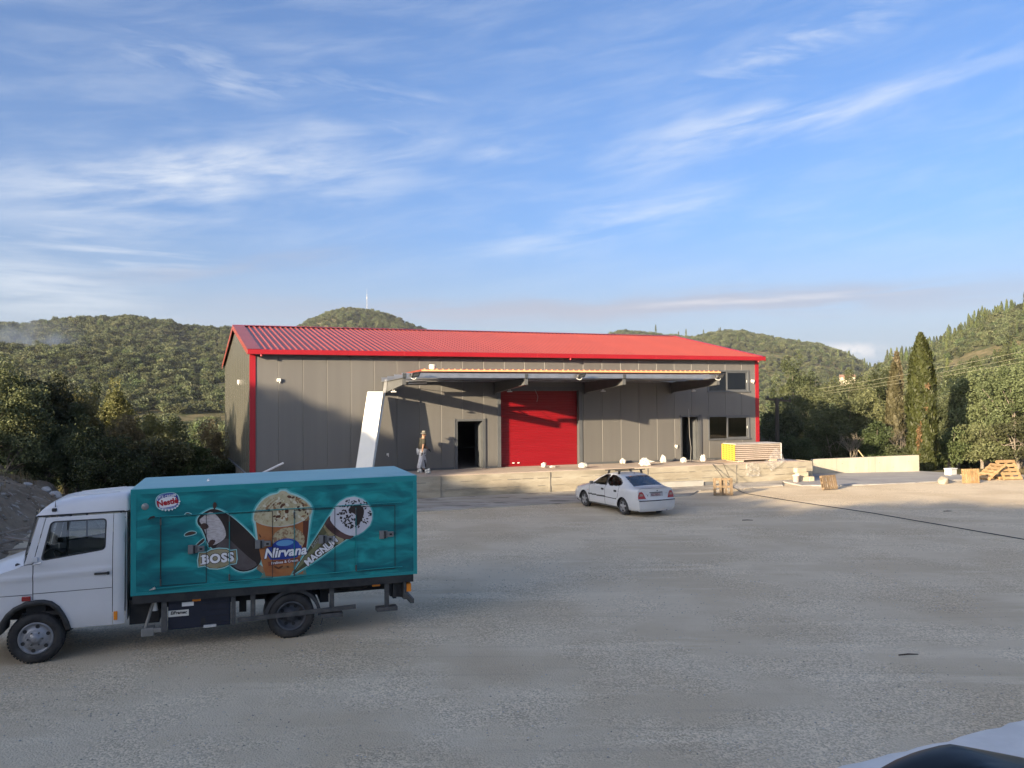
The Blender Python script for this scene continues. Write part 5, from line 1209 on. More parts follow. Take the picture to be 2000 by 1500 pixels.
# tall white panel leaning on the canopy bracket
tl,tr,br,bl=L3(4.74,0.50,4.45),L3(5.30,1.05,4.44),L3(4.66,1.70,0.965),L3(4.08,1.13,0.965)
nrm=(tr-tl).cross(bl-tl).normalized(); nrm=nrm if nrm.dot(Vector((0,-1,0)))>0 else -nrm
mb=MB(); th=nrm*-0.04; mb.add([bl,br,tr,tl,bl+th,br+th,tr+th,tl+th],[(0,1,2,3),(7,6,5,4),(0,4,5,1),(1,5,6,2),(2,6,7,3),(3,7,4,0)])
tag(mb.build('leaning_panel',PLW),'tall white sheet metal panel leaning against the left end of the canopy','panel')
lad=empty('ladder',(0,0,0),0,'aluminium ladder behind the leaning white panel at the canopy end','ladder')
a0,b0=L3(5.53,0.42,4.97),L3(5.50,0.82,4.97); a1,b1=L3(4.78,1.02,0.965),L3(4.75,1.42,0.965)
for p,q in ((a0,a1),(b0,b1)):
    mb=MB(); mb.bar(p,q,0.03,0.07,tuple(DV)); mb.build('rail',ALU,lad)
for i in range(13):
    t=(i+0.6)/13.4; mb=MB(); mb.tube([a0.lerp(a1,t),b0.lerp(b1,t)],0.016,6); mb.build('rung',ALU,lad)
mb=MB(); mb.tube([L3(1.30,0.15,1.50),L3(0.15,0.45,1.0)],0.045,12)
tag(mb.build('plastic_pipe',M('grey_white_pipe',(0.62,0.62,0.62),(0.66,0.66,0.66),rough=0.4)),'pale plastic pipe resting aslant by the left corner of the warehouse','pipe')
# small fittings on the facade
WP=MATS['white_plastic']
def wallbox(k,z,label,w=0.16,h=0.13,d=0.10):
    o=empty('junction_box',G(k,0,z),PHI,label,'junction box')
    mb=MB(); mb.bbox(-w/2,w/2,-d,-0.003,-h/2,h/2,0.012); mb.build('housing',WP,o)
    mb=MB(); mb.tube([(0.03,-d*0.5,-h/2-.06),(0.03,-d*0.5,-h/2+.002)],0.02,8); mb.build('cable_gland',WP,o); return o
wallbox(1.13,4.95,'white junction box high on the wall near the left red corner')
wallbox(24.77,4.95,'white junction box beside the upper window')
wallbox(5.69,1.72,'small round grey socket low on the wall left of the walking man',0.10,0.10,0.06)
wallbox(20.17,1.70,'white socket box low on the wall left of the right doorway',0.13,0.12,0.08)
o=empty('junction_box',G(shx(0,5.2),5.2,5.0),PHI+R(-90),'white junction box on the left gable wall','junction box')
mb=MB(); mb.bbox(-.22,.22,-.10,-.003,-.09,.09,0.012); mb.build('housing',WP,o)
mb=MB(); mb.tube([(0.1,-.05,-.15),(0.1,-.05,-.088)],0.02,8); mb.build('cable_gland',WP,o)
LED=M('floodlight_glass',(0.10,0.105,0.11),rough=0.15)
def flood(k,label):
    o=empty('floodlight',G(k,-4.18,5.04),PHI,label,'floodlight')
    mb=MB(); c=Vector((0.10,-0.16,0.02)); ax=Vector((0.15,0,0.02)); up=Vector((0.02,-0.055,0.085)); nm=Vector((0,-0.84,-0.54))*0.03
    mb.obox(c,ax,up,nm); mb.obox(c-nm*1.6,ax*0.75,up*0.75,nm*0.6); mb.build('housing',BLK,o)
    mb=MB(); mb.obox(c+nm*1.04,ax*.68,up*.62,nm*0.03); mb.build('lens',LED,o)
    mb=MB(); mb.bar((-0.10,-0.02,0.0),(0.0,-0.13,0.0),0.03,0.05); mb.bar((-0.09,0.04,0.02),(-0.09,-0.06,0.02),0.03,0.08); mb.build('mounting_arm',BLK,o)
    mb=MB(); mb.tube([(0.12,-0.12,-0.08),(0.08,-0.10,-0.16),(0.0,-0.04,-0.15),(-0.05,0.06,-0.10)],0.010,6); mb.build('cable',WP,o)
flood(5.85,'black floodlight at the left end of the canopy edge')
flood(12.92,'black floodlight at the middle of the canopy edge')
flood(19.75,'black floodlight at the right end of the canopy edge in front of the upper window')
def bulk(k,D,z,label,in_sun=False):
    o=empty('bulkhead_lamp',G(k,-D,z),PHI,label,'lamp')
    mb=MB(); mb.bbox(-.11,.11,-.05,.05,-.10,-.05,0.015); mb.build('lamp_body',WP if in_sun else M('shaded_white_plastic',(0.5,0.5,0.48),rough=0.5),o)  # lamps under the canopy shade get a darker copy of the sunlit lamp's plastic
    mb=MB(); mb.tube([(-.03,0,-.05),(-.03,0,0.02)],0.012,6); mb.tube([(.03,0,-.05),(.03,0,0.02)],0.012,6); mb.build('stem',WP,o)
bulk(5.56,2.0,4.50,'white lamp hanging under the sunlit left canopy bracket',True); bulk(10.65,2.0,4.50,'small lamp under the canopy bracket left of the red roller door')
bulk(15.17,2.0,4.50,'small lamp under the canopy bracket right of the red roller door'); bulk(19.93,2.0,4.50,'small lamp under the canopy bracket nearest the windows')
mb=MB(); mb.lathe([(0.0001,0),(0.13,0),(0.125,0.06),(0.135,0.12),(0.13,0.22),(0.10,0.235),(0.0001,0.22)],18,'Z',tuple(G(6.72,-3.9,5.245)))
tag(mb.build('wrapped_roll',M('cream_wrap',(0.72,0.62,0.45),(0.8,0.7,0.55),scale=8,rough=0.7)),'short cream wrapped roll standing on the canopy sheet edge','roll')
mb=MB(); mb.bar(G(5.9,-3.3,4.74),G(6.9,-2.2,4.78),0.03,0.05); tag(mb.build('light_batten',PLW),'white batten lying along the first canopy bracket','batten')
# wires hanging at the doorways
CAB=M('grey_cable',(0.25,0.25,0.25),rough=0.6)
mb=MB(); mb.tube([G(20.85,-0.12,3.55),G(20.86,-0.14,3.0),G(20.88,-0.13,2.2),G(20.95,-0.15,1.6),G(20.92,-0.14,1.0)],0.007,6); tag(mb.build('hanging_wire',M('light_grey_wire',(0.42,0.42,0.4),rough=0.6)),'thin grey wire hanging in front of the right doorway','wire')
mb=MB(); mb.tube([G(12.6,-0.06,4.55),G(12.75,-0.08,4.2),G(12.70,-0.06,3.95)],0.008,6); tag(mb.build('hanging_wire',M('light_grey_wire',(0.42,0.42,0.4))),'short wire dangling over the red roller door','wire')
# ------------------------------------------------------------------ white bags
BAG=M('white_bag_plastic',(0.50,0.49,0.45),(0.56,0.55,0.51),scale=6,rough=0.55,bump=0.01,bscale=14)
def bag(loc,w,h,seed,label,flat=1.0,tail=False,dst=None):
    w*=0.82; h*=0.80
    rs=np.random.RandomState(seed); bm=bmesh.new(); bmesh.ops.create_icosphere(bm,subdivisions=3,radius=1)
    ph=rs.rand(6)*6.28; am=rs.rand(3)*0.14+0.06
    for v in bm.verts:
        d=v.co.normalized(); s=1+am[0]*math.sin(5*d.x+ph[0])*math.cos(4*d.y+ph[1])+am[1]*math.sin(9*d.z+ph[2]+4*d.x)+am[2]*math.sin(13*d.y+ph[3]+6*d.z)
        p=d*s; z=p.z
        z=max(z,-0.62)
        v.co=(p.x*w*0.5,p.y*w*0.42*flat,(z+0.62)*h/1.62)
        if tail and d.x>0.55 and d.z>0.1: v.co.x+=w*0.35*(d.x-0.55)*2; v.co.z*=0.8
    for v in bm.verts: v.co=Vector(v.co)*(1+0.07*rs.randn())
    for v in bm.verts: v.co.z=max(v.co.z,0.0)
    me=bpy.data.meshes.new('bag'); bm.to_mesh(me); bm.free()
    o=mobj('white_bag',me,BAG); o.location=loc; o.rotation_euler=(0,0,PHI+rs.rand()*0.8-0.4); tag(o,label,'bag','white plastic bags left along the dock'); return o
zd=ZS+0.004
bag(G(12.72,-0.80,zd),0.30,0.26,1,'small white bag in front of the red roller door')
bag(G(13.10,-0.95,zd),0.36,0.10,2,'flat white scrap of bag beside the small bag at the roller door')
bag(G(14.25,-1.75,zd),0.52,0.30,3,'white bag with a twisted end near the right foot of the roller door',0.7,True)
bag(G(17.04,-0.30,zd),0.34,0.26,4,'white bag close to the wall above the parked car')
bag(G(17.42,-1.75,zd),0.62,0.42,5,'largest white bag lying at the dock edge above the car',0.8,True)
bag(G(19.11,-0.55,zd),0.38,0.36,6,'rounded white bag left of the right doorway')
bag(G(20.02,-0.92,zd),0.32,0.30,7,'white bag at the left jamb of the right doorway')
bag(G(21.25,-0.75,zd),0.38,0.36,8,'white bag right of the right doorway near the stacked panels')
bag(G(6.86,-1.05,zd),0.26,0.20,9,'crumpled white bag at the rear foot of the walking man')
bag(G(7.10,-1.55,zd),0.30,0.24,10,'round white bag in front of the walking man')
# ------------------------------------------------------------------ bundle of roof panels with yellow ends
BN=empty('panel_bundle',G(22.18,-2.0,ZS+0.003),PHI,'wrapped stack of ribbed panels with yellow foam ends on the dock','panel stack')
PNK=M('pale_pink_sheet',(0.42,0.35,0.29),(0.47,0.39,0.33),scale=2,rough=0.45); YEL=M('yellow_foam',(0.60,0.33,0.03),(0.64,0.37,0.05),scale=5,rough=0.85); SLOT=M('slot_dark',(0.06,0.04,0.015),rough=0.9)
nl=8; z0=0.085; lh=0.096
pm=None
for i in range(nl):
    if pm is None:
        mb=MB(); pr=[]
        mb.prism([(0.0,0.0),(1.02,0.0),(1.02,0.06),(1.0,0.075),(0.02,0.075),(-0.015,0.06),(-0.03,0.035)],0.05,2.72,'X'); o=mb.build('panel',PNK,BN); pm=o.data
        eb=MB(); eb.bbox(-0.012,0.05,-0.02,1.02,0.0,0.09,0.012); e=eb.build('foam_end',YEL,o); em=e.data
        sb=MB()
        for c in range(4): sb.box(-0.0135,-0.011,0.085+c*0.235,0.225+c*0.235,0.030,0.066)
        sl=sb.build('foam_slot',SLOT,e); sm_=sl.data
    else:
        o=mobj('panel',pm,None,BN); e=mobj('foam_end',em,None,o); mobj('foam_slot',sm_,None,e)
    o.location.z=z0+i*lh
mb=MB(); mb.bbox(0.07,2.74,-0.035,1.03,z0+nl*lh+.002,z0+nl*lh+.035,0.01); mb.build('cover_sheet',M('offwhite_cover',(0.46,0.43,0.39),(0.5,0.47,0.43),rough=0.6),BN)
mb=MB(); mb.box(0.25,0.55,0.0,1.0,0.0,0.08); mb.box(2.1,2.5,0.0,1.0,0.0,0.08); mb.build('bearer',M('pale_timber',(0.50,0.42,0.30),rough=0.8),BN)
mb=MB(); mb.add([(2.70,-0.04,0.09),(2.755,-0.04,0.09),(2.755,-0.04,0.86),(2.70,-0.04,0.86),(2.755,1.03,0.09),(2.755,1.03,0.86)],[(0,1,2,3),(1,4,5,2)]); mb.build('end_wrap',M('white_wrap',(0.7,0.68,0.65),rough=0.4),BN,fix=False)
def filmmat():
    m=bpy.data.materials.new('clear_film'); m.use_nodes=True; nt=m.node_tree; nt.nodes.clear(); L=nt.links.new
    o=nt.nodes.new('ShaderNodeOutputMaterial'); t=nt.nodes.new('ShaderNodeBsdfTransparent'); p=nt.nodes.new('ShaderNodeBsdfPrincipled'); mx=nt.nodes.new('ShaderNodeMixShader'); p.inputs['Base Color'].default_value=(0.5,0.48,0.45,1); p.inputs['Roughness'].default_value=0.25
    tc=nt.nodes.new('ShaderNodeTexCoord'); n=nt.nodes.new('ShaderNodeTexNoise'); n.inputs['Scale'].default_value=7; n.inputs['Detail'].default_value=4; L(tc.outputs['Object'],n.inputs['Vector'])
    r=nt.nodes.new('ShaderNodeMapRange'); L(n.outputs[0],r.inputs[0]); r.inputs[1].default_value=0.35; r.inputs[2].default_value=0.7; r.inputs[3].default_value=0.05; r.inputs[4].default_value=0.42
    L(r.outputs[0],mx.inputs[0]); L(t.outputs[0],mx.inputs[1]); L(p.outputs[0],mx.inputs[2]); L(mx.outputs[0],o.inputs[0]); return m
FILM=filmmat()
def film(pts,seed,label,nu=14,nv=14,amp=0.05):
    rs=np.random.RandomState(seed); ph=rs.rand(4)*6; a,b,c,d=[Vector(p) for p in pts]
    mb=MB()
    def f(u,v):
        p=a.lerp(b,u).lerp(d.lerp(c,u),v); w=amp*(math.sin(9*u+ph[0]+4*v)+0.6*math.sin(17*u+ph[1]-6*v)); return (p.x,p.y,p.z) if False else tuple(p+Vector((-NV.x,-NV.y,0))*abs(w)*0.9+Vector((0,0,w*0.25)))
    mb.grid(f,nu,nv); o=mb.build('plastic_film',FILM,fix=False); tag(o,label,'plastic film','sheets of clear plastic film on the dock edge'); return o
film([G(22.45,-2.54,0.98),G(23.1,-2.54,0.99),G(23.25,-2.60,0.30),G(22.35,-2.60,0.33)],1,'torn clear film hanging over the dock edge below the yellow panel ends')
film([G(23.5,-2.54,0.98),G(24.55,-2.10,1.65),G(24.7,-2.56,1.02),G(23.85,-2.60,0.52)],2,'clear film hanging from the right end of the panel stack')
# ------------------------------------------------------------------ beam, blocks, bucket, rock, box, rod
mb=MB(); a,b=G(16.2,-2.75,0.16),G(19.75,-2.95,0.16); mb.bar(a,b,0.20,0.24); tag(mb.build('lying_beam',M('pale_grey_beam',(0.36,0.355,0.325),(0.32,0.315,0.29),scale=2,rough=0.6)),'long pale grey box beam lying at the foot of the dock','beam')
mb=MB(); a,b=G(19.77,-2.93,0.13),G(20.4,-2.95,0.13); mb.bar(a,b,0.12,0.14); tag(mb.build('lying_beam',M('dark_grey_beam',(0.14,0.145,0.15),rough=0.5)),'short dark beam lying at the right end of the pale beam','beam')
BLOCK=M('cream_block',(0.46,0.39,0.275),(0.50,0.43,0.31),scale=4,rough=0.9,bump=0.004,bscale=30)
for i,(k,y,z,label) in enumerate(((25.15,-3.2,0.05,'bottom left cream block of the small stack by the dock end'),(25.60,-3.28,0.05,'bottom right cream block of the small stack by the dock end'),(25.18,-3.18,0.262,'middle cream block of the small stack by the dock end'),(25.10,-3.16,0.474,'topmost cream block of the small stack by the dock end'))):
    mb=MB(); mb.bbox(-.30 if i!=1 else -.14,.30 if i!=1 else .14,-.12,.12,0,0.208,0.008); o=mb.build('building_block',BLOCK); o.location=G(k,y,z); o.rotation_euler=(0,0,PHI+0.05*i-0.06); tag(o,label,'block','cream blocks by the dock end')
t=empty('bucket',G(24.68,-3.38,0.05),PHI,'pinkish white bucket left of the cream blocks','bucket')
mb=MB(); mb.lathe([(0.0001,0.0),(0.13,0.0),(0.165,0.33),(0.172,0.33),(0.172,0.30)],20); mb.build('tub',M('pinkish_white_plastic',(0.72,0.58,0.52),rough=0.5),t)
mb=MB(); mb.tube([(0.165*math.cos(a),0.165*math.sin(a)*0.3-0.12,0.32-0.02*math.sin(a)) for a in np.linspace(0,math.pi,10)],0.005,5); mb.build('handle',STL,t)
def rock(name,loc,sx,sy,sz,seed,mat,label,cat='rock',group=None):
    rs=np.random.RandomState(seed); bm=bmesh.new(); bmesh.ops.create_icosphere(bm,subdivisions=3,radius=1); ph=rs.rand(9)*6.28
    pl=[(Vector(rs.randn(3)).normalized(),0.55+0.35*rs.rand()) for _ in range(9)]
    for v in bm.verts:
        d=v.co.normalized(); s=1+0.07*math.sin(4*d.x+ph[0])+0.06*math.sin(7*d.y+ph[1]+3*d.z)
        p=d*s
        for q,h in pl:
            e=p.dot(q)
            if e>h: p-=q*(e-h)*0.85
        v.co=(p.x*sx,p.y*sy,max(p.z,-0.5)*sz+0.4*sz)
    me=bpy.data.meshes.new(name); bm.to_mesh(me); bm.free(); o=mobj(name,me,mat); o.location=loc; o.rotation_euler=(0,0,rs.rand()*6); tag(o,label,cat,group); return o
RK=M('limestone',(0.30,0.265,0.20),(0.37,0.33,0.26),scale=5,rough=0.95,bump=0.01,bscale=14)
rock('boulder',G(30.6,-6.4,0.0),0.34,0.26,0.28,3,RK,'pale boulder at the front edge of the grey slab')
t=empty('tool_box',G(34.15,-3.7,0.05),PHI+0.2,'white lidded plastic box at the right end of the slab','box')
mb=MB(); mb.bbox(-.27,.27,-.17,.17,0,0.28,0.02); mb.build('box_body',PLW,t); mb=MB(); mb.bbox(-.30,.30,-.20,.20,0.282,0.34,0.02); mb.build('lid',PLW,t)
mb=MB(); mb.tube([(19.54,43.2,0.06),(18.65,43.15,1.22)],0.03,8); tag(mb.build('wooden_pole',M('pole_timber',(0.45,0.36,0.20),(0.38,0.3,0.17),scale=8,rough=0.8)),'wooden pole leaning against the low concrete wall','pole')
mb=MB(); mb.bar((19.5,43.0,0.09),(19.15,42.95,0.09),0.1,0.06); tag(mb.build('timber_offcut',MATS['pole_timber']),'short timber offcut at the foot of the leaning pole','timber')
# ------------------------------------------------------------------ pallets
WOOD=M('weathered_pallet_wood',(0.15,0.105,0.062),(0.24,0.17,0.10),scale=3,rough=0.85,stretch=(1,1,6),bump=0.003,bscale=25,var=0.18)
WOODL=M('fresh_pallet_wood',(0.26,0.165,0.075),(0.36,0.235,0.115),scale=3,rough=0.8,stretch=(1,1,5),bump=0.002,bscale=25,var=0.15)
def pallet(loc,rot,label,mat,w=0.8,l=1.0,nb=5,seed=1,group='wooden pallets in the yard',fill=0.72):
    """local: deck boards run along y, bearers along x, standing on z=0 when flat"""
    rs=random.Random(seed); o=empty('pallet',loc,0,label,'pallet',group); o.rotation_euler=rot
    bw=l/nb*fill
    for i in range(nb):
        c=-l/2+bw/2+i*(l-bw)/(nb-1); mb=MB(); j=(rs.random()-.5)*.012
        mb.box(c-bw/2+j,c+bw/2+j,-w/2+(rs.random()-.5)*.02,w/2,0.105,0.125); mb.build('deck_board',mat,o)
    for y in (-w/2+.05,0,w/2-.05):
        mb=MB(); mb.box(-l/2,l/2,y-.045,y+.045,0.025,0.105); mb.build('bearer',mat,o)
    for c in (-l/2+.05,0,l/2-.05):
        mb=MB(); mb.box(c-.05,c+.05,-w/2,w/2,0.0,0.022); mb.build('bottom_board',mat,o)
    return o
# standing pallets: rotate so boards are upright (x axis horizontal along facade)
def stand(loc,rz,tilt,label,mat,w,l,nb,seed,fill=0.72):
    o=pallet(loc,(0,0,0),label,mat,w,l,nb,seed,fill=fill)
    m=Matrix.Rotation(rz,4,'Z')@Matrix.Rotation(R(90)-tilt,4,'X')
    o.matrix_world=Matrix.Translation(Vector(loc)+Vector((0,0,w/2*math.cos(tilt))))@m; return o
stand(tuple(G(18.55,-6.25,0.01)),PHI-0.42,R(8),'pallet with wide gaps standing on edge between the car and the slab',WOOD,0.72,0.78,4,1,0.5)
stand(tuple(G(24.05,-6.2,0.01)),PHI+0.10,R(14),'brown pallet tilted back beside the grey concrete slab',WOOD,0.62,0.84,7,2)
stand(tuple(G(31.9,-6.7,0.01)),PHI-0.2,R(4),'close boarded pale pallet standing on edge near the right yard edge',WOODL,0.66,0.80,8,3)
p=pallet((0,0,0),(0,0,0),'pallet leaning with its slats facing the yard at the far right',WOODL,0.95,1.05,5,4); p.matrix_world=Matrix.Translation(G(35.1,-6.15,0.42))@Matrix.Rotation(PHI-0.25,4,'Z')@Matrix.Rotation(R(58),4,'X')@Matrix.Rotation(R(90),4,'Z')
p=pallet((0,0,0),(0,0,0),'pallet propped at a slant behind the leaning pallet at the far right',WOODL,0.9,1.1,5,5); p.matrix_world=Matrix.Translation(G(34.25,-5.9,0.33))@Matrix.Rotation(PHI-0.2,4,'Z')@Matrix.Rotation(R(-38),4,'Y')
p=pallet((0,0,0),(0,0,0),'pallet lying flat under the two leaning pallets at the far right',WOODL,0.9,1.0,5,6); p.matrix_world=Matrix.Translation(G(35.0,-5.75,0.01))@Matrix.Rotation(PHI,4,'Z')
# cables
mb=MB(); pts=[]
path=[G(20.6,-2.52,0.97),G(20.9,-2.9,0.35),G(20.6,-4.0,0.06),G(19.9,-5.6,0.03),(9.85,33.7,0.03),(10.5,32.2,0.02),(11.4,30.2,0.02),(12.55,27.9,0.02),(13.5,25.3,0.02),(14.35,22.7,0.02),(15.3,19.5,0.02),(16.5,15,0.02)]
P=[Vector(p) for p in path]
for i in range(len(P)-1):
    for j in range(6): 
        t=j/6; q=P[i].lerp(P[i+1],t); q.z=max(q.z,0.0)+ (yz(q.x,q.y)+0.012 if q.z<0.1 else 0); pts.append(q)
mb.tube(pts,0.014,6); tag(mb.build('power_cable',M('black_cable',(0.015,0.015,0.015),rough=0.5)),'black power cable snaking from the dock across the gravel','cable')
mb=MB(); mb.tube([G(20.9,-1.9,0.985),G(21.2,-2.5,0.97),G(20.9,-3.4,0.42),G(19.8,-4.9,0.06)],0.010,6); mb.tube([G(20.9,-1.9,0.985),G(20.2,-0.9,0.975),G(20.95,-0.2,0.98)],0.010,6); tag(mb.build('power_cable',MATS['black_cable']),'thin cable dropping from the right doorway over the dock edge','cable')
film([G(20.0,-5.0,0.07),G(21.2,-4.7,0.07),G(21.4,-4.4,0.12),G(20.2,-4.6,0.22)],5,'crumpled clear film lying on the ground behind the first pallet',12,8,0.12)
# sticks and stones on the gravel
for i,(x,y,l,a,label) in enumerate(((6.16,12.55,0.32,0.1,'short dark stick on the gravel in the right foreground'),(7.74,26.44,0.35,-0.1,'dark stick on the gravel right of the car'),(15.3,28.2,0.3,0.1,'dark twig on the gravel near the sunlit strip'))):
    mb=MB(); mb.tube([(x-l/2*math.cos(a),y-l/2*math.sin(a),0.035),(x,y+.01,0.04),(x+l/2*math.cos(a),y+l/2*math.sin(a),0.035)],[0.012,0.014,0.008],6); tag(mb.build('stick',M('dark_bark',(0.05,0.035,0.025),rough=0.9)),label,'stick')
# ------------------------------------------------------------------ walking man
def skin_mesh(name,pts,edges,mat,parent,root=0,sub=2):
    me=bpy.data.meshes.new(name); me.from_pydata([p[0] for p in pts],edges,[]); o=mobj(name,me,mat,parent)
    sm=o.modifiers.new('skin','SKIN'); sl=me.skin_vertices[0].data
    for i,p in enumerate(pts):
        r=p[1]; sl[i].radius=(r,r) if isinstance(r,float) else r; sl[i].use_root=(i==root)
    sm.use_smooth_shade=True
    ss=o.modifiers.new('sub','SUBSURF'); ss.levels=sub; ss.render_levels=sub
    dg=bpy.context.evaluated_depsgraph_get(); bpy.context.view_layer.update(); dg=bpy.context.evaluated_depsgraph_get()
    m2=bpy.data.meshes.new_from_object(o.evaluated_get(dg)); o.modifiers.clear(); o.data=m2; m2.name=name
    if not m2.materials: m2.materials.append(mat)
    for p in m2.polygons: p.use_smooth=True
    return o
SKIN=M('tanned_skin',(0.30,0.16,0.10),(0.34,0.19,0.12),scale=8,rough=0.6); SHIRT=M('olive_shirt',(0.035,0.033,0.024),(0.05,0.046,0.034),scale=9,rough=0.9,bump=0.006,bscale=9); PANT=M('white_work_trousers',(0.62,0.62,0.63),(0.52,0.52,0.54),scale=9,rough=0.9,bump=0.008,bscale=9,col3=(0.34,0.33,0.33),scale3=7,c3=(0.6,0.7)); HAT=M('grey_hat_felt',(0.16,0.15,0.13),(0.2,0.19,0.165),rough=0.9); DARKG=M('dark_work_glove',(0.02,0.02,0.02),rough=0.8)
MAN=empty('person',G(7.02,-0.75,ZS),PHI+R(8),'person in olive shirt, white trousers and brimmed hat walking on the dock','person')
# local frame: x to the right along the wall (walking direction), y into the wall, z up
J=dict(pel=(0,0,0.93),sp=(0.02,0,1.12),ch=(0.05,-.01,1.33),nk=(0.08,-.02,1.47),hd=(0.105,-.035,1.60),ht=(0.11,-.035,1.70),
 shR=(0.06,-.19,1.38),elR=(-.03,-.27,1.12),wrR=(-.07,-.27,0.87), shL=(0.06,.16,1.38),elL=(0.22,.24,1.14),wrL=(0.40,.20,0.97),
 hpR=(0,-.09,0.90),knR=(-.08,-.10,0.50),anR=(-.19,-.10,0.10),toR=(-.07,-.11,0.03), hpL=(0,.09,0.90),knL=(0.16,.07,0.51),anL=(0.10,.06,0.10),toL=(0.27,.05,0.045))
names=list(J); 
rad=dict(pel=(.13,.11),sp=(.13,.105),ch=(.15,.115),nk=.055,hd=(.078,.09),ht=.07,shR=.06,elR=.045,wrR=.032,shL=.06,elL=.045,wrL=.032,hpR=.085,knR=.06,anR=.042,toR=.035,hpL=.085,knL=.06,anL=.042,toL=.035)
ed=[('pel','sp'),('sp','ch'),('ch','nk'),('nk','hd'),('hd','ht'),('ch','shR'),('shR','elR'),('elR','wrR'),('ch','shL'),('shL','elL'),('elL','wrL'),('pel','hpR'),('hpR','knR'),('knR','anR'),('anR','toR'),('pel','hpL'),('hpL','knL'),('knL','anL'),('anL','toL')]
skin_mesh('body',[(J[n],rad[n]) for n in names],[(names.index(a),names.index(b)) for a,b in ed],SKIN,MAN)
def sub(nm,keys,rr_,es,mat,root=0,ext={}):
    pts=[((ext.get(k) or J[k]),rr_[k]) for k in keys]; return skin_mesh(nm,pts,[(keys.index(a),keys.index(b)) for a,b in es],mat,MAN,root)
mid=lambda a,b,t:tuple(Vector(J[a]).lerp(Vector(J[b]),t))
sub('shirt',['pel','sp','ch','nk','shR','eR','shL','eL'],dict(pel=(.20,.17),sp=(.195,.165),ch=(.20,.16),nk=.08,shR=.10,eR=.085,shL=.10,eL=.085),[('pel','sp'),('sp','ch'),('ch','nk'),('ch','shR'),('shR','eR'),('ch','shL'),('shL','eL')],SHIRT,0,dict(pel=(0,0,0.90),eR=mid('shR','elR',.75),eL=mid('shL','elL',.75),nk=(0.07,-.015,1.435)))
sub('trousers',['pel','hpR','knR','anR','hpL','knL','anL'],dict(pel=(.165,.145),hpR=.13,knR=.108,anR=.10,hpL=.13,knL=.108,anL=.10),[('pel','hpR'),('hpR','knR'),('knR','anR'),('pel','hpL'),('hpL','knL'),('knL','anL')],PANT,0,dict(anR=(-.18,-.10,0.13),anL=(0.10,.06,0.13)))
for s in ('R','L'):
    a,t=Vector(J['an'+s]),Vector(J['to'+s]); skin_mesh('shoe',[((a.x-.05,a.y,0.045),.045),((a.x+.03,a.y,0.05),.05),(tuple(t),.04)],[(0,1),(1,2)],DARKG,MAN)
    w=Vector(J['wr'+s]); e=Vector(J['el'+s]); dv=(w-e).normalized(); sd=dv.cross(Vector((1,0,0) if s=='R' else (0,0,1))).normalized(); dn=dv.cross(sd)
    pts=[(tuple(w),.036),(tuple(w+dv*.05),.042),(tuple(w+dv*.095),.040)]; es=[(0,1),(1,2)]
    for q in range(4):
        b=w+dv*.095+sd*(q-1.5)*.021; L=(.06,.075,.07,.055)[q]; i=len(pts); pts+=[(tuple(b+dv*.012),.0105),(tuple(b+dv*L*.55+dn*.008),.0098),(tuple(b+dv*L+dn*.028),.0085)]; es+=[(2,i),(i,i+1),(i+1,i+2)]
    i=len(pts); pts+=[(tuple(w+dv*.045+sd*.038),.0115),(tuple(w+dv*.085+sd*.055+dn*.015),.0095)]; es+=[(1,i),(i,i+1)]
    skin_mesh('glove',pts,es,DARKG,MAN)
mb=MB(); hx,hy=0.112,-.037; mb.lathe([(0.165,-.012),(0.17,-.004),(0.10,0.012),(0.098,0.05),(0.085,0.105),(0.05,0.118),(0.0001,0.115)],28,'Z',(hx,hy,1.675)); mb.build('hat',HAT,MAN)
mb=MB(); mb.lathe([(0.1005,0.014),(0.1,0.042)],28,'Z',(hx,hy,1.675)); mb.build('hat_band',DARKG,MAN)
face=MB(); fd=Vector((0.55,-0.83,0)).normalized(); rt=Vector((-fd.y,fd.x,0)); hc=Vector((hx,hy,1.60))
hb=MB(); 
skin_mesh('nose',[(tuple(hc+fd*.082+Vector((0,0,.012))),.010),(tuple(hc+fd*.10-Vector((0,0,.018))),.014)],[(0,1)],SKIN,MAN)
for s in (-1,1):
    mb=MB(); mb.lathe([(0.0001,-.011),(.009,-.006),(.011,0),(.009,.006),(0.0001,.011)],10,'Z',tuple(hc+fd*.078+rt*s*.032+Vector((0,0,.018)))); mb.build('eye',M('dark_eye',(0.02,0.015,0.012),rough=0.3),MAN)
    mb=MB(); mb.lathe([(0.0001,-.03),(.016,-.015),(.018,0.01),(.012,.028),(0.0001,.03)],10,'Z',tuple(hc+rt*s*.088+Vector((0,0,.0)))); mb.build('ear',SKIN,MAN)
mb=MB(); mb.obox(hc+fd*.083-Vector((0,0,.048)),rt*.024,fd*.006,(0,0,.006)); mb.build('mouth',M('mouth_dark',(0.12,0.04,0.035),rough=0.6),MAN)
mb=MB(); mb.lathe([(0.082,0.0),(0.088,0.03),(0.086,0.06)],20,'Z',(hx-fd.x*.012,hy-fd.y*.012,1.615)); mb.build('hair',M('dark_hair',(0.03,0.024,0.02),rough=0.8),MAN)
mb=MB(); mb.bar(tuple(Vector(J['pel'])+Vector((0.02,-.165,0.0))),tuple(Vector(J['pel'])+Vector((0.10,-.155,-.13))),0.012,0.06); mb.build('hanging_strap',DARKG,MAN)
mb=MB(); q=Vector(J['knL']); mb.obox(q+Vector((0.0,-.095,-.14)),(0.028,0,0.012),(0,0.008,0),(-0.02,0,0.15)); mb.build('trouser_patch',DARKG,MAN)
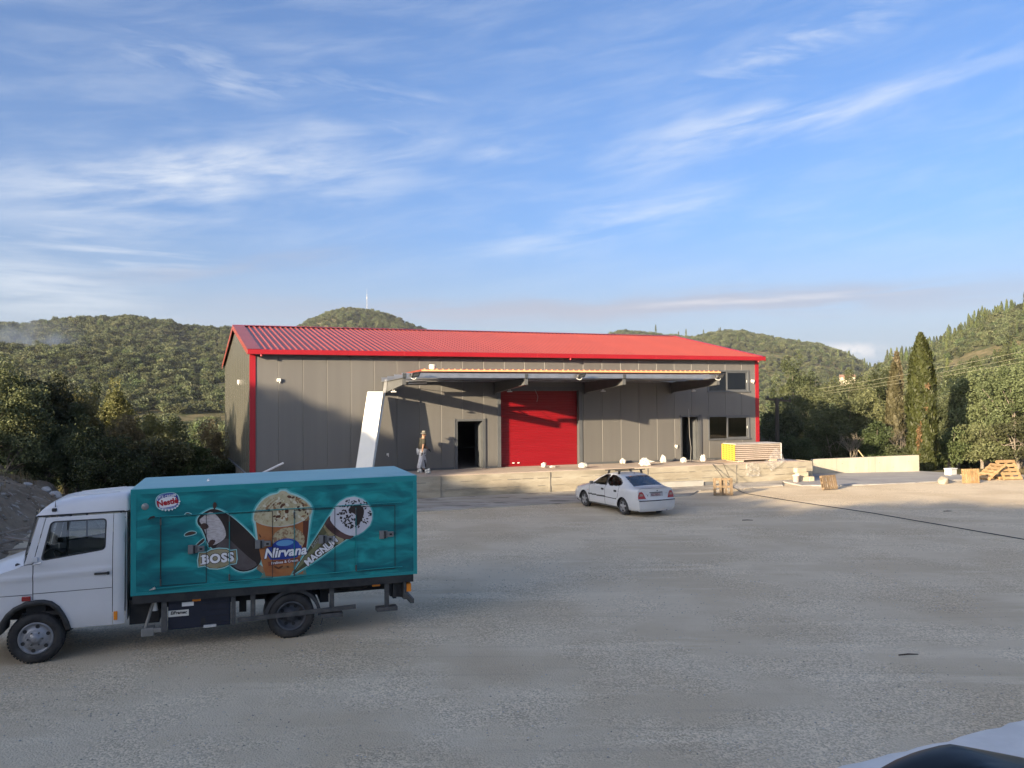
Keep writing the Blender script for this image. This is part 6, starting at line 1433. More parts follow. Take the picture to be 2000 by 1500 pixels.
# ------------------------------------------------------------------ wing mirror of the vehicle the view is taken from
WM=empty('vehicle_mirror',(0.545,0.88,3.545),0,'black glossy wing mirror housing at the lower right corner','mirror')
def hs(u,v):
    a=2*math.pi*u; b=math.pi*(v-0.5); c,s=math.cos(a),math.sin(a); cb,sb=math.cos(b),math.sin(b)
    f=lambda t,p:math.copysign(abs(t)**p,t)
    x=0.18*f(c,.62)*f(cb,.62); y=0.075*f(s,.7)*f(cb,.62); z=0.115*f(sb,.62)
    return (x,y,z-0.20*max(x+0.05,0)-0.5*max(-x-0.05,0)**1.0*0.3)
mb=MB(); mb.grid(hs,48,28); mb.build('housing',M('satin_black_plastic',(0.004,0.0045,0.005),rough=0.35,spec=0.15),WM,fix=False)
mb=MB(); mb.tube([(0.16,0.0,-0.06),(0.30,-0.03,-0.14),(0.42,-0.08,-0.20)],[0.04,0.035,0.04],10); mb.build('mounting_arm',BLK,WM)
# ------------------------------------------------------------------ earth bank behind the truck
SOIL=M('grey_brown_soil',(0.19,0.15,0.105),(0.28,0.225,0.16),scale=1.4,rough=0.95,bump=0.06,bscale=5,col3=(0.38,0.35,0.30),scale3=3.5,c3=(0.58,0.66),spec=0.15)
def bank_z(k,y):
    toe=-6.3+0.5*(fbm(y*0.3,3.0)-0.5)*2; d=toe-k
    crest=1.75+0.35*(fbm(y*0.35+5,1.0)-0.5)*2-0.55*sms(y,-3.0,2.5)-0.0*sms(-y,9,14)
    z=crest*(0.72*sms(d,0,1.9)+0.28*sms(d,1.7,3.4))
    z=z+0.55*(fbm(k*1.3,y*1.3,5)-0.5)*sms(d,0,0.8)
    return z-0.12*(d<0.0)
KK,YY=np.meshgrid(np.linspace(-5.7,-17,90),np.linspace(-20,4,150),indexing='ij'); ZZ=bank_z(KK,YY)
ZZ=ZZ*(1-0.5*sms(-KK,13,17)); ZZ=np.where(YY>2.5,ZZ-1.5*sms(YY,2.5,4),ZZ)
V=np.stack([OX+DV.x*KK+NV.x*YY,OY+DV.y*KK+NV.y*YY,ZZ-0.01],-1).reshape(-1,3); a,b=KK.shape
I=np.arange(a-1)[:,None]*b;Jx=np.arange(b-1)[None,:]; F=np.stack([I+Jx,I+Jx+1,I+b+Jx+1,I+b+Jx],-1).reshape(-1,4)
tag(mobj('earth_bank',npmesh('earth_bank',V,F,SOIL,True),None),kind='structure')
def bz(x,y):
    k,yl=toloc(x,y); return float(bank_z(np.array(k),np.array(yl)))
LIME=M('pale_limestone',(0.36,0.345,0.32),(0.48,0.465,0.435),scale=4,rough=0.9,bump=0.01,bscale=10)
for i,(x,y,sx,sy,sz,lab) in enumerate(((-18.6,30.6,0.34,0.2,0.13,'flat white rock on the crest of the earth bank above the bonnet'),(-17.75,30.4,0.25,0.2,0.15,'white rock beside the largest rock on the bank crest'),(-17.3,30.3,0.38,0.24,0.21,'largest white rock on the earth bank crest'),(-15.9,29.8,0.16,0.11,0.09,'small white stone at the right end of the earth bank'))):
    rock('white_rock',(x,y,bz(x,y)-0.03),sx,sy,sz,20+i,LIME,lab,'rock','white rocks on the earth bank')
rs=random.Random(31)
PLK=M('old_plank',(0.17,0.14,0.11),(0.25,0.21,0.165),scale=3,rough=0.9,stretch=(1,6,6),var=0.2)
for i,(x,y,z,l,a,t,lab) in enumerate(((-13.6,21.6,0.10,1.5,0.2,0.05,'lowest weathered plank of the pile in front of the bank'),(-13.9,21.9,0.25,1.3,0.7,0.1,'weathered plank lying crosswise on the plank pile'),(-13.3,21.8,0.34,1.2,-0.15,-0.1,'topmost weathered plank of the plank pile'),(-14.3,22.2,0.42,1.6,0.5,0.18,'long plank leaning up the bank behind the pile'),(-12.9,22.2,0.14,1.0,1.1,0.02,'short plank at the right end of the plank pile'))):
    mb=MB(); d=Vector((math.cos(a)*math.cos(t),math.sin(a)*math.cos(t),math.sin(t))); mb.bar(Vector((x,y,z))-d*l/2,Vector((x,y,z))+d*l/2,0.14,0.035); tag(mb.build('plank',PLK),lab,'plank','planks piled at the earth bank')
# stones strewn on the bank
rsn=np.random.RandomState(9); n=1100; kk=-6.0-6*rsn.rand(n); yy=-14+15*rsn.rand(n)
sz=0.02+0.10*rsn.rand(n)**4
cx=OX+DV.x*kk+NV.x*yy; cy=OY+DV.y*kk+NV.y*yy; cz=bank_z(kk,yy)
a=rsn.rand(n)*6.28; ca,sa=np.cos(a)[:,None],np.sin(a)[:,None]; bx=base[None,:,0]*(0.7+0.7*rsn.rand(n))[:,None]; by=base[None,:,1]
V=np.stack([cx[:,None]+(bx*ca-by*sa)*sz[:,None],cy[:,None]+(bx*sa+by*ca)*sz[:,None],cz[:,None]+base[None,:,2]*sz[:,None]],-1).reshape(-1,3); F=(np.arange(n)[:,None,None]*5+tri[None]).reshape(-1,3)
tag(mobj('bank_stones',npmesh('bank_stones',V,F,leafmat('brownish_stone',(0.13,0.105,0.075),(0.34,0.30,0.24),0.0),False,np.repeat(rsn.rand(n)*0.8,5)),None),'small stones strewn over the earth bank','stones',kind='stuff')
# ------------------------------------------------------------------ foliage
def quads(P,rs,size,asp,upb=0.0,jit=0.5):
    n=len(P); nrm=rs.randn(n,3); nrm[:,2]=np.abs(nrm[:,2])*0.8+upb; nrm/=np.linalg.norm(nrm,axis=1)[:,None]
    t=rs.randn(n,3); t-=nrm*(t*nrm).sum(1)[:,None]; t/=np.linalg.norm(t,axis=1)[:,None]; b=np.cross(nrm,t)
    s=size*(1-jit/2+jit*rs.rand(n)); l=t*(s*asp)[:,None]; w=b*(s)[:,None]
    V=np.stack([P-l,P+w*0.9-l*0.1,P+l,P-w*0.9+l*0.1],1).reshape(-1,3); F=np.arange(4*n).reshape(-1,4); return V,F
def crown_arrays(seed,nc,nl,leaf,asp=1.8,rad=1.0,flat=0.85,cr=0.26,hollow=0.45,lump=0.35):
    """unit crown centred on the origin"""
    rs=np.random.RandomState(seed); d=rs.randn(nc,3); d/=np.linalg.norm(d,axis=1)[:,None]
    ph=rs.rand(8)*6.28
    lm=1-lump/2+lump*(0.5+0.5*np.sin(3.1*d[:,0]+ph[0]+1.7*d[:,2])*np.cos(2.7*d[:,1]+ph[1]-1.3*d[:,2]))*1.0+lump*0.35*np.sin(6.3*d[:,0]+ph[2]+5*d[:,1])
    r=(hollow+(1-hollow)*rs.rand(nc)**0.5)*lm*(1-cr*0.6); C=d*r[:,None]*[1,1,flat]
    tc=rs.rand(nc)
    k=rs.randint(0,nc,nl); off=rs.randn(nl,3); off/=np.linalg.norm(off,axis=1)[:,None]; off*=(cr*(0.35+0.65*rs.rand(nl)**0.5)*(0.65+0.7*tc[k]))[:,None]
    P=C[k]+off*[1,1,0.8]
    V,F=quads(P,rs,leaf,asp,0.15); tint=np.repeat(np.clip(0.22+0.5*tc[k]+0.3*rs.rand(nl)-0.1,0,1),4)
    return V,F,tint,C
def cypress_arrays(seed,nl,leaf,h=1.0,r=0.12):
    rs=np.random.RandomState(seed); z=rs.rand(nl); ph=rs.rand(6)*6.28
    pr=np.interp(z,[0,0.04,0.15,0.45,0.75,0.9,1.0],[0.55,0.82,0.95,1.0,0.82,0.52,0.08]); a=rs.rand(nl)*6.28
    wv=1+0.10*np.sin(5*a+ph[0]+14*z)+0.10*np.sin(3*a-23*z+ph[1])+0.09*np.sin(9*a+47*z+ph[2])
    rr_=r*pr*wv*(0.60+0.40*rs.rand(nl)**0.5); P=np.stack([np.cos(a)*rr_,np.sin(a)*rr_,z*h],-1)
    n=len(P); out=np.stack([np.cos(a),np.sin(a),0.25+0*a],-1)+0.55*rs.randn(n,3); out/=np.linalg.norm(out,axis=1)[:,None]
    t=np.stack([0.35*np.cos(a),0.35*np.sin(a),1+0*a],-1)+0.3*rs.randn(n,3); t-=out*(t*out).sum(1)[:,None]; t/=np.linalg.norm(t,axis=1)[:,None]; b=np.cross(out,t); s=leaf*(0.6+0.8*rs.rand(n))
    l=t*(s*2.1)[:,None];w=b*(s*0.8)[:,None]; V=np.stack([P-l,P+w,P+l,P-w],1).reshape(-1,3); F=np.arange(4*n).reshape(-1,4)
    tint=0.35+0.30*np.sin(7*a+31*z+ph[3])*np.cos(3*a-17*z)+0.35*rs.rand(n)
    return V,F,np.repeat(np.clip(tint,0,1),4),P
OLIVE=leafmat('olive_leaves',(0.045,0.058,0.024),(0.135,0.155,0.072),0.22)
OAK=leafmat('evergreen_leaves',(0.030,0.045,0.016),(0.092,0.118,0.046),0.22)
YLEAF=leafmat('yellow_green_leaves',(0.075,0.08,0.026),(0.20,0.19,0.075),0.3)
PALEL=leafmat('pale_dry_leaves',(0.12,0.105,0.05),(0.30,0.26,0.135),0.3)
CYPM=leafmat('cypress_scales',(0.034,0.050,0.013),(0.098,0.122,0.034),0.15)
BROWNC=leafmat('browned_conifer',(0.055,0.052,0.024),(0.125,0.110,0.055),0.15)
BARK=M('grey_bark',(0.15,0.125,0.10),(0.24,0.205,0.165),scale=6,rough=0.95,bump=0.02,bscale=12,stretch=(1,1,0.3))
def limbs(C,h0,R_,rz,cz,rs,n=7,base=0.16):
    """trunk and limbs reaching into the crown; coordinates local to tree base"""
    mb=MB(); fork=Vector((rs.uniform(-.15,.15),rs.uniform(-.15,.15),max(0.25,h0*0.75)))
    mb.tube([(0,0,-0.4),(0.03,0.02,fork.z*0.5),tuple(fork)],[base*1.25,base,base*0.85],8)
    for i in rs.sample(range(len(C)),min(n,len(C))):
        e=Vector((C[i][0]*R_,C[i][1]*R_,cz+C[i][2]*rz)); m=fork.lerp(e,0.5)+Vector((rs.uniform(-.2,.2),rs.uniform(-.2,.2),rs.uniform(-.1,.25)))*R_*0.4
        mb.tube([tuple(fork-Vector((0,0,.05))),tuple(fork.lerp(m,0.55)),tuple(m),tuple(e)],[base*0.6,base*0.42,base*0.3,base*0.1],6)
        for q in range(2):
            j=rs.randrange(len(C)); e2=Vector((C[j][0]*R_,C[j][1]*R_,cz+C[j][2]*rz)); f2=m.lerp(e2,0.6); mb.tube([tuple(m),tuple(m.lerp(f2,.5)+Vector((0,0,.05))),tuple(f2)],[base*.25,base*.15,base*.05],5)
    return mb
CRV={}
def variant(kind,seed,leafN,leaf,cr,nc,asp=1.8,flat=0.85,lump=0.4):
    key=(kind,seed,leafN,leaf,cr,nc)
    if key not in CRV: CRV[key]=crown_arrays(seed,nc,leafN,leaf,asp,1.0,flat,cr,0.35,lump)
    return CRV[key]
TREEN=[0]
def tree(name,x,y,ztop,rad_,mat,label,group,dens=1.0,leaf_m=0.13,low=0.12,seed=None,cat='tree',asp=1.8,gz=None,cr=0.24,trunk=True):
    TREEN[0]+=1; sd=seed or TREEN[0]*7+3; rs=random.Random(sd)
    g=float(terrain_z(x,y)) if gz is None else gz
    h=ztop-g; zb=g+h*low; rz=(ztop-zb)/2; cz=(ztop+zb)/2-g
    sc=(rad_*rad_*rz)**(1/3)
    leaf_m=leaf_m*0.31; nl=int(dens*min(38000,max(5000,4.6*(rad_*rz)/(leaf_m*leaf_m)))); nc=max(26,min(150,int(26*sc**1.35)))
    V,F,t,C=crown_arrays(sd,nc,nl,leaf_m/sc,asp,1.0,1.0,cr*min(1.2,1.5/ max(sc,0.8))+0.06,0.35,0.4)
    # keep leaf size isotropic: scale centres only
    cen=V.reshape(-1,4,3).mean(1); dl=V.reshape(-1,4,3)-cen[:,None]; cen2=cen*[rad_,rad_,rz]; V2=(cen2[:,None]+dl*sc).reshape(-1,3); V2[:,2]+=cz
    o=empty(name,(x,y,g),0,label,cat,group)
    mobj('crown',npmesh('crown',V2,F,mat,False,t),None,o)
    if trunk: limbs(C,h*low+rz*0.5,rad_,rz,cz,rs,8,0.05+0.03*sc).build('trunk',BARK,o,fix=False)
    return o
def U(u,Y): return (u-1000)/1560*Y
def ZT_(v,Y,u=1000): return 4.05+(781-0.0069*(u-1000)-v)/1560*Y
LG='trees and shrubs left of the warehouse'; RG='trees on the slope right of the warehouse'
left=[(-15,34,690,2.7,OLIVE,'large dark tree at the left picture edge with sunlit top',1.0,.12),(78,36,710,1.75,OLIVE,'tall dark tree second from the left picture edge',1.0,.12),(128,38,732,1.5,YLEAF,'tree with yellow green top third from the left edge',1.0,.12),(172,41,742,1.35,OLIVE,'olive tree right of the yellow topped tree',1.0,.12),(222,44,732,1.25,YLEAF,'slim yellowish tree standing above the shrubs left of centre',1.0,.13),
(240,37,788,1.05,PALEL,'pale dry bush below the slim yellowish tree',1.0,.11),(292,41,782,1.35,YLEAF,'bush with bright tips left of the gable',1.0,.12),(338,45,800,1.2,OLIVE,'dark bush behind the bright tipped bush',1.0,.13),(418,44,812,1.0,PALEL,'pale rounded sapling next to the left gable wall',1.0,.10),
(205,33.5,838,1.8,OAK,'broad dark green shrub behind the truck cab roof',1.1,.10),(305,36,835,1.6,OLIVE,'dark shrub behind the front of the teal box',1.0,.12),(372,37,858,1.1,OAK,'small dark shrub below the pale sapling',1.0,.12),(95,34.5,825,1.7,OLIVE,'brownish shrub on the bank above the white rocks',0.9,.11),(15,33,800,1.8,OLIVE,'dark shrub under the large tree at the left edge',0.9,.11),(430,40,885,0.8,OAK,'low shrub at the foot of the left gable',1.0,.11),(-120,36,700,2.6,OAK,'dark tree just past the left picture edge',0.8,.14),(150,36,800,1.4,OLIVE,'grey green shrub between the tall trees and the cab',1.0,.11),(265,35,870,1.15,OLIVE,'low grey green shrub beside the broad dark shrub',1.0,.11)]
for u,Y,v,r,mt,lab,dn,lf in left: tree('leafy_tree' if r>1.2 else 'shrub',U(u,Y),Y,ZT_(v,Y,u),r,mt,lab,LG,dn*1.0,lf,0.08,cat='tree' if r>1.2 else 'shrub')
right=[(1522,57,772,1.9,OLIVE,'olive tree directly right of the red corner behind the pole',1.0,.14),(1572,61,742,2.1,OLIVE,'sunlit olive tree right of the utility pole',1.0,.14),(1632,57,757,2.2,OLIVE,'broad olive tree above the left half of the low wall',1.0,.14),(1692,58,742,2.0,OLIVE,'olive tree above the middle of the low wall',1.0,.14),(1655,72,706,2.9,OLIVE,'tall olive tree behind the row above the low wall',1.0,.16),(1560,80,702,3.0,OLIVE,'distant olive tree beyond the utility pole',1.0,.17),(1722,70,716,2.2,OAK,'dark tree left of the brown conifer',1.0,.16),
(1868,53,738,2.1,OLIVE,'olive tree immediately right of the cypress',1.0,.14),(1925,51,702,2.4,OLIVE,'large olive tree right of the cypress above the white box',1.0,.14),(1992,48,690,2.3,OLIVE,'large olive tree cut by the right picture edge',1.0,.14),(1905,64,688,2.3,OLIVE,'olive tree rising behind the large olive trees right of the cypress',1.0,.15),(1975,67,668,2.7,OLIVE,'highest olive tree at the right picture edge',1.0,.16),
(1850,48,835,1.25,OAK,'dark shrub at the right foot of the cypress',1.0,.12),(1915,47,820,1.5,OLIVE,'olive shrub behind the close boarded pallet',1.0,.12),(1985,46,815,1.7,OLIVE,'olive shrub behind the leaning pallets',1.0,.12),(1550,52,838,1.5,OAK,'dark shrub right of the stacked panels',1.0,.13),(1625,53,815,1.7,OAK,'dark shrub behind the left part of the low wall',1.0,.13),(1705,52,825,1.6,OAK,'dark shrub behind the right part of the low wall',1.0,.13),(1500,60,800,1.5,OLIVE,'olive bush at the red right corner of the warehouse',1.0,.13),(1770,60,760,1.6,OLIVE,'olive tree half hidden behind the cypress',1.0,.14),(2080,48,690,2.6,OLIVE,'olive tree just past the right picture edge',0.8,.15),(1760,50,865,1.1,OLIVE,'low shrub at the left foot of the cypress',1.0,.12)]
for u,Y,v,r,mt,lab,dn,lf in right: tree('olive_tree' if r>1.6 else 'shrub',U(u,Y),Y,ZT_(v,Y,u),r,mt,lab,RG,dn,lf,0.10,cat='tree' if r>1.6 else 'shrub')
def cypress(u,Y,v,r,mt,label,nl,leaf,seed):
    x=U(u,Y); g=float(terrain_z(x,Y)); zt=ZT_(v,Y,u); h=zt-g
    V,F,t,P=cypress_arrays(seed,nl,leaf/h,1.0,r/h); V=V*h
    o=empty('cypress_tree',(x,Y,g),0,label,'cypress',RG); mobj('crown',npmesh('crown',V,F,mt,False,t),None,o)
    mb=MB(); mb.tube([(0,0,-0.5),(0.02,0,h*0.5),(0,0,h*0.95)],[0.16,0.10,0.02],8); mb.build('trunk',BARK,o)
    return o
c1=cypress(1800,46,653,0.72,CYPM,'tall slender green cypress at the right end of the low wall',26000,0.075,4)
rsx=np.random.RandomState(77)   # rusty dead patches on the cypress
h1=ZT_(653,46,1800)-c1.location.z; Pn=[]
for (a,z,wz,wa,n) in ((-2.25,0.30,0.05,0.12,110),(-1.75,0.46,0.018,0.14,40),(-2.35,0.2,0.05,0.12,80),(-1.6,0.62,0.012,0.12,25),(-2.0,0.40,0.02,0.12,45)):
    zz=z+wz*rsx.randn(n)*0.6; aa=a+wa*rsx.randn(n)*0.6; rr_=0.72*(0.93+0.12*rsx.rand(n)); Pn.append(np.stack([np.cos(aa)*rr_,np.sin(aa)*rr_,zz*h1],-1))
Pn=np.vstack(Pn); V,F=quads(Pn,rsx,0.06,1.8); mobj('dead_scales',npmesh('dead_scales',V,F,leafmat('rusty_scales',(0.10,0.075,0.03),(0.165,0.115,0.05),0.1),False,np.repeat(rsx.rand(len(Pn)),4)),None,c1)
cypress(1747,56,712,0.55,BROWNC,'thin browned conifer left of the tall cypress',9000,0.10,6)
cypress(1752,66,690,0.6,BROWNC,'second browned conifer showing behind the thin one',6000,0.12,8)
# bare twiggy shrubs behind the low wall, colour darkened to stand for shade
def bare(u,Y,v,r,label,seed):
    x=U(u,Y); g=float(terrain_z(x,Y)); h=ZT_(v,Y,u)-g; rs=random.Random(seed); mb=MB()
    def br(p,d,l,rad_,n):
        q=p+d*l; mb.tube([tuple(p),tuple(p.lerp(q,.5)+Vector((rs.uniform(-1,1),rs.uniform(-1,1),0))*l*.06),tuple(q)],[rad_,rad_*.8,rad_*.6],5,False)
        if n>0:
            for _ in range(rs.choice((2,3))):
                nd=(d+Vector((rs.uniform(-1,1),rs.uniform(-1,1),rs.uniform(-.4,.5)))*0.75).normalized(); br(q,nd,l*rs.uniform(.6,.85),rad_*.6,n-1)
    for i in range(4): br(Vector((x,Y,g)),Vector((rs.uniform(-.35,.35),rs.uniform(-.3,.3),1)).normalized(),h*0.36,0.06,4)
    o=mb.build('bare_shrub',M('shade_darkened_twigs',(0.13,0.11,0.085),(0.17,0.15,0.115),scale=5,rough=0.95),fix=False); tag(o,label,'shrub',RG)
bare(1668,50,850,1.0,'leafless grey shrub behind the low wall',1); bare(1755,51,845,1.0,'leafless pale shrub left of the cypress foot',2); bare(1490,52,850,0.8,'leafless twigs beside the red right corner',3)
# dry grass and weeds on the bank and slope edges
rsg=np.random.RandomState(15); n=9000; k=-8.0-5.5*rsg.rand(n); y=-15+17*rsg.rand(n); keep=fbm(k*0.8,y*0.8,3)>0.50; k=k[keep];y=y[keep]
n2=5000; k2=35.5+14*rsg.rand(n2); y2=-4.9+1.6*rsg.rand(n2); k3=28.6+6*rsg.rand(900); y3=1.2+1.5*rsg.rand(900)
ka=np.concatenate([k,k2,k3]);ya=np.concatenate([y,y2,y3]); gx=OX+DV.x*ka+NV.x*ya; gy=OY+DV.y*ka+NV.y*ya; gz=np.where(ka<-5,bank_z(ka,ya),np.maximum(terrain_z(gx,gy),-0.6))
n=len(gx); hgt=0.15+0.40*rsg.rand(n)**2; a=rsg.rand(n)*6.28; ln=rsg.rand(n)*0.5; w=0.012
B=np.stack([gx,gy,gz-0.02],-1); sd=np.stack([np.cos(a),np.sin(a),0*a],-1)*w; tp_=B+np.stack([np.sin(a)*ln*hgt,-np.cos(a)*ln*hgt,hgt],-1)
V=np.stack([B-sd,B+sd,tp_],1).reshape(-1,3); F=np.arange(3*n).reshape(-1,3)
tag(mobj('dry_grass',npmesh('dry_grass',V,F,leafmat('dry_grass_blades',(0.10,0.09,0.04),(0.30,0.25,0.13),0.2),False,np.repeat(rsg.rand(n),3)),None),'dry grass and weeds along the bank and yard edge','grass',kind='stuff')
# ------------------------------------------------------------------ wooded hills (instanced crowns)
PROT=bpy.data.collections.new('tree_prototypes')
def proto(i,arr,mat):
    o=bpy.data.objects.new('%02d_crown'%i,npmesh('forest_crown',arr[0],arr[1],mat,False,arr[2])); PROT.objects.link(o)
def up(A,s=0.85): A[0][:,2]+=s; return A
proto(0,up(crown_arrays(101,26,900,0.075,1.4,1,0.85,0.34,0.3,0.4)),OLIVE); proto(1,up(crown_arrays(102,24,900,0.075,1.4,1,0.95,0.34,0.3,0.45)),OAK); proto(2,up(crown_arrays(103,28,900,0.072,1.4,1,0.8,0.32,0.3,0.5)),OLIVE)
proto(3,cypress_arrays(104,420,0.09,4.2,0.42),CYPM)
proto(4,up(crown_arrays(111,60,6000,0.033,1.6,1,0.85,0.24,0.35,0.45)),OLIVE); proto(5,up(crown_arrays(112,60,6000,0.033,1.6,1,0.95,0.24,0.35,0.45)),OAK); proto(6,up(crown_arrays(113,55,6000,0.032,1.6,1,0.9,0.24,0.35,0.5)),YLEAF); proto(7,cypress_arrays(114,2200,0.06,4.6,0.40),CYPM)
def instancer(name,P,idx,scl,rot,label,kind='stuff',cat='woodland'):
    me=bpy.data.meshes.new(name); me.vertices.add(len(P)); me.vertices.foreach_set('co',np.asarray(P,np.float32).ravel())
    for nm,tp,arr in (('idx','INT',idx),('rz','FLOAT',rot)):
        a=me.attributes.new(nm,tp,'POINT'); a.data.foreach_set('value',arr)
    a=me.attributes.new('scl','FLOAT_VECTOR','POINT'); a.data.foreach_set('vector',np.asarray(scl,np.float32).ravel())
    o=mobj(name,me,None); tag(o,label,cat,kind=kind)
    ng=bpy.data.node_groups.new(name,'GeometryNodeTree'); ng.interface.new_socket('Geometry',in_out='INPUT',socket_type='NodeSocketGeometry'); ng.interface.new_socket('Geometry',in_out='OUTPUT',socket_type='NodeSocketGeometry')
    N=ng.nodes.new; L=ng.links.new; gi=N('NodeGroupInput'); go=N('NodeGroupOutput'); ip=N('GeometryNodeInstanceOnPoints'); ci=N('GeometryNodeCollectionInfo')
    ci.inputs['Collection'].default_value=PROT; ci.inputs['Separate Children'].default_value=True; ci.inputs['Reset Children'].default_value=True
    ip.inputs['Pick Instance'].default_value=True
    def at(nm,t):
        q=N('GeometryNodeInputNamedAttribute'); q.data_type=t; q.inputs[0].default_value=nm; return q.outputs[0]
    L(gi.outputs[0],ip.inputs['Points']); L(ci.outputs[0],ip.inputs['Instance']); L(at('idx','INT'),ip.inputs['Instance Index']); L(at('scl','FLOAT_VECTOR'),ip.inputs['Scale'])
    cb=N('ShaderNodeCombineXYZ'); L(at('rz','FLOAT'),cb.inputs[2]); L(cb.outputs[0],ip.inputs['Rotation']); L(ip.outputs[0],go.inputs[0])
    md=o.modifiers.new('scatter','NODES'); md.node_group=ng; return o
HOUSES=[(459,480,757,13.0,8.0,5.0,0.35,'cream house half hidden behind the left gable wall'),(436,330,795,11.0,6.0,2.0,0.25,'low house with red roof left of the gable'),(1768,420,730,8,6,3.6,0.4,'cream house on the hill just left of the cypress'),(1655,480,742,8,5,2.2,-0.2,'small house with tiled roof on the right hillside')]
HP=[(U(h[0],h[1]),h[1]) for h in HOUSES]
rsf=np.random.RandomState(21); pts=[]
r=62.0
while r<1230:
    sp=3.3+0.0042*r; n=int((2*math.radians(46))*r/sp); th_=np.radians(-46)+np.radians(92)*(np.arange(n)+rsf.rand(n))/n; rr_=r+sp*(rsf.rand(n)-0.5)
    pts.append(np.stack([rr_*np.sin(th_),rr_*np.cos(th_)],-1)); r+=sp*0.85
pts=np.vstack(pts); kx=(pts[:,0]-OX)*DV.x+(pts[:,1]-OY)*DV.y; ky=(pts[:,0]-OX)*NV.x+(pts[:,1]-OY)*NV.y
ok=~((kx>-4)&(kx<29)&(ky<20))&~((kx>-10)&(ky<1.5))
rad_=np.hypot(pts[:,0],pts[:,1])
ok&=fbm(pts[:,0]*0.02+40,pts[:,1]*0.02+8,4)<np.where(rad_<200,0.74,0.735)
for hx,hy in HP:
    hr=math.hypot(hx,hy); ux,uy=hx/hr,hy/hr; al=pts[:,0]*ux+pts[:,1]*uy; pe=np.abs(-pts[:,0]*uy+pts[:,1]*ux)
    ok&=~((pe<6.5)&(al>hr-14)&(al<hr+7))
pts=pts[ok]; rad_=rad_[ok]; n=len(pts); z=terrain_z(pts[:,0],pts[:,1])
th_=np.degrees(np.arctan2(pts[:,0],pts[:,1]))
near=rad_<190; q=rsf.rand(n); cyp=((th_>22)&(rad_>260)&(rsf.rand(n)<0.06+0.22*((th_>26)&(rad_>520)))|((th_<22)&(th_>4)&(rsf.rand(n)<0.006)))
idx=np.where(near,np.where(q<0.5,4,np.where(q<0.88,5,6)),np.where(q<0.4,0,np.where(q<0.7,1,2))); idx=np.where(cyp,np.where(near,7,3),idx).astype(np.int32)
s=(1.3+1.7*rsf.rand(n)**1.5)*np.where(rad_<120,0.85,1.0)+0.0009*rad_; s=np.where(cyp,(0.9+0.9*rsf.rand(n))*(1+rad_/1400),s)
scl=np.stack([s*(0.85+0.4*rsf.rand(n)),s*(0.85+0.4*rsf.rand(n)),s*(0.7+0.4*rsf.rand(n))],-1); scl[cyp]=np.stack([s,s,s*(0.8+0.5*rsf.rand(n))],-1)[cyp]
instancer('hill_woodland',np.stack([pts[:,0],pts[:,1],z-0.4],-1),idx,scl,rsf.rand(n)*6.28,'dense olive and evergreen woodland covering the hills')
# woodland on the ridge behind the viewpoint (casts the evening shade over the yard)
ss=[];tt=[]
for row,(t0,sp) in enumerate(((-30,1.25),(-31.4,1.4),(-33.5,2.0),(-27.5,2.2),(-24,3.0),(-37,2.6),(-41,3.0),(-20,4.0))):
    s_=np.arange(-75,34,sp)+rsf.rand(len(np.arange(-75,34,sp)))*sp*0.5; ss.append(s_); tt.append(t0+rsf.randn(len(s_))*0.25)
s_=np.concatenate(ss);t_=np.concatenate(tt); x=t_*SX+s_*SY; y=t_*SY-s_*SX; z=terrain_z(x,y); n=len(x)
hh=np.clip((interp(RIDGE_H,s_)-z)/1.85,0.7,1.55); hh=np.where(t_<-32,hh*0.9,hh)*(0.94+0.08*rsf.rand(n)); hh=np.where(t_>-29,np.minimum(hh,1.3),hh)
instancer('ridge_woodland',np.stack([x,y,z-0.15],-1),rsf.choice([4,5],n).astype(np.int32),np.stack([hh*1.0,hh*1.0,hh],-1),rsf.rand(n)*6.28,'scrub woodland on the ridge behind the viewpoint')
# ------------------------------------------------------------------ far houses, mast, pole, wires, smoke
HW=M('cream_render',(0.46,0.40,0.29),(0.5,0.44,0.33),scale=2,rough=0.9); TILE=M('clay_tiles',(0.22,0.12,0.08),(0.27,0.155,0.105),scale=4,rough=0.85); SHUT=M('brown_shutter',(0.16,0.10,0.06),rough=0.7)
for u_,Y,v,w,d_,h,rz,lab in HOUSES:
    x=U(u_,Y); zb=ZT_(v,Y,u_)-0.4; o=empty('house',(x,Y,zb),rz,lab,'house')
    mb=MB(); mb.box(-w/2,w/2,-d_/2,d_/2,-4,h); mb.build('wall',HW,o)
    mb=MB(); mb.add([(-w/2-.4,-d_/2-.4,h-.05),(w/2+.4,-d_/2-.4,h-.05),(w/2+.4,d_/2+.4,h-.05),(-w/2-.4,d_/2+.4,h-.05),(-w/2-.4,0,h+1.5),(w/2+.4,0,h+1.5)],[(0,1,5,4),(2,3,4,5),(0,4,3),(1,2,5),(0,3,2,1)]); rf=mb.build('roof',TILE,o)
    mb=MB(); mb.box(w*.2,w*.2+.6,-.3,.3,h+.8,h+2.1); mb.build('chimney',HW,rf)
    for xx in (-w*.28,w*.22):
        mb=MB(); mb.box(xx-.55,xx+.55,-d_/2-.06,-d_/2-.003,h*.45,h*.45+1.3); mb.build('window',SHUT,o)
    mb=MB(); mb.box(-.5,.5,-d_/2-.05,-d_/2-.003,0,2.1); mb.build('door',SHUT,o)
Ym=1000; xm=U(717,Ym); g=float(terrain_z(xm,Ym)); zt=ZT_(563,Ym,717)
o=empty('antenna_mast',(xm,Ym,g),0,'slim antenna mast on top of the central hill','mast')
mb=MB(); hm=zt-g
for a in range(3):
    t=a*2.094; mb.tube([(0.55*math.cos(t),0.55*math.sin(t),-2),(0.3*math.cos(t),0.3*math.sin(t),hm*.8)],0.14,5)
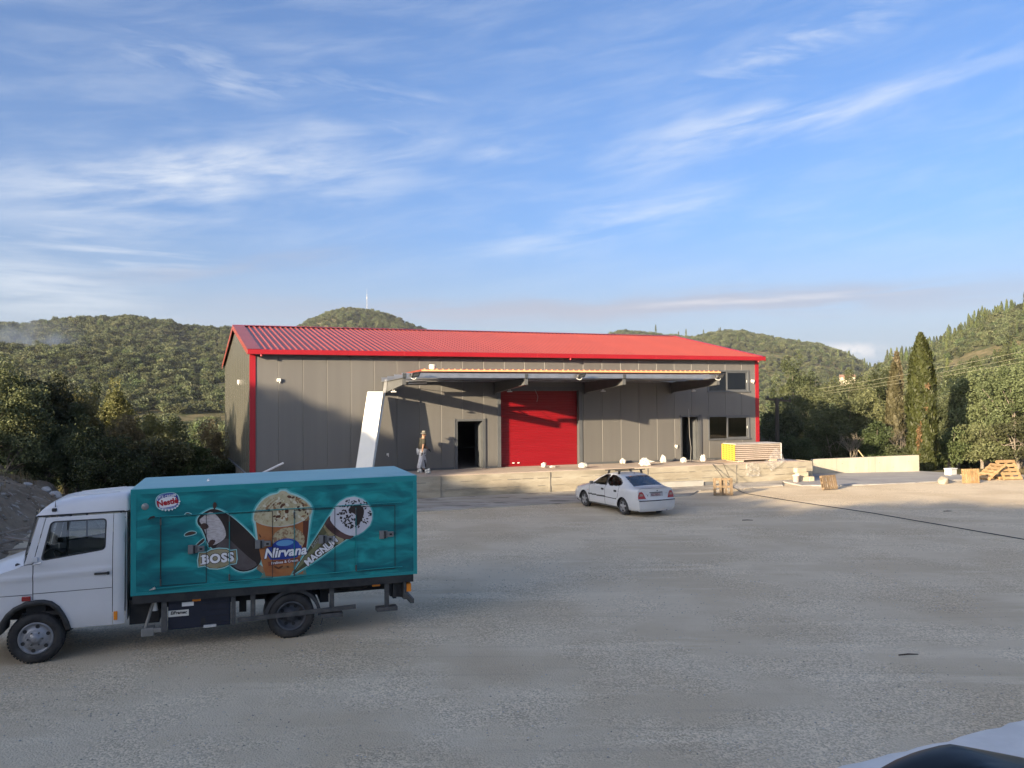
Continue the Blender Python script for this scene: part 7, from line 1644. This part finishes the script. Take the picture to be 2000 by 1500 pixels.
for i in range(14):
    z=i*hm*.8/14; rr_=0.55-.25*i/14
    for a in range(3):
        t=a*2.094;t2=t+2.094; mb.tube([(rr_*math.cos(t),rr_*math.sin(t),z),(rr_*math.cos(t2),rr_*math.sin(t2),z+hm*.8/14)],0.05,4)
mb.build('lattice',M('galvanised_mast',(0.35,0.35,0.36),rough=0.6),o); mb=MB(); mb.tube([(0,0,hm*.78),(0,0,hm)],0.12,6); mb.build('aerial_rod',MATS['galvanised_mast'],o)
mb=MB(); mb.box(-.6,.6,-.5,-.2,hm*.62,hm*.70); mb.build('panel_antenna',MATS['galvanised_mast'],o)
TIMB=M('creosoted_timber',(0.055,0.045,0.035),(0.085,0.07,0.055),scale=4,rough=0.9,stretch=(1,1,0.2))
Yp=50; xp=U(1517,Yp); g=float(terrain_z(xp,Yp)); zp=ZT_(777,Yp,1517)
o=empty('utility_pole',(xp,Yp,g),0,'dark wooden utility pole with crossarm right of the warehouse','utility pole')
mb=MB(); mb.tube([(0,0,-0.5),(0,0,zp-g)],[0.15,0.11],12); mb.build('mast',TIMB,o)
arm=Vector((math.cos(-0.10),math.sin(-0.10),-0.10)).normalized(); top_=Vector((0,0,zp-g-.12))
mb=MB(); mb.bar(top_-arm*0.70,top_+arm*0.85,0.10,0.12); mb.build('crossarm',TIMB,o)
INS=[]
for q in (-0.55,0.28,0.78):
    mb=MB(); p=top_+arm*q; mb.lathe([(0.0001,0.05),(0.07,0.05),(0.075,0.10),(0.05,0.13),(0.065,0.17),(0.04,0.20),(0.0001,0.20)],12,'Z',tuple(p)); mb.build('insulator',M('dark_porcelain',(0.02,0.015,0.012),rough=0.3),o); INS.append(p+Vector((xp,Yp,g+.19)))
X2,Y2=U(2420,40),40; g2=float(terrain_z(X2,Y2)); z2=ZT_(600,40,2420)
o2=empty('utility_pole',(X2,Y2,g2),0,'utility pole out of frame to the right carrying the same wires','utility pole')
mb=MB(); mb.tube([(0,0,-0.5),(0,0,z2-g2)],[0.15,0.11],12); mb.build('mast',TIMB,o2); mb=MB(); t2=Vector((0,0,z2-g2-.12)); a2=Vector((0.6,0.8,0)); mb.bar(t2-a2*.8,t2+a2*.8,0.10,0.12); mb.build('crossarm',TIMB,o2)
WIRE=M('pale_wire',(0.30,0.29,0.20),rough=0.5,metal=0.3)
for i,(p,lab) in enumerate(zip(INS,('uppermost overhead wire running right from the utility pole','middle overhead wire running right from the utility pole','lowest overhead wire running right from the utility pole'))):
    e=Vector((X2,Y2,z2))+a2*(-0.7+0.7*i)+Vector((0,0,0.25-0.3*i)); mb=MB(); mb.tube([tuple(p.lerp(e,t)-Vector((0,0,1.1*4*t*(1-t)*0.35))) for t in np.linspace(0,1,24)],0.006,5); tag(mb.build('overhead_wire',WIRE),lab,'wire')
mb=MB(); p=INS[0]; mb.tube([tuple(p),tuple(p+Vector((-3.0,4,0.05))),tuple(p+Vector((-14,20,0.5)))],0.006,5); tag(mb.build('overhead_wire',WIRE),'overhead wire leaving the utility pole behind the warehouse','wire')
def smokemat(dens,seed):
    m=bpy.data.materials.new('wood_smoke'); m.use_nodes=True; nt=m.node_tree; nt.nodes.clear(); L=nt.links.new
    o=nt.nodes.new('ShaderNodeOutputMaterial'); v=nt.nodes.new('ShaderNodeVolumePrincipled'); v.inputs['Color'].default_value=(0.34,0.44,0.62,1); v.inputs['Anisotropy'].default_value=0.2
    tc=nt.nodes.new('ShaderNodeTexCoord'); n=nt.nodes.new('ShaderNodeTexNoise'); n.inputs['Scale'].default_value=0.05; n.inputs['Detail'].default_value=3; n.inputs['Distortion'].default_value=0.5; L(tc.outputs['Object'],n.inputs['Vector'])
    ln=nt.nodes.new('ShaderNodeVectorMath'); ln.operation='LENGTH'; mp=nt.nodes.new('ShaderNodeVectorMath'); mp.operation='DIVIDE'; mp.inputs[1].default_value=seed; L(tc.outputs['Object'],mp.inputs[0]); L(mp.outputs[0],ln.inputs[0])
    f=nt.nodes.new('ShaderNodeMapRange'); L(ln.outputs['Value'],f.inputs[0]); f.inputs[1].default_value=1.0; f.inputs[2].default_value=0.15; f.interpolation_type='SMOOTHSTEP'
    r=nt.nodes.new('ShaderNodeMapRange'); L(n.outputs[0],r.inputs[0]); r.inputs[1].default_value=0.40; r.inputs[2].default_value=0.72; r.inputs[4].default_value=dens
    mu=nt.nodes.new('ShaderNodeMath'); mu.operation='MULTIPLY'; L(r.outputs[0],mu.inputs[0]); L(f.outputs[0],mu.inputs[1]); L(mu.outputs[0],v.inputs['Density']); L(v.outputs[0],o.inputs['Volume']); return m
for i,(u_,v_,Y,rx,ry,rz,dens,lab) in enumerate(((95,690,430,24,16,14,0.16,'blue grey smoke drifting over the wooded hill at the left'),(50,655,440,36,16,14,0.06,'thin haze of smoke above the main plume at the left'))):
    bm=bmesh.new(); bmesh.ops.create_icosphere(bm,subdivisions=3,radius=1)
    for w in bm.verts: w.co=(w.co.x*rx,w.co.y*ry,w.co.z*rz)
    me=bpy.data.meshes.new('smoke'); bm.to_mesh(me); bm.free(); o=mobj('smoke',me,smokemat(dens,(rx,ry,rz))); o.location=(U(u_,Y),Y,ZT_(v_,Y,u_)); tag(o,lab,'smoke',kind='stuff')

# ------------------------------------------------------------------ evening air
hm_=bpy.data.materials.new('thin_evening_air'); hm_.use_nodes=True; nt=hm_.node_tree; nt.nodes.clear()
ho=nt.nodes.new('ShaderNodeOutputMaterial'); hv_=nt.nodes.new('ShaderNodeVolumePrincipled'); hv_.inputs['Color'].default_value=(0.80,0.88,1.0,1); hv_.inputs['Density'].default_value=0.00009; hv_.inputs['Anisotropy'].default_value=0.0
nt.links.new(hv_.outputs[0],ho.inputs['Volume'])
mb=MB(); mb.box(-1760,1760,-1760,1760,-60,190); tag(mb.build('haze',hm_),'thin evening haze over the whole valley','haze',kind='stuff')
